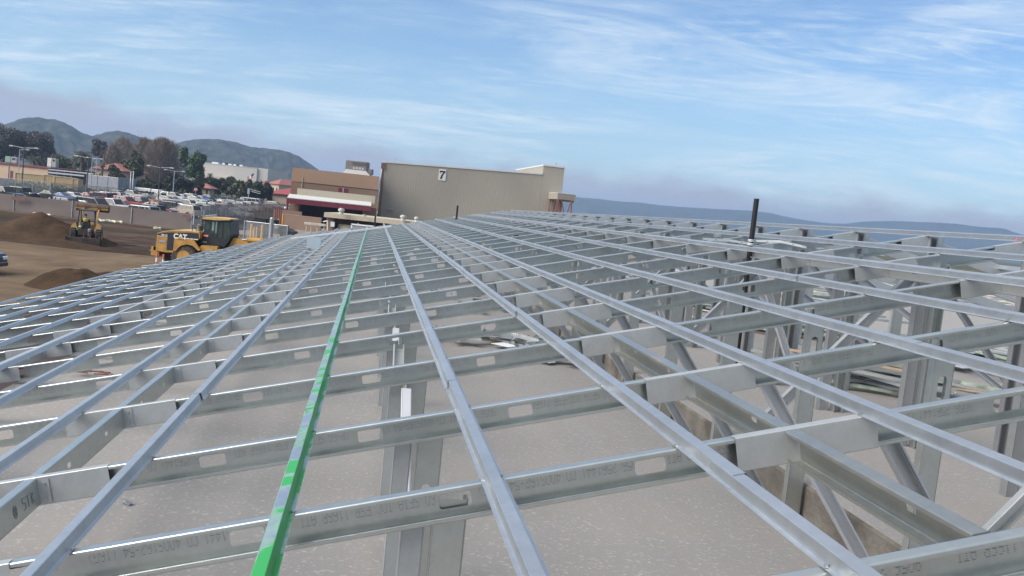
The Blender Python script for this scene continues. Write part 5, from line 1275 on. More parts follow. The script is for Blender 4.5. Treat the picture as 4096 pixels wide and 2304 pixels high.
def build_car(kind, colour):
    """meshes of one car: list of (name, mesh, [sub list])"""
    K = KIND[kind]; W = K["W"]; hw = W / 2; pm = paint(colour); r_ = K["r"]
    root = bpy.data.objects.new(kind, None); COL.objects.link(root); root.empty_display_size = 0.3
    # outline with wheel arches
    bot = 0.30 if kind in ("sedan", "coupe", "wagon") else 0.38
    top = K["body"]
    lower = []
    for wx in (K["wb"], -K["wb"]):
        ra = r_ * 1.16
        a_ = [(wx + ra * math.cos(R(t)), max(bot, r_ + ra * math.sin(R(t)))) for t in (0, 22, 45, 67, 90, 113, 135, 158, 180)]
        lower += [(wx + ra, bot)] + [q for q in a_[0:] if q[1] > bot] + [(wx - ra, bot)]
    outline = top + [(top[-1][0], bot)] + lower + [(top[0][0], bot)]
    outline = outline[::-1]
    def inset(o, k):
        cx, cz = 0, 0.75
        return [(x * (1 - k * 0.03), z - (0.035 if z > 0.9 else 0.0) * k) for x, z in o]
    mb = MB(); n_ = len(outline); rings = []
    for y, k in ((-hw, 1), (-hw + 0.07, 0), (hw - 0.07, 0), (hw, 1)):
        rings.append([(x, y, z) for x, z in inset(outline, k)])
    vs = [q for rg in rings for q in rg]
    fs = [tuple(range(n_)), tuple(range(4 * n_ - 1, 3 * n_ - 1, -1))]
    for g_ in range(3):
        for i in range(n_): j = (i + 1) % n_; fs.append((g_ * n_ + i, (g_ + 1) * n_ + i, (g_ + 1) * n_ + j, g_ * n_ + j))
    mb.add(vs, fs, 0)
    # roof skin and pillars share the body paint
    x0, x1, x2, x3 = K["gh"]; zb, zr = K["belt"], K["H"]; wb_, wt = hw - 0.10, hw - 0.28 if kind not in ("van", "bigsuv", "boxsuv") else hw - 0.18
    rs = [(x1 + 0.02, zr - 0.05), (x1 + 0.12, zr - 0.01), ((x1 + x2) / 2, zr), (x2 - 0.15, zr - 0.015), (x2 + 0.02, zr - 0.06)]
    vs = [(x, s_ * wt, z) for x, z in rs for s_ in (-1, 1)] + [(x, s_ * (wt + 0.03), zr - 0.09) for x, z in rs for s_ in (-1, 1)]
    m_ = len(rs)
    fs = [(2 * i, 2 * i + 2, 2 * i + 3, 2 * i + 1) for i in range(m_ - 1)] + [(2 * m_ + 2 * i, 2 * m_ + 2 * i + 2, 2 * i + 2, 2 * i) for i in range(m_ - 1)] + [(2 * i + 1, 2 * i + 3, 2 * m_ + 2 * i + 3, 2 * m_ + 2 * i + 1) for i in range(m_ - 1)] + [(0, 1, 2 * m_ + 1, 2 * m_), (2 * m_ - 2, 4 * m_ - 2, 4 * m_ - 1, 2 * m_ - 1)]
    mb.add(vs, fs, 0)
    def pil(xa, xb, w0=0.05):
        for s_ in (-1, 1): mb.tube((xa, s_ * (wb_ + 0.005), zb - 0.03), (xb, s_ * (wt + 0.015), zr - 0.05), w0, 5, 0)
    pil(x0 + 0.03, x1 + 0.03, 0.07 if kind in ("sedan", "coupe") else 0.10); pil(x3 - 0.02, x2, 0.045)
    xm = (x1 + x2) / 2 + 0.1; pil(xm, xm - 0.05, 0.045)
    if kind in ("suv", "bigsuv", "van", "wagon"): pil((x0 + xm) / 2 - 0.1, (x1 + xm) / 2 - 0.1, 0.06)
    if kind == "van": pil((x3 + xm) / 2, (x2 + xm) / 2, 0.05)
    body = mb.build("body", pm, root)
    # glass house
    mb = MB()
    vs = [(x0, -wb_, zb - 0.04), (x3, -wb_, zb - 0.04), (x3, wb_, zb - 0.04), (x0, wb_, zb - 0.04), (x1 + 0.02, -wt, zr - 0.04), (x2, -wt, zr - 0.04), (x2, wt, zr - 0.04), (x1 + 0.02, wt, zr - 0.04)]
    mb.add(vs, [(0, 1, 5, 4), (1, 2, 6, 5), (2, 3, 7, 6), (3, 0, 4, 7), (4, 5, 6, 7)], 0)
    mb.build("window_glass", CGLASS, root)
    if kind == "pickup":
        mb = MB(); mb.box((-1.92, 0, 1.225), (1.78, W - 0.32, 0.012)); mb.build("bed_floor", TRIM, root)
    if kind == "shell":
        mb = MB(); mb.add([(-2.86, -hw + .08, 1.21), (-0.97, -hw + .08, 1.21), (-0.97, hw - .08, 1.21), (-2.86, hw - .08, 1.21), (-2.72, -wt, zr - 0.02), (-0.97, -wt, zr - 0.02), (-0.97, wt, zr - 0.02), (-2.72, wt, zr - 0.02)], [(0, 1, 5, 4), (1, 2, 6, 5), (2, 3, 7, 6), (3, 0, 4, 7), (4, 5, 6, 7)])
        sh_ = mb.build("camper_shell", pm, root)
        mb = MB()
        for s_ in (-1, 1): mb.add([(-2.62, s_ * (hw - .105), 1.36), (-1.1, s_ * (hw - .105), 1.36), (-1.1, s_ * (wt + .045), 1.76), (-2.54, s_ * (wt + .045), 1.76)], [(0, 1, 2, 3)])
        mb.build("shell_window", CGLASS, sh_)
    if kind in ("suv", "bigsuv"):
        for s_ in (-1, 1):
            mb = MB(); mb.path([(x1 + 0.3, s_ * (wt - 0.05), zr - 0.01), (x1 + 0.4, s_ * (wt - 0.05), zr + 0.06), (x2 - 0.4, s_ * (wt - 0.05), zr + 0.06), (x2 - 0.3, s_ * (wt - 0.05), zr - 0.01)], 0.02, 5); mb.build("roof_rail", TRIM, root)
    fx, bx = top[-1][0], top[0][0]
    for s_ in (-1, 1):
        mb = MB(); mb.bbox((fx - 0.10, s_ * (hw - 0.22), top[-2][1] + 0.02), (0.26, 0.38, 0.17), 0.04); mb.build("headlight", HEADL, root)
        mb = MB(); mb.bbox((bx + 0.06, s_ * (hw - 0.15), top[0][1] + 0.33), (0.22, 0.26, 0.22 if kind in ("sedan", "coupe") else 0.38), 0.04); mb.build("tail_light", TAILL, root)
        mb = MB(); mb.bbox((x3 - 0.25, s_ * (hw + 0.07), zb + 0.05), (0.14, 0.20, 0.14), 0.03); mb.build("wing_mirror", pm, root)
    mb = MB(); mb.bbox((fx - 0.02, 0, bot + 0.14), (0.20, W - 0.12, 0.20), 0.05); mb.bbox((fx - 0.01, 0, top[-2][1] - 0.02), (0.12, W * 0.42, 0.14), 0.02); mb.build("front_bumper", TRIM if colour in ("black", "grey", "maroon") else pm, root)
    mb = MB(); mb.bbox((bx + 0.02, 0, bot + 0.14), (0.20, W - 0.12, 0.22), 0.05); mb.build("rear_bumper", CHROME if kind in ("pickup", "shell") else pm, root)
    for wx in (-K["wb"], K["wb"]):
        for s_ in (-1, 1):
            mb = MB(); mb.lathe([(r_ * .62, -.11), (r_ * .95, -.11), (r_, -.08), (r_, .08), (r_ * .95, .11), (r_ * .62, .11)], (0, 0, 0), 18, axis="Y")
            wh_ = mb.build("wheel", BLACK, root); wh_.location = (wx, s_ * (hw - 0.12), r_)
            mb = MB(); yy = s_ * 0.105
            mb.lathe([(r_ * .62, yy - .006), (r_ * .60, yy + .010 * 1), (r_ * .12, yy + .006)], (0, 0, 0), 14, axis="Y")
            rm = mb.build("rim", RIM, wh_)
            mb = MB(); mb.box((0, (hw - 0.40) * s_ - s_ * (hw - 0.12), 0.06), (r_ * 2.2, 0.03, r_ * 2.1)); mb.build("wheel_well", BLACK, wh_)
    return root
def place_car(kind, colour, x, ytop, label, heading="R", skew=0.0, Y=None, cat=None, group="cars parked beyond the screened fence"):
    K = KIND[kind]
    if Y is None: Y = (6 - K["H"]) * 3547 / (ytop - hor(x))
    p = gx(x, Y, 0.03)
    key = (kind, colour)
    if key not in car_cache: r = build_car(kind, colour); car_cache[key] = r
    else: r = copy_tree(car_cache[key])
    r.name = {"sedan": "parked_sedan", "coupe": "parked_coupe", "wagon": "parked_wagon", "suv": "parked_suv", "bigsuv": "parked_suv", "boxsuv": "parked_suv", "pickup": "parked_pickup", "shell": "parked_pickup", "van": "parked_van"}[kind]
    base_ = 0.0 if heading == "R" else 180.0
    if heading == "C": base_ = -90
    if heading == "A": base_ = 90
    r.location = p; r.rotation_euler = (0, 0, R(base_ + skew))
    tag(r, label, cat or {"pickup": "pickup truck", "shell": "pickup truck", "suv": "car", "bigsuv": "car", "boxsuv": "car", "van": "van"}.get(kind, "car"), group)
    r["kindkey"] = 0; del r["kindkey"]
    return r
CARS = [
 ("pickup", "black", 14, 741, "black pickup with chrome nose at the far left of the front row", "R", -18),
 ("boxsuv", "black", 92, 745, "boxy black off-road car with a tall square cabin behind the first pickup", "R", -18),
 ("sedan", "black", 186, 758, "black sedan facing left, second row, left of the blue car", "L", -16),
 ("coupe", "blue", 240, 766, "bright blue car between the black sedan and the white sedan", "L", -20),
 ("sedan", "white", 284, 764, "white sedan with dark rear glass between the blue car and the red ones", "L", -22),
 ("sedan", "red", 344, 766, "red sedan just right of the white sedan", "L", -24),
 ("sedan", "maroon", 372, 763, "dark red sedan half behind the red sedan", "L", -24),
 ("bigsuv", "maroon", 398, 764, "maroon sport utility left of the two white wagons", "L", -22),
 ("suv", "dark blue", 279, 789, "dark blue people carrier with only its roof showing over the screened fence", "R", -18),
 ("bigsuv", "black", 384, 788, "black sport utility with pale roof rails behind the raised bucket", "R", -18),
 ("sedan", "silver", 350, 800, "silver sedan roof directly above the raised bucket", "R", -18),
 ("suv", "white", 414, 762, "white sport utility nearest the maroon one, back row", "L", -20),
 ("wagon", "white", 459, 764, "white wagon with a long dark side window, back row", "L", -20),
 ("coupe", "dark blue", 498, 771, "navy blue car in front of the white crew pickup", "R", -22),
 ("pickup", "white", 525, 757, "white crew cab pickup, back row, beside the dark teal bin", "R", -12),
 ("pickup", "white", 468, 757, "white pickup bed behind the white wagon", "R", -12),
 ("sedan", "black", 596, 771, "black sedan right of the white crew pickup", "R", -18),
 ("pickup", "grey", 640, 768, "dark grey pickup whose bed is behind the light pole base", "L", -14),
 ("shell", "white", 694, 766, "white pickup with a camper shell, back row", "R", -14),
 ("pickup", "white", 449, 790, "white crew pickup in the front row right of the raised bucket", "R", -18),
 ("suv", "red", 506, 783, "bright red sport utility in the middle of the front rows", "R", -20),
 ("suv", "maroon", 566, 785, "burgundy sport utility right of the bright red one", "R", -20),
 ("coupe", "grey", 482, 801, "dark car wedged between the white crew pickup and the red car", "R", -20),
 ("bigsuv", "pewter", 548, 816, "pale pewter sport utility facing left over the screened fence", "L", -16),
 ("sedan", "dark blue", 502, 825, "dark blue sedan roof against the top of the screened fence", "L", -16),
 ("boxsuv", "black", 590, 812, "boxy black car tail between the pewter and maroon ones", "L", -14),
 ("pickup", "maroon", 628, 806, "maroon pickup with a chrome grille facing right by the fence", "R", -20),
 ("coupe", "white", 622, 806, "white car bonnet squeezed behind the maroon pickup", "R", -20),
 ("bigsuv", "black", 664, 800, "large black sport utility with a roof rack and bright rims", "L", -18),
 ("suv", "silver", 706, 808, "silver sport utility directly right of the big black one", "L", -24),
 ("suv", "tan", 738, 814, "tan sport utility with a small square rear window", "L", -22),
 ("pickup", "white", 752, 795, "white pickup cab rising above the tan sport utility", "R", -16),
 ("pickup", "grey", 778, 812, "grey pickup with red tail light at the chain link corner", "L", -20),
 ("suv", "dark green", 806, 813, "dark green sport utility above the galvanised barrier arm", "L", -16),
 ("shell", "grey", 852, 809, "grey pickup with a long black camper shell by the chain link", "R", -16),
 ("sedan", "white", 672, 781, "white sedan on the upper level right of the grey pickup", "R", -20),
 ("coupe", "silver", 696, 783, "small silver car in front of the camper shell pickup", "R", -20),
 ("wagon", "white", 732, 774, "white wagon at the left end of the tan block wall", "R", -18),
 ("suv", "white", 772, 773, "white sport utility above the tan block wall", "R", -20),
 ("sedan", "white", 786, 782, "low white sedan nose just over the tan block wall", "R", -24),
 ("sedan", "blue", 812, 780, "mid blue sedan on the upper level, second from its right end", "R", -24),
 ("sedan", "silver", 836, 781, "silver sedan at the right end of the upper row", "R", -24),
 ("suv", "black", 842, 776, "black sport utility behind the last silver sedan, upper row", "R", -24),
 ("suv", "dark green", 882, 778, "dark green car facing the camera on the far road", "C", -8),
 ("suv", "silver", 900, 783, "pale grey car facing the camera right of the dark green one", "C", -8),
 ("coupe", "yellow", 862, 805, "yellow car nose beside the grey camper shell pickup", "R", -14),
 ("pickup", "maroon", 902, 804, "maroon pickup left of the long white pickup row", "R", -14),
 ("sedan", "dark blue", 914, 798, "dark blue sedan behind the maroon pickup on the right", "R", -20),
 ("suv", "grey", 940, 798, "dark grey sport utility left of the white pickups", "R", -20),
 ("suv", "maroon", 908, 813, "brownish maroon sport utility above the dark fenced car", "R", -16),
 ("wagon", "white", 929, 818, "white wagon seen over the chain link fence top", "R", -16),
 ("coupe", "grey", 890, 829, "grey coupe seen through the chain link, nearest the camera", "R", -16),
 ("sedan", "white", 955, 829, "white sedan nose seen through the chain link", "R", -16),
 ("pickup", "white", 962, 804, "first white pickup of the right hand row", "R", -14),
 ("pickup", "white", 993, 803, "second white pickup of the right hand row", "R", -14),
 ("van", "white", 1022, 791, "long white passenger van right of the pickup row", "R", -12),
 ("pickup", "white", 965, 793, "white truck facing the camera left of the passenger van", "C", -10),
 ("van", "white", 984, 786, "small white van behind the passenger van", "C", -10),
 ("sedan", "silver", 1013, 806, "silver sedan in front of the passenger van", "R", -20),
 ("suv", "grey", 1034, 806, "grey car below the passenger van nose", "R", -20),
 ("sedan", "silver", 1050, 812, "silver sedan near the dense fence panel", "R", -20),
 ("coupe", "black", 1068, 813, "black low car before the tan building wall", "R", -16),
 ("suv", "white", 1103, 804, "white sport utility parked against the red roofed building", "R", -12),
 ("suv", "grey", 1004, 779, "grey truck far off by the cantilever traffic pole", "C", 0),
 ("wagon", "dark blue", 1085, 818, "dark wagon at the end of the lot beside the canopy post", "R", -14),
]
for (k_, c_, x, yt, lb, hd, sk_) in CARS: place_car(k_, c_, x, yt, lb, hd, sk_)
# near black pickup nose at the left edge of the yard
place_car("pickup", "dark blue", -238, 0, "nose of a dark pickup on the dirt at the left edge", "R", -4, Y=44.5, group=None)

# ------------------------------------------------------------------ wheel loader
p = gx(795, 57.0); wl = thing("wheel_loader", "yellow wheel loader with black cab and lettering CAT and 956G", "wheel loader", p, 0)
BLK = mat("loader_black_panel", (0.022, 0.024, 0.03), 0.45, var=0.1)
LG = mat("tinted_cab_glass", (0.06, 0.10, 0.09), 0.05, var=0.3, vscale=1.2, spec=0.9, col2=(0.015, 0.02, 0.022))
TYRE = mat("muddy_loader_tyre", (0.085, 0.065, 0.05), 0.9, var=0.3, vscale=4, bump=0.6, bscale=12)
X0 = -2.30  # rear of the machine; front is +X
def lp(px_, py_): return ((px_ - 795) / 62.2, (1078 - (py_ - 0.1039 * (px_ - 795))) / 62.2)   # photo pixel -> machine x, z
HWI = 1.25
hood = [lp(648, 978), lp(650, 934), (lp(651, 929)), lp(700, 918.5), lp(760, 920), lp(818, 928), lp(818, 944), lp(815, 952), lp(797, 953), lp(770, 962), lp(748, 972), lp(730, 982), lp(721, 992), lp(718, 1004), lp(690, 1004), lp(648, 996)]
mb = MB(); mb.prism(hood, (0, -HWI, 0), (0, HWI, 0), Vector((1, 0, 0)), Vector((0, 0, 1))); mb.build("engine_hood", YEL, wl)
hoodtop = [lp(650, 930), lp(672, 924), lp(700, 920), lp(735, 919.5), lp(770, 922), lp(812, 927), lp(812, 924.5), lp(770, 918.5), lp(735, 915.8), lp(700, 916.5), lp(672, 921), lp(650, 928)]
mb = MB(); mb.prism(hoodtop, (0, -HWI - .02, 0), (0, HWI + .02, 0), Vector((1, 0, 0)), Vector((0, 0, 1))); mb.build("hood_top", mat("sunlit_yellow_top", (0.54, 0.36, 0.14), 0.55, var=0.1), wl)  # paler yellow: light falling on the top is painted into the colour
for s_ in (-1, 1):
    y_ = s_ * (HWI + 0.012)
    band = [lp(652, 932), lp(672, 927), lp(700, 924.5), lp(770, 926), lp(812, 930), lp(813, 951), lp(770, 947), lp(717, 944), lp(717, 943.6), lp(692, 941.5), lp(652, 937)]
    mb = MB(); mb.prism(band, (0, y_ - .01, 0), (0, y_ + .01, 0), Vector((1, 0, 0)), Vector((0, 0, 1))); bd = mb.build("black_band", BLK, wl)
    mb = MB(); mb.prism([lp(692, 936), lp(717, 936), lp(715, 996), lp(691, 994)], (0, y_ - .008, 0), (0, y_ + .014, 0), Vector((1, 0, 0)), Vector((0, 0, 1))); mb.build("grille_door", BLK, wl)
    for (a_, b_) in (((652, 939), (690, 942.5)), ((718, 946), (778, 952)), ((782, 952), (792, 953)), ((795, 953.5), (812, 955.5))):
        q0, q1 = lp(*a_), lp(*b_); mb = MB(); mb.prism([q0, q1, (q1[0], q1[1] + 0.05), (q0[0], q0[1] + 0.05)], (0, y_ - .008, 0), (0, y_ + .018, 0), Vector((1, 0, 0)), Vector((0, 0, 1))); mb.build("white_stripe", WHITE, wl)
q = lp(742, 941)
bt_ = text_mesh("lettering", "CAT", 0.43, WHITE, wl, (q[0], -HWI - 0.035, q[1] - 0.02), (R(90), 0, 0), 0.006, bold=0.014)
mb = MB(); mb.prism([(q[0] - 0.20, q[1] - 0.17), (q[0] + 0.20, q[1] - 0.17), (q[0], q[1] + 0.02)], (0, -HWI - 0.046, 0), (0, -HWI - 0.042, 0), Vector((1, 0, 0)), Vector((0, 0, 1))); mb.build("triangle_mark", YEL, wl)
q = lp(680, 936.5); text_mesh("lettering", "956G", 0.17, WHITE, wl, (q[0], -HWI - 0.035, q[1]), (R(90), 0, 0), 0.004, bold=0.004)
q = lp(673, 960); mb = MB(); mb.box((q[0], -HWI - 0.01, q[1]), (0.42, 0.02, 0.13)); mb.build("faded_plate", mat("faded_lilac_plate", (0.33, 0.30, 0.33), 0.6), wl)
mb = MB(); mb.box((lp(650, 990)[0] - 0.10, 0, lp(650, 1000)[1]), (0.5, 2.3, 0.55)); mb.build("counterweight", YEL, wl)
q = lp(642, 987); mb = MB(); mb.bbox((q[0], -1.0, q[1]), (0.22, 0.3, 0.26), 0.03); mb.build("tail_lamp_box", BLK, wl)
q = lp(640, 997); mb = MB(); mb.box((q[0] - 0.1, 0, q[1] - 0.02), (0.55, 1.9, 0.05)); mb.build("rear_step", YEL, wl)
# rear fender arch, chassis, articulated front frame
fen = [lp(722, 996), lp(726, 980), lp(738, 968), lp(755, 961), lp(775, 957), lp(797, 956), lp(800, 958), lp(826, 995), lp(818, 998), lp(795, 978), lp(770, 972), lp(748, 977), lp(736, 988), lp(730, 998)]
for s_ in (-1, 1):
    mb = MB(); mb.prism(fen, (0, s_ * 1.30 - 0.06, 0), (0, s_ * 1.30 + 0.06, 0), Vector((1, 0, 0)), Vector((0, 0, 1))); mb.build("rear_fender", YEL, wl)
plat = [lp(826, 976), lp(888, 981), lp(888, 1000), lp(830, 1003), lp(815, 985)]
mb = MB(); mb.prism(plat, (0, -1.2, 0), (0, 1.2, 0), Vector((1, 0, 0)), Vector((0, 0, 1))); mb.build("cab_platform", YEL, wl)
mb = MB(); mb.box((0.3, 0, 0.75), (4.8, 0.9, 0.7)); mb.build("chassis", BLK, wl)
ff = [lp(905, 1010), lp(935, 950), lp(960, 953), lp(1010, 975), lp(1030, 1000), lp(1010, 1030), lp(930, 1040)]
mb = MB(); mb.prism(ff, (0, -0.55, 0), (0, 0.55, 0), Vector((1, 0, 0)), Vector((0, 0, 1))); mb.build("front_frame", YEL, wl)
for s_ in (-1, 1):
    mb = MB(); mb.prism([lp(950, 962), lp(965, 962), lp(1060, 1000), lp(1100, 1035), lp(1090, 1045), lp(1045, 1015), lp(955, 980)], (0, s_ * .62 - .05, 0), (0, s_ * .62 + .05, 0), Vector((1, 0, 0)), Vector((0, 0, 1))); mb.build("lift_arm", YEL, wl)
    mb = MB(); q0, q1, q2 = lp(955, 955), lp(985, 957), lp(1040, 962); mb.tube((q0[0], s_ * .25, q0[1]), (q1[0] + .05, s_ * .25, q1[1]), .05, 8, 1); mb.tube((q1[0], s_ * .25, q1[1]), (q2[0], s_ * .25, q2[1]), .15, 10, 0); mb.tube((q2[0], s_ * .25, q2[1]), (q2[0] + .5, s_ * .25, q2[1] - .03), .07, 8, 1); mb.build("tilt_cylinder", [YEL, CHROME], wl)
bk_ = [(0, 0), (0.1, -0.45), (0.5, -0.75), (1.2, -0.8), (1.15, -0.74), (0.5, -0.66), (0.2, -0.40), (0.12, 0.02), (0.35, 0.5), (0.28, 0.52)]
q = lp(1105, 1030); mb = MB(); mb.prism([(q[0] + x, q[1] + z) for x, z in bk_], (0, -1.4, 0), (0, 1.4, 0), Vector((1, 0, 0)), Vector((0, 0, 1))); mb.build("bucket", TYRE, wl)
# cab
cabf = [lp(826, 873), lp(824, 910), lp(815, 960), lp(820, 974), lp(888, 978), lp(905, 985), lp(925, 960), lp(931, 935), lp(924, 879)]
CW = 0.82
mb = MB(); mb.prism(cabf, (0, -CW, 0), (0, CW, 0), Vector((1, 0, 0)), Vector((0, 0, 1))); cb = mb.build("cab", BLK, wl)
roof = [lp(816, 872), lp(817, 866.5), lp(825, 864.5), lp(870, 867), lp(922, 873), lp(924, 878), lp(870, 878), lp(826, 874)]
mb = MB(); mb.prism(roof, (0, -CW - .12, 0), (0, CW + .12, 0), Vector((1, 0, 0)), Vector((0, 0, 1))); mb.build("cab_roof", mat("sunlit_yellow_top", (0.68, 0.45, 0.16)), wl)  # cab roof has the same painted-in top light as the hood
wins = [[lp(831, 879), lp(845, 880), lp(843, 915), lp(828, 914)], [lp(852, 880), lp(876, 882), lp(876, 946), lp(850, 942)], [lp(880, 884), lp(897, 885), lp(895, 950), lp(880, 948)], [lp(901, 886), lp(921, 888), lp(928, 940), lp(905, 962)]]
for s_ in (-1, 1):
    for wn_ in wins:
        mb = MB(); mb.prism(wn_, (0, s_ * (CW + .004) - .01, 0), (0, s_ * (CW + .004) + .01, 0), Vector((1, 0, 0)), Vector((0, 0, 1))); mb.build("cab_window", LG, wl)
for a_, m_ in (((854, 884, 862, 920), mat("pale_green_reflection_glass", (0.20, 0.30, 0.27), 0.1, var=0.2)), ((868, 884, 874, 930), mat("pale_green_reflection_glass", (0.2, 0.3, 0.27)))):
    q0, q1 = lp(a_[0], a_[1]), lp(a_[2], a_[3]); mb = MB(); mb.box(((q0[0] + q1[0]) / 2, -CW - 0.020, (q0[1] + q1[1]) / 2), (abs(q1[0] - q0[0]), 0.008, abs(q0[1] - q1[1]))); mb.build("reflection_pane", m_, wl)  # pale green strips imitate reflections on the cab side window
q = lp(831, 939); mb = MB(); mb.box((q[0] + .02, -CW - .02, q[1]), (0.34, 0.015, 0.16)); pl_ = mb.build("red_sticker", mat("sticker_red", (0.45, 0.03, 0.05), 0.5), wl)
mb = MB(); mb.box((q[0] + .02, -CW - .03, q[1]), (0.28, 0.006, 0.07)); mb.build("sticker_band", mat("sticker_white", (0.6, 0.5, 0.5), 0.5), pl_)
q = lp(830, 964); mb = MB(); mb.box((q[0], -CW - .02, q[1]), (0.25, 0.012, 0.07)); mb.build("pale_sticker", mat("pale_sticker_tone", (0.45, 0.47, 0.38), 0.5), wl)
for xx_, yy_ in ((820, 877), (929, 880)):
    q = lp(xx_, yy_); mb = MB(); mb.bbox((q[0], -0.7, q[1]), (0.12, 0.16, 0.14), 0.03); mb.build("work_lamp", BLK, wl)
q = lp(793, 914); mb = MB(); mb.tube((q[0], -.35, q[1] - .15), (q[0], -.35, q[1] + .10), .17, 12); mb.lathe([(.17, 0), (.21, .02), (.21, .14), (.12, .22), (.02, .23)], (q[0], -.35, q[1] + .10), 14); mb.build("air_filter", mat("filter_grey", (0.20, 0.19, 0.17), 0.6), wl)
q = lp(790, 880); mb = MB(); mb.tube((q[0], .2, q[1] - .95), (q[0], .2, q[1] + .1), .10, 10); mb.tube((q[0], .2, q[1] + .1), (q[0] - .18, .2, q[1] + .28), .10, 10); mb.build("exhaust_stack", mat("sooty_exhaust", (0.09, 0.09, 0.09), 0.7), wl)
def P3(px_, py_, y_): q = lp(px_, py_); return (q[0], y_, q[1])
mb = MB()
mb.path([P3(775, 896, -1.0), P3(800, 897, -1.0), P3(808, 900, -1.0), P3(813, 930, -1.0)], .022, 5); mb.path([P3(782, 896, -1.0), P3(781, 928, -1.0)], .022, 5); mb.path([P3(797, 897, -1.0), P3(799, 892, -1.0), P3(822, 892, -1.0)], .022, 5); mb.path([P3(796, 928, -1.0), P3(796, 897, -1.0)], .018, 5)
mb.build("handrail", BLK, wl)
for wx in (760, 945):
    for s_ in (-1, 1):
        q = lp(wx, 1078); r_ = 0.80 if wx == 760 else 0.80
        zc_ = 0.80
        mb = MB(); mb.lathe([(.38, -.30), (.72, -.30), (.79, -.22), (.80, 0), (.79, .22), (.72, .30), (.38, .30)], (0, 0, 0), 28, axis="Y")
        for k in range(26):
            t_ = 2 * math.pi * k / 26
            for sy in (-1, 1):
                c_ = Vector((math.cos(t_ + .06 * sy) * .81, sy * .14, math.sin(t_ + .06 * sy) * .81))
                mb.box(c_, (.07, .24, .09), rot=Matrix.Rotation(-t_, 3, "Y"))
        wh_ = mb.build("wheel", TYRE, wl); wh_.location = (q[0], s_ * 0.98, zc_ + 0.04)
        mb = MB(); mb.lathe([(.42, s_ * .31), (.38, s_ * .22), (.16, s_ * .20), (.14, s_ * .30), (.02, s_ * .30)], (0, 0, 0), 18, axis="Y"); mb.build("rim", YEL, wh_)

# ------------------------------------------------------------------ skid tractor with raised bucket, seen from behind
p = gx(343, 66.5); tr = thing("yellow_tractor", "yellow tractor seen from behind with raised front bucket and rear box blade", "tractor", p, R(20))
# local: +Y forward, x right
for s_ in (-1, 1):
    mb = MB(); mb.lathe([(.30, -.20), (.62, -.20), (.68, -.12), (.68, .12), (.62, .20), (.30, .20)], (0, 0, 0), 24, axis="X")
    for k in range(22):
        t_ = 2 * math.pi * k / 22; mb.box((0, math.cos(t_) * .69, math.sin(t_) * .69), (.34, .07, .07), rot=Matrix.Rotation(t_, 3, "X"))
    w_ = mb.build("rear_wheel", mat("dusty_tyre", (0.05, 0.045, 0.042), 0.9, var=0.2, vscale=6), tr); w_.location = (s_ * .86, 0, .70)
    mb = MB(); mb.lathe([(.30, s_ * .21), (.28, s_ * .1), (.02, s_ * .1)], (0, 0, 0), 14, axis="X"); mb.build("rim", YEL, w_)
    mb = MB(); mb.lathe([(.18, -.14), (.40, -.14), (.45, -.08), (.45, .08), (.40, .14), (.18, .14)], (0, 0, 0), 20, axis="X"); w_ = mb.build("front_wheel", MATS["dusty_tyre"], tr); w_.location = (s_ * .80, 2.1, .47)
    mb = MB(); mb.lathe([(.18, s_ * .15), (.02, s_ * .08)], (0, 0, 0), 12, axis="X"); mb.build("rim", YEL, w_)
    # curved yellow fender wedge
    fpr = [(0.0, 0.0), (0.50, 0.0), (0.54, 0.12), (0.50, 0.34), (0.36, 0.55), (0.18, 0.66)]
    mb = MB(); mb.prism([(s_ * (0.54 + x * 0.95), 1.08 + z * (0.85)) for x, z in fpr], (0, -0.42, 0), (0, 0.45, 0), Vector((1, 0, 0)), Vector((0, 0, 1))); mb.build("rear_fender", mat("tractor_fender_yellow", (0.62, 0.36, 0.11), 0.5, var=0.05), tr)
mb = MB(); mb.bbox((0, 0.1, .85), (.95, 1.1, .7), .05); mb.bbox((0, 1.6, .95), (.62, 2.0, .62), .08); mb.build("chassis", BLK, tr)
mb = MB(); mb.bbox((0, 1.75, 1.38), (.68, 1.5, .42), .10); mb.build("engine_hood", YEL, tr)
ROPS = mat("dark_frame_steel", (0.03, 0.03, 0.035), 0.5)
for nm, pts in (("rops_post", [(-.62, -.35, 1.2), (-.52, -.25, 2.55)]), ("rops_post", [(.60, -.35, 1.2), (.52, -.25, 2.55)]), ("rops_post", [(-.50, .75, 1.2), (-.50, .75, 2.55)]), ("rops_post", [(.48, .75, 1.2), (.48, .75, 2.55)]), ("rops_brace", [(-.70, -.2, 1.5), (-.55, .0, 2.5)])):
    mb = MB(); mb.path(pts, .045, 7); mb.build(nm, ROPS, tr)
mb = MB(); mb.bbox((0, .25, 2.60), (1.22, 1.35, .09), .04); mb.build("cab_roof", ROPS, tr)
mb = MB(); mb.bbox((0, -.02, 1.20), (.60, .50, .22), .06); mb.bbox((0, -.26, 1.45), (.56, .12, .50), .05); mb.build("seat", BLK, tr)
mb = MB(); mb.tube((0, .62, 1.35), (0, .40, 1.58), .02, 6); pts = [(.17 * math.cos(R(t)), .40 + .07 * math.sin(R(t)), 1.60 + .15 * math.sin(R(t))) for t in range(0, 361, 45)]; mb.path(pts, .015, 5); mb.build("steering_wheel", BLK, tr)
mb = MB(); mb.box((0, -.52, .98), (1.05, .06, .42)); mb.build("rear_panel", mat("rusty_dark_panel", (0.07, 0.045, 0.035), 0.8), tr)
mb = MB(); mb.tube((.20, -.60, .62), (.20, -.60, 1.02), .035, 8); mb.build("hydraulic_ram", CHROME, tr)
mb = MB(); mb.tube((.33, -.62, .4), (.33, -.62, 1.05), .05, 6); mb.tube((-.1, -.6, .45), (-.1, -.5, 1.0), .04, 6); mb.build("hitch_arm", RUSTB, tr)
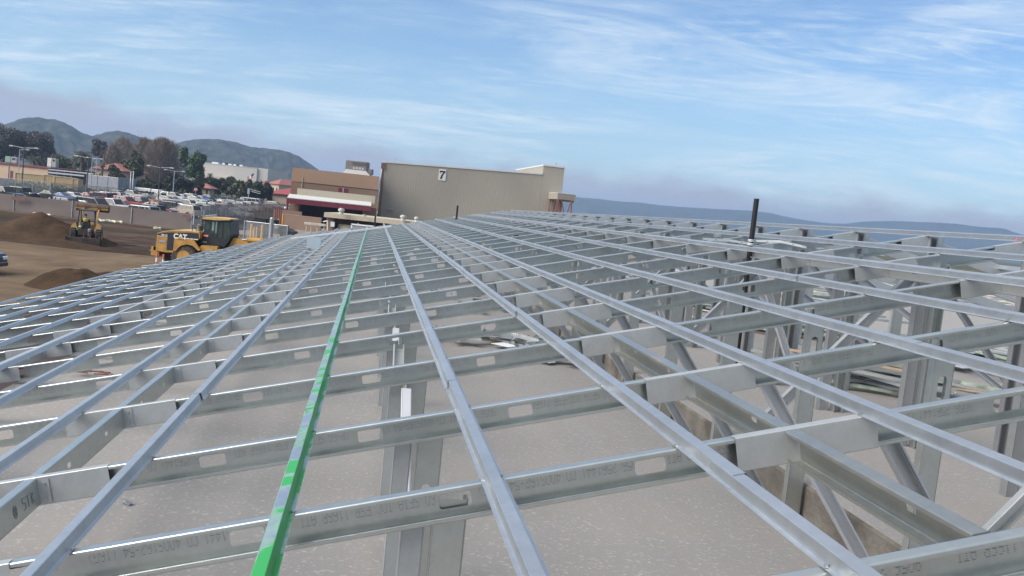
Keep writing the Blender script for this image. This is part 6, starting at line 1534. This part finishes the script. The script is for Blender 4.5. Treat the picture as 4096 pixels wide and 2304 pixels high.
mb = MB(); mb.prism([(0, .05), (0, .62), (.05, .64), (.07, .62), (.10, .10), (.22, .03)], (-1.22, -1.45, 0), (1.02, -1.45, 0), Vector((0, 1, 0)), Vector((0, 0, 1))); mb.box((-1.22, -1.2, .36), (.05, .65, .66)); mb.box((1.02, -1.2, .36), (.05, .65, .66)); mb.build("box_blade", mat("worn_blade_steel", (0.10, 0.075, 0.06), 0.6, metal=0.3, var=0.3, vscale=3), tr)
mb = MB(); mb.lathe([(.10, 0), (.13, .05), (.13, .22), (.06, .26)], (.28, -.58, 1.02), 10); mb.build("lamp", mat("grey_lamp", (0.3, 0.3, 0.3), 0.4), tr)
# arms and raised bucket
for s_ in (-1, 1):
    mb = MB(); mb.prism([(0.55, 1.25), (0.72, 1.15), (1.75, 2.25), (2.65, 2.55), (2.62, 2.72), (1.65, 2.45)], (s_ * .55 - .05, 0, 0), (s_ * .55 + .05, 0, 0), Vector((0, 1, 0)), Vector((0, 0, 1))); mb.build("loader_arm", YEL, tr)
    mb = MB(); mb.tube((s_ * .55, .85, .95), (s_ * .55, 1.75, 2.1), .045, 7); mb.build("lift_cylinder", CHROME, tr)
mb = MB()
bp_ = [(0.0, 0.0), (0.05, 0.35), (0.35, 0.62), (0.98, 0.66), (0.98, 0.62), (0.38, 0.55), (0.12, 0.32), (0.07, 0.02), (0.30, -0.20), (0.85, -0.22), (0.85, -0.26), (0.26, -0.26)]
mb.prism([(2.35 + y, 2.58 + z * 0.62) for y, z in bp_], (-1.05, 0, 0), (1.20, 0, 0), Vector((0, 1, 0)), Vector((0, 0, 1)))
for x_ in (-1.05, 1.20):
    mb.prism([(2.35 + y, 2.58 + z * 0.62) for y, z in [(0, 0), (.05, .35), (.35, .62), (.98, .66), (1.15, .1), (.85, -.26), (.26, -.26)]], (x_ - .03, 0, 0), (x_ + .03, 0, 0), Vector((0, 1, 0)), Vector((0, 0, 1)))
mb.build("bucket", mat("muddy_bucket", (0.085, 0.05, 0.028), 0.8, var=0.3, vscale=2.5), tr)
mb = MB(); mb.box((0.07, 2.33, 2.64), (2.24, .05, .13)); mb.build("bucket_edge", YEL, tr)
for xx_ in (-.45, .45): mb = MB(); mb.box((xx_ + .05, 2.28, 2.72), (.12, .12, .25)); mb.build("bucket_bracket", RUSTB, tr)
mb = MB(); mb.bbox((-.42, -.35, 1.22), (.26, .24, .22), .03); mb.lathe([(.0, 0), (.10, .01), (.10, .05), (.02, .10)], (-.42, -.35, 1.33), 8, m=1); mb.build("tool_crate", [mat("green_crate", (0.03, 0.20, 0.05), 0.5), WHITE], tr)

# driver: one skinned body seated and leaning, looking left and down
def skin_body(name, joints, edges, m, loc, rz, parent=None, sub=2):
    me = bpy.data.meshes.new(name); me.from_pydata([j[0] for j in joints], edges, []); o = bpy.data.objects.new(name, me); COL.objects.link(o)
    sk__ = o.modifiers.new("skin", "SKIN"); 
    if not me.skin_vertices: me.attributes  # layer comes with the modifier
    bm = bmesh.new(); bm.from_mesh(me); lay = bm.verts.layers.skin.verify(); bm.verts.ensure_lookup_table()
    for v, j in zip(bm.verts, joints): v[lay].radius = (j[1], j[1] if len(j) < 3 else j[2]); v[lay].use_root = False
    bm.verts[0][lay].use_root = True; bm.to_mesh(me); bm.free()
    ss = o.modifiers.new("sub", "SUBSURF"); ss.levels = sub; ss.render_levels = sub
    dg = bpy.context.evaluated_depsgraph_get(); me2 = bpy.data.meshes.new_from_object(o.evaluated_get(dg)); o.modifiers.clear(); o.data = me2; me2.name = name; me2.materials.clear(); me2.materials.append(m)
    me2.polygons.foreach_set("use_smooth", [True] * len(me2.polygons))
    o.location = loc; o.rotation_euler = (0, 0, rz)
    if parent: o.parent = parent
    return o
PSKIN = mat("skin_tone", (0.30, 0.17, 0.11), 0.6, var=0.05); DCLOTH = mat("dark_work_clothes", (0.02, 0.02, 0.03), 0.9, var=0.2)
J = [((0, 0, .12), .15, .13), ((0, .02, .34), .15, .12), ((-.02, .06, .56), .19, .12), ((-.03, .10, .66), .07), ((-.04, .13, .76), .06),   # pelvis, belly, chest, neck base, neck top
     ((-.05, .17, .86), .095, .105),                                                                                                        # head
     ((-.22, .10, .60), .07), ((-.30, .24, .40), .055), ((-.20, .44, .42), .042), ((-.17, .50, .43), .040),
     ((.18, .10, .58), .07), ((.26, .24, .38), .055), ((.14, .44, .42), .042), ((.11, .50, .43), .040),
     ((-.12, .08, .10), .11), ((-.15, .50, .13), .085), ((-.15, .55, -.25), .055), ((-.15, .66, -.32), .045),
     ((.12, .08, .10), .11), ((.15, .50, .13), .085), ((.15, .55, -.25), .055), ((.15, .66, -.32), .045)]
Ed = [(0, 1), (1, 2), (2, 3), (3, 4), (4, 5), (2, 6), (6, 7), (7, 8), (8, 9), (2, 10), (10, 11), (11, 12), (12, 13), (0, 14), (14, 15), (15, 16), (16, 17), (0, 18), (18, 19), (19, 20), (20, 21)]
dl = Matrix.Rotation(R(20), 3, "Z") @ Vector((-0.08, -0.02, 0))
pp = Vector((p.x, p.y, 0)) + dl
person = skin_body("person", J, Ed, DCLOTH, (pp.x, pp.y, 1.30), R(20))
person.data.materials.append(PSKIN)
for f in person.data.polygons:
    c_ = f.center
    if c_.z > .74 or (c_.y > .44 and .34 < c_.z < .52): f.material_index = 1
tag(person, "person in dark clothes, yellow vest collar and dark cap driving the tractor", "person")
mb = MB(); mb.lathe([(.175, -.10), (.20, 0.0), (.20, .10), (.13, .17), (.085, .185)], (-.02, .07, .54), 16); mb.build("hi_vis_vest", mat("hi_vis_yellow", (0.60, 0.52, 0.10), 0.7), person)
mb = MB(); mb.lathe([(.105, 0), (.11, .04), (.09, .10), (.02, .13)], (-.05, .17, .885), 14); mb.add([(-.12, .24, .89), (.02, .24, .89), (.0, .36, .875), (-.10, .36, .875)], [(0, 1, 2, 3)]); mb.build("cap", mat("dark_cap", (0.03, 0.025, 0.03), 0.8), person)
mb = MB(); mb.tube((-.05, .262, .86), (-.05, .285, .845), .016, 6); mb.build("nose", PSKIN, person)
for s_ in (-1, 1):
    for k in range(4):
        x_ = s_ * .14 - .01 + (k - 1.5) * .018
        mb = MB(); mb.path([(x_, .50, .44), (x_, .545, .445), (x_, .56, .42), (x_, .54, .405)], .009, 5); mb.build("finger", PSKIN, person)
    mb = MB(); mb.path([(s_ * .10, .49, .43), (s_ * .08, .52, .43)], .010, 5); mb.build("thumb", PSKIN, person)

# ------------------------------------------------------------------ dark green army truck behind the pipe gate
p = gx(1085, 97); at_ = thing("army_truck", "dark green military truck with canvas top behind the galvanised gate", "truck", (p.x, p.y, 0), R(180))
AG = mat("drab_green_paint", (0.030, 0.036, 0.028), 0.75, var=0.15); AC = mat("dark_green_canvas", (0.022, 0.027, 0.024), 0.95, var=0.2, vscale=1.5, bump=0.3, bscale=3)
def ap(px_, py_): return (-(px_ - 1085) / 36.6, (956 - (py_ - 0.1039 * (px_ - 1085))) / 36.6 - 0.02)
mb = MB(); mb.prism([ap(1018, 884), ap(1024, 868), ap(1070, 874), ap(1072, 903), ap(1018, 900)], (0, -1.15, 0), (0, 1.15, 0), Vector((1, 0, 0)), Vector((0, 0, 1))); mb.build("canvas_cover", AC, at_)
mb = MB(); mb.prism([ap(1019, 900), ap(1072, 903), ap(1142, 905), ap(1143, 935), ap(1073, 934), ap(1030, 925), ap(1019, 915)], (0, -1.1, 0), (0, 1.1, 0), Vector((1, 0, 0)), Vector((0, 0, 1))); mb.build("body", AG, at_)
mb = MB(); mb.prism([ap(1074, 878), ap(1101, 880), ap(1101, 905), ap(1074, 903)], (0, -1.0, 0), (0, 1.0, 0), Vector((1, 0, 0)), Vector((0, 0, 1))); mb.build("cab", AC, at_)
mb = MB(); mb.prism([ap(1143, 912), ap(1155, 916), ap(1180, 928), ap(1181, 935), ap(1143, 938)], (0, -1.0, 0), (0, 1.0, 0), Vector((1, 0, 0)), Vector((0, 0, 1))); mb.build("hood", AG, at_)
for xx_ in (1048, 1150):
    for s_ in (-1, 1):
        q = ap(xx_, 930); mb = MB(); mb.lathe([(.25, -.16), (.50, -.16), (.56, -.1), (.56, .1), (.50, .16), (.25, .16)], (0, 0, 0), 20, axis="Y"); w_ = mb.build("wheel", BLACK, at_); w_.location = (q[0], s_ * 1.05, .58)
        mb = MB(); mb.lathe([(.25, s_ * .17), (.05, s_ * .08)], (0, 0, 0), 12, axis="Y"); mb.build("rim", AG, w_)
q = ap(1115, 907); mb = MB(); mb.lathe([(.02, 0), (.24, .02), (.26, .06), (.16, .10)], (q[0], 1.12, q[1]), 14, axis="Y"); mb.build("round_hatch", mat("worn_pale_hatch", (0.22, 0.21, 0.19), 0.6), at_)
q = ap(1014, 905); mb = MB(); mb.bbox((q[0], .9, q[1]), (.5, .4, .30), .03); mb.build("side_box", BLK, at_)

# ================================================================== TREES
def tree(name, label, x, Y, ytop, wpx, kind, seed, trunk=BARK, n=1500, leaf=0.42, crown_low=0.3, blobs=7, group=None, cat="tree", tall=1.0):
    base = gx(x, Y); zt_ = zat(x, ytop, Y); rad = wpx / 2 / 3547 * Y; rnd = random.Random(seed)
    root = thing(name, label, cat, (base.x, base.y, 0), group=group)
    mb = MB(); r0 = max(0.18, rad * 0.06); top = zt_ * 0.62
    mb.tube((0, 0, -0.1), (rnd.uniform(-.1, .1), 0, zt_ * 0.32), r0, 8, r1=r0 * .8); st = Vector((0, 0, zt_ * 0.31))
    ends = []
    for k in range(7):
        a_ = k * 2.4 + rnd.uniform(-.3, .3); e = Vector((math.cos(a_) * rad * rnd.uniform(.25, .65), math.sin(a_) * rad * rnd.uniform(.25, .65), zt_ * rnd.uniform(.55, .88)))
        mid = st.lerp(e, .5) + Vector((rnd.uniform(-.3, .3), rnd.uniform(-.3, .3), rnd.uniform(0, .8)))
        mb.tube(st, mid, r0 * .5, 6, r1=r0 * .32); mb.tube(mid, e, r0 * .32, 5, r1=r0 * .1); ends.append(e)
    mb.build("trunk", trunk, root)
    cm = MB(); zc0_ = zt_ * crown_low; hh_ = (zt_ - zc0_) / 2; cz = (zt_ + zc0_) / 2
    if kind == "bare":
        for k in range(n):
            t_ = rnd.uniform(0, 6.28); u = rnd.random() ** 0.5; v = rnd.uniform(-1, 1); rr_ = math.sqrt(max(0, 1 - v * v)) * u * (0.82 + 0.22 * math.sin(3 * t_ + seed))
            pos = Vector((math.cos(t_) * rr_ * rad, math.sin(t_) * rr_ * rad, cz + v * hh_)); o_dir = (pos - Vector((0, 0, zc0_ - hh_ * .6))).normalized()
            dv = (o_dir + Vector((rnd.gauss(0, .35), rnd.gauss(0, .35), rnd.gauss(.1, .3)))).normalized(); L_ = rnd.uniform(.5, 1.4) * leaf * 3.2; wv = dv.orthogonal().normalized() * leaf * 0.12; wv.rotate(Matrix.Rotation(rnd.uniform(0, 6.28), 3, dv))
            cm.add([pos - wv, pos + wv, pos + dv * L_ + wv * .3, pos + dv * L_ - wv * .3], [(0, 1, 2, 3)])
        for e in ends:
            for k in range(10):
                q = e + Vector((rnd.gauss(0, rad * .22), rnd.gauss(0, rad * .22), abs(rnd.gauss(0, hh_ * .35)))); cm.tube(e, q, .05, 4, r1=.02, caps=False)
    else:
        for k in range(blobs):
            if k == 0: c_ = Vector((0, 0, cz)); br = Vector((rad * .62, rad * .62, hh_ * .72))
            else:
                a_ = k * 2.399 + rnd.uniform(-.4, .4); f_ = rnd.uniform(.38, .72); v = rnd.uniform(-.7, .72)
                c_ = Vector((math.cos(a_) * rad * f_ * math.sqrt(1 - v * v * .6), math.sin(a_) * rad * f_, cz + v * hh_ * .85)); sc_ = rnd.uniform(.30, .48)
                br = Vector((rad * sc_, rad * sc_, hh_ * sc_ * .85 * tall))
                if c_.z + br.z > zt_: c_.z = zt_ - br.z
            leaf_cloud(cm, c_, br, int(n / blobs), leaf, seed * 31 + k, shell=0.35)
    cm.build("crown", LEAF[kind], root)
    return root
TG = "trees beyond the car park"
tree("eucalyptus_tree", "dark eucalyptus cut by the left edge of the picture", -12, 330, 470, 150, "euca", 1, n=7980, leaf=.34, crown_low=.12, blobs=11, group=TG)
tree("eucalyptus_tree", "wide dusky tree mass left of the tall twin arm light pole", 62, 340, 505, 130, "euca", 2, n=7980, leaf=.34, crown_low=.1, blobs=11, group=TG)
tree("eucalyptus_tree", "rounded brownish tree right of the dusky mass, before the first hill", 145, 335, 512, 125, "euca", 3, n=7980, leaf=.34, crown_low=.1, blobs=11, group=TG)
tree("eucalyptus_tree", "low dusky tree at the foot of the rounded brownish one", 190, 345, 548, 60, "euca", 33, n=2850, leaf=.34, crown_low=.1, blobs=6, group=TG)
tree("eucalyptus_tree", "tall thin eucalyptus behind the palm, before the second hill", 402, 350, 546, 78, "euca", 4, n=3610, leaf=.34, crown_low=.38, blobs=11, group=TG)
tree("eucalyptus_tree", "small dusky treetop between palm and rounded tree", 207, 330, 602, 24, "euca", 44, n=420, leaf=.4, crown_low=.45, blobs=4, group=TG)
tree("bare_tree", "pale leafless tree behind the red roofed house", 485, 345, 560, 130, "bare", 5, n=6500, leaf=.42, crown_low=.15, group=TG)
tree("bare_tree", "leafless brown tree left of the big bare one", 445, 300, 590, 90, "bare", 6, n=3800, leaf=.40, crown_low=.18, group=TG)
tree("bare_tree", "largest leafless brown tree with a pale trunk in the middle", 640, 292, 562, 190, "bare", 7, trunk=BARKP, n=14000, leaf=.40, crown_low=.12, group=TG)
tree("bare_tree", "leafless brown tree crown behind the largest one", 570, 325, 562, 120, "bare", 77, n=6500, leaf=.42, crown_low=.15, group=TG)
tree("leafy_tree", "dark green tree in front of the bare trees, right of the red roofed house", 515, 270, 618, 95, "olive", 8, n=2600, leaf=.42, crown_low=.08, blobs=10, group=TG)
tree("leafy_tree", "slim green tree tucked between the bare crowns", 548, 280, 596, 55, "olive", 88, n=1000, leaf=.42, crown_low=.3, blobs=7, group=TG)
tree("sycamore_tree", "tall bright green tree standing right of the bare trees", 778, 262, 578, 82, "green", 9, n=3200, leaf=.42, crown_low=.28, blobs=14, group=TG, tall=.8)
tree("sycamore_tree", "smaller green treetop attached left of the tall bright one", 728, 266, 578, 42, "green", 91, n=900, leaf=.42, crown_low=.45, blobs=7, group=TG)
oaks = [(680, 240, 716, 64, "oak", "darkest round oak at the left of the oak row"), (728, 236, 702, 92, "oak", "broad dark oak behind the stop sign"), (775, 238, 699, 80, "oak", "dark oak above the guard booth roof"), (822, 262, 704, 70, "olive", "olive green tree right of the guard booth"), (872, 268, 706, 62, "olive", "olive tree under the warehouse palm"), (905, 262, 716, 60, "oak", "dark oak in the middle of the right tree group"), (948, 255, 707, 74, "olive", "brownish olive tree left of the flag"), (968, 250, 722, 52, "olive", "small olive tree before the traffic pole"), (1030, 252, 706, 84, "oak", "large dark tree between flag and red roofed building"), (1068, 256, 722, 50, "oak", "right shoulder of dark foliage above the ribbed red roof"), (988, 258, 716, 50, "oak", "dark tree behind the traffic pole"), (630, 246, 728, 50, "oak", "small dark tree under the largest bare tree"), (598, 256, 722, 60, "olive", "dull green shrubby tree left of the oak row"), (560, 262, 716, 50, "olive", "dull green tree behind the white masts")]
for i, (x, Y_, yt, wp, kd, lb) in enumerate(oaks): tree("oak_tree" if kd == "oak" else "olive_tree", lb, x, Y_, yt, wp, kd, 200 + i, n=1700, leaf=.42, crown_low=.12, blobs=9, group=TG)
def palm(x, Y, ytop, wpx, label, seed, nf=30):
    base = gx(x, Y); zt_ = zat(x, ytop, Y); rad = wpx / 2 / 3547 * Y; rnd = random.Random(seed); root = thing("palm_tree", label, "palm tree", (base.x, base.y, 0), group="palm trees")
    zc_ = zt_ - rad * 0.55; mb = MB(); mb.tube((0, 0, 0), (0, 0, zc_), .38, 9, r1=.30); mb.lathe([(.3, -.8), (.62, -.3), (.5, .2), (.1, .4)], (0, 0, zc_), 10); mb.build("trunk", BARK, root)
    cm = MB()
    for k in range(nf):
        a_ = k * 2.399; el = R(75 - 105 * (k / nf)); dh = Vector((math.cos(a_), math.sin(a_), 0)); pts = []
        for s_ in range(8):
            t_ = s_ / 7; pts.append(Vector((0, 0, zc_)) + dh * (rad * t_ * math.cos(el * (1 - .35 * t_))) + Vector((0, 0, rad * (t_ * math.sin(el) - .55 * t_ * t_))))
        side = Vector((-dh.y, dh.x, 0))
        for q0, q1 in zip(pts, pts[1:]):
            for s_ in (-1, 1):
                for g_ in (0.0, .5):
                    m_ = q0.lerp(q1, g_); e_ = m_ + side * s_ * rad * .16 + (q1 - q0) * .9 - Vector((0, 0, rad * .07)); cm.add([m_, m_ + (q1 - q0) * .32, e_], [(0, 1, 2)])
            cm.tube(q0, q1, .05, 4, caps=False)
    cm.build("crown", LEAF["palm"], root)
palm(322, 250, 598, 88, "broad feathery palm behind the twin slim light poles", 3)
palm(133, 258, 618, 78, "low dark palm above the low tan building roof", 4)
palm(836, 330, 690, 30, "small palm before the pale warehouse", 5, 18)
palm(404, 228, 650, 34, "small palm in front of the red roofed house", 6, 20)
tree("olive_tree", "pale green shrubby tree behind the white boxy cooler", 240, 262, 620, 62, "green", 301, n=1300, leaf=.42, crown_low=.1, blobs=8, group=TG)
tree("olive_tree", "low green tree between that cooler and the broad palm", 282, 262, 634, 56, "olive", 302, n=1100, leaf=.42, crown_low=.1, blobs=7, group=TG)
tree("shrub", "dark reddish shrub beside the slatted fence", 452, 240, 690, 36, "euca", 303, n=700, leaf=.3, crown_low=.05, blobs=5, cat="shrub")
more = [(462, 250, 655, 70, "olive", "leafy olive tree in front of the faded red roof"), (600, 300, 640, 110, "olive", "broad olive green tree below the largest bare crown"), (678, 300, 640, 70, "bare", "thin bare brown tree left of the bright sycamore"), (250, 330, 610, 90, "euca", "dusky tree between the broad palm and the hill foot"), (330, 340, 600, 90, "euca", "dark tree behind the broad palm"), (700, 262, 690, 70, "oak", "dark oak directly under the bright sycamore"), (850, 275, 700, 60, "oak", "dark oak under the warehouse palm"), (925, 280, 702, 60, "olive", "olive crown below the warehouse roof units")]
for i, (x, Y_, yt, wp, kd, lb) in enumerate(more): tree({"olive": "olive_tree", "bare": "bare_tree", "euca": "eucalyptus_tree", "oak": "oak_tree"}[kd], lb, x, Y_, yt, wp, kd, 400 + i, n=2600, leaf=.36, crown_low=.1, blobs=9, group=TG)
rnd = random.Random(12)
mb = MB()
for i in range(60):
    x_ = 560 + 420 * i / 59; q = gx(x_, 238 + rnd.uniform(-3, 3)); leaf_cloud(mb, (q.x, q.y, .7), (1.7, 1.2, .8), 60, .28, 500 + i)
o = mb.build("ground_shrubs", LEAF["oak"], None, base=(0, 0, 0)); tag(o, "low dark shrubbery along the far side of the car park", "shrubbery", kind="stuff")

# ================================================================== THINGS ON AND IN THE ROOF FRAME
def ab_of(x, y, n_=0.0):
    r = ray(x, y); O = Vector((0, 0, 0)) - Vector((0, 0, HH)) * S + NN * S * n_
    t_ = O.dot(NN) / r.dot(NN); v = r * t_ - Vector((0, 0, -HH * S))
    return v.dot(E1) / S, v.dot(E2) / S
def black_pipe(x, yroof, ytop, r_, label, base_z, strap=False, xtop=None):
    a_, b_ = ab_of(x, yroof); p_ = RW(a_, b_); zt_ = None
    h_ = at(xtop or x, ytop, p_.y).z
    mb = MB(); L_ = h_ - base_z
    n_ = 16; mb.tube((0, 0, 0), (0, 0, L_), r_, n_, caps=False)
    mb.lathe([(r_, L_ - .001), (r_ * .84, L_ + .001), (r_ * .84, L_ - .12), (.01, L_ - .12)], (0, 0, 0), n_)
    for zz__ in (L_ * .45, L_ * .70): mb.lathe([(r_, zz__ - .05), (r_ * 1.08, zz__ - .045), (r_ * 1.08, zz__ + .045), (r_, zz__ + .05)], (0, 0, 0), n_)
    o = mb.build("vent_pipe", BPIPE); o.location = (p_.x, p_.y, base_z); tag(o, label, "pipe", "black vent pipes through the roof frame"); return o, p_
o, pp_ = black_pipe(3008, 985, 797, .025, "nearest and thickest black vent pipe rising through the right of the frame", 6 + S * Z_UP, xtop=3045)
black_pipe(1833, 874, 822, .032, "small black vent pipe in front of the beige ribbed hall", 6 + S * Z_LOW)
black_pipe(1506, 905, 864, .032, "black vent pipe at the far edge, left of the ribbed hall corner", 6 + S * Z_LOW)
# perforated strap round the near pipe
STR = mat("perforated_strap_steel", (0.70, 0.71, 0.70), 0.4, metal=0.5, var=0.1)
zs_ = at(3005, 962, pp_.y).z
mb = MB()
for dz in (0, -.035):
    pts = [Vector((pp_.x + .034 * math.cos(R(t)), pp_.y + .034 * math.sin(R(t)), zs_ + dz)) for t in range(0, 361, 24)]
    if dz == 0: pts += [Vector((pp_.x + .25, pp_.y - .05, zs_ + .02)), Vector((pp_.x + .50, pp_.y - .1, zs_ - .01))]
    else: pts = [Vector((pp_.x - .48, pp_.y - .08, zs_ - .03)), Vector((pp_.x - .22, pp_.y - .03, zs_ - .02))] + pts
    for q0, q1 in zip(pts, pts[1:]): mb.add([q0 - Vector((0, 0, .011)), q1 - Vector((0, 0, .011)), q1 + Vector((0, 0, .011)), q0 + Vector((0, 0, .011))], [(0, 1, 2, 3)])
    for q0, q1 in zip(pts, pts[1:]):
        m_ = q0.lerp(q1, .5); mb.tube(m_ - Vector((0, .002, 0)), m_ + Vector((0, -.004, 0)), .004, 5, 1)
o = mb.build("pipe_strap", [STR, BLACK], None, base=(pp_.x, pp_.y, zs_)); tag(o, "white perforated strap looped round the nearest black pipe", "strap")
# loose white channel lying across the far hat channels
aL, bL = ab_of(1172, 955, HHT + .02); aR, bR = ab_of(1575, 905, HHT + .02)
mb = MB(); q0, q1 = RW(aL, bL, HHT + .012), RW(aR, bR, HHT + .012); dd_ = (q1 - q0).normalized(); sd_ = NN.cross(dd_)
mb.sheet(rounded([(-.055, -.002), (-.055, .045), (.055, .045), (.055, -.002)], .004, 2), q0, q1, sd_, NN)
o = mb.build("loose_channel", WT, None, base=q0); tag(o, "long white steel channel lying loose across the far hat channels", "channel")
# upright short piece of track
aP, bP = ab_of(1263, 999); q = RW(aP, bP, HHT)
mb = MB(); mb.sheet(rounded([(-.15, -.07), (-.15, 0), (.15, 0), (.15, -.07)], .004, 2), (0, 0, 0), (0, 0, at(1263, 948, q.y).z - q.z), e1h, -e2h)
o = mb.build("upright_track_piece", mat("pale_blue_steel", (0.50, 0.58, 0.64), 0.5, metal=0.5, var=0.05)); o.location = q; tag(o, "short pale track piece standing upright on the roof left of the green channel", "steel piece")
# short dark stud bundle hanging over the raised slab at the right
# offcuts and scraps
SCR = mat("scrap_plate_steel", (0.40, 0.42, 0.43), 0.5, metal=0.6, var=0.15); PAP = mat("white_sheet_scrap", (0.72, 0.73, 0.76), 0.6, var=0.04); PLY = mat("plywood_sheet", (0.46, 0.34, 0.22), 0.8, var=0.1, vscale=3); GRN = mat("green_sprayed_steel", (0.36, 0.43, 0.37), 0.6, var=0.3, vscale=5)
rnd = random.Random(77)
def scrap_pile(label, ah, bh, zbase, n_, rad, seed, long_=False, mats_=None, name="scrap_pile", ang=None, Lr=(.15, .45)):
    rr = random.Random(seed); c_ = HW(ah, bh, 0); root = thing(name, label, "scrap pile", (c_.x, c_.y, zsl(ah, bh))); z_ = 0.004
    ms_ = mats_ or [SCR, SCR, PAP, SCR, GD]
    for i in range(n_):
        mb = MB(); an = rr.uniform(-.5, .5) + (ang if ang is not None else rr.uniform(0, 3.1)); L_ = rr.uniform(*Lr); w_ = rr.uniform(.06, .18) if not long_ else rr.uniform(.05, .10)
        x_, y_ = rr.uniform(-rad[0], rad[0]), rr.uniform(-rad[1], rad[1]); z_ = .006 + (.011 * i) % (.42 if long_ else .10)
        rm = Matrix.Rotation(an, 3, "Z") @ Matrix.Rotation(rr.uniform(-.06, .06), 3, "Y")
        u_, v_ = rm @ Vector((1, 0, 0)), rm @ Vector((0, 1, 0)); m_ = rr.choice(ms_)
        o0 = Vector((x_, y_, z_ + .03))
        if m_ is PAP or m_ is PLY: mb.box(o0, (L_ * .8, w_ * 1.8, .006), rot=rm)
        else: mb.sheet(rounded([(-w_ / 2, .03), (-w_ / 2, 0), (w_ / 2, 0), (w_ / 2, .03)], .003, 1), o0 - u_ * L_ / 2, o0 + u_ * L_ / 2, v_, rm @ Vector((0, 0, 1)))
        mb.build({PAP.name: "paper_sheet", PLY.name: "plywood_offcut"}.get(m_.name, "steel_offcut"), m_, root)
    return root
zlw, zup = 6 + S * Z_LOW, 6 + S * Z_UP
def slab_pt(x, y, z):
    zz_ = z
    for _ in range(5):
        q = gp(x, y, zz_); v = q - CAM; b_ = v.dot(e2h) / S; zz_ = z + S * (b_ - 4) * SB_
    return v.dot(e1h) / S, b_
for (x, y, n_, rd, sd_, lb, z) in ((2010, 1375, 34, (.9, .45), 1, "larger scatter of grey plates and white sheets on the floor in the middle", zlw), (2050, 1262, 16, (.8, .4), 2, "smaller scatter of plates further back on the floor", zlw), (1800, 1195, 12, (.8, .5), 12, "far thin scatter of plates seen under the joists", zlw), (2250, 1450, 8, (.4, .25), 22, "few plates half hidden at the foot of the step", zlw)):
    a_, b_ = slab_pt(x, y, z); scrap_pile(lb, a_, b_, z, n_, rd, sd_)
big = [(3150, 1330, 26, (.9, .6), 3, "heap of white sheets and channels left of the near columns"), (3330, 1210, 30, (1.1, .8), 4, "long steel lengths with green spray stacked behind the near column"), (3620, 1190, 34, (1.2, .8), 5, "biggest stack of long green sprayed lengths beyond the ridge posts"), (3560, 1560, 12, (.6, .35), 6, "white sheets and pieces between the two near columns"), (3900, 1480, 18, (.7, .5), 7, "pieces of frame stacked low at the right edge"), (2850, 1240, 18, (.8, .6), 8, "mid distance stack of channels beside the step"), (3900, 1240, 30, (1.0, .8), 9, "bundle of long lengths at the far right edge"), (2600, 1130, 22, (1.0, .8), 10, "distant stack of lengths seen between the columns"), (3700, 1085, 26, (1.6, .9), 11, "row of long lengths on the raised floor below the ridge")]
for (x, y, n_, rd, sd_, lb) in big:
    a_, b_ = slab_pt(x, y, zup); scrap_pile(lb, a_, b_, zup, int(n_ * 1.7), rd, sd_, True, [GT, GD, G, GRN, PAP, PLY, GD], "steel_stack", R(-38), (.6, 2.4))
# plywood sheets
for (x, y, L_, lb) in ((3450, 1150, 1.6, "plywood sheet lying right of the thickest pipe base"), (3950, 1190, 1.8, "plywood sheet under the far right bundle")):
    a_, b_ = slab_pt(x, y, zup); q = HW(a_, b_, 0); mb = MB(); mb.box((0, 0, .012), (L_, 1.1, .02), R(-30)); o = mb.build("plywood_sheet", PLY); o.location = (q.x, q.y, zsl(a_, b_) + .012); tag(o, lb, "plywood sheet")
# single bits
q = gp(504, 2013, zlw); mb = MB(); mb.add([(-.03, 0, .01), (.0, -.012, .022), (.035, 0, .012), (.03, -.04, .008), (.005, -.03, .03)], [(0, 1, 4), (1, 2, 3, 4)]); mb.add([(-.03, 0, .004), (.035, 0, .004), (.03, -.04, .004)], [(0, 1, 2)])
o = mb.build("metal_scrap", SCR); o.location = (q.x, q.y, zlw + .002); tag(o, "small bent metal scrap alone on the near concrete floor", "metal scrap")
q = gp(365, 1492, zlw); mb = MB(); rr = random.Random(5)
for k in range(9): a_ = rr.uniform(-.5, .5); mb.box((rr.uniform(-.12, .12), rr.uniform(-.05, .05), .008), (rr.uniform(.06, .16), .012, .008), a_)
o = mb.build("rusty_shavings", RUSTB); o.location = (q.x, q.y, zlw + .002); tag(o, "rusty shavings on the concrete near the left slab edge", "debris")
q = gp(3728, 2183, zup); mb = MB(); mb.tube((-.02, 0, .008), (.02, .01, .012), .006, 5); mb.tube((.0, -.01, .008), (.01, .02, .02), .005, 5)
o = mb.build("tie_wire_scrap", BLACK); o.location = (q.x, q.y, zup); tag(o, "tiny dark scrap on the raised floor at lower right", "debris")
# pink marking ribbon on the ridge
a_, b_ = ab_of(4070, 966); q = RW(a_, b_, .02); mb = MB(); PK = mat("pink_marking_paint", (0.75, 0.12, 0.16), 0.6)
mb.path([q + S * (E1 * -.02 + NN * -.02), q, q + S * (E2 * .03 + E1 * .02), q + S * (E1 * -.01 - E2 * .02)], .003, 4); o = mb.build("pink_ribbon", PK, None, base=q); tag(o, "bit of pink ribbon on the ridge joist at the right edge", "ribbon")

# ================================================================== HAZE
HAZE = True
if HAZE:
    hm_ = bpy.data.materials.new("haze_air"); hm_.use_nodes = True; t = hm_.node_tree
    for n in list(t.nodes): t.nodes.remove(n)
    pv = t.nodes.new("ShaderNodeVolumePrincipled"); pv.inputs["Color"].default_value = (0.50, 0.70, 1.0, 1); pv.inputs["Density"].default_value = 0.00022; pv.inputs["Anisotropy"].default_value = 0.2
    mo = t.nodes.new("ShaderNodeOutputMaterial"); t.links.new(pv.outputs[0], mo.inputs["Volume"])
    mb = MB(); mb.box((0, 4100, 61), (18300, 12200, 124)); o = mb.build("haze", hm_, None, base=(0, 4100, 61)); tag(o, kind="stuff")
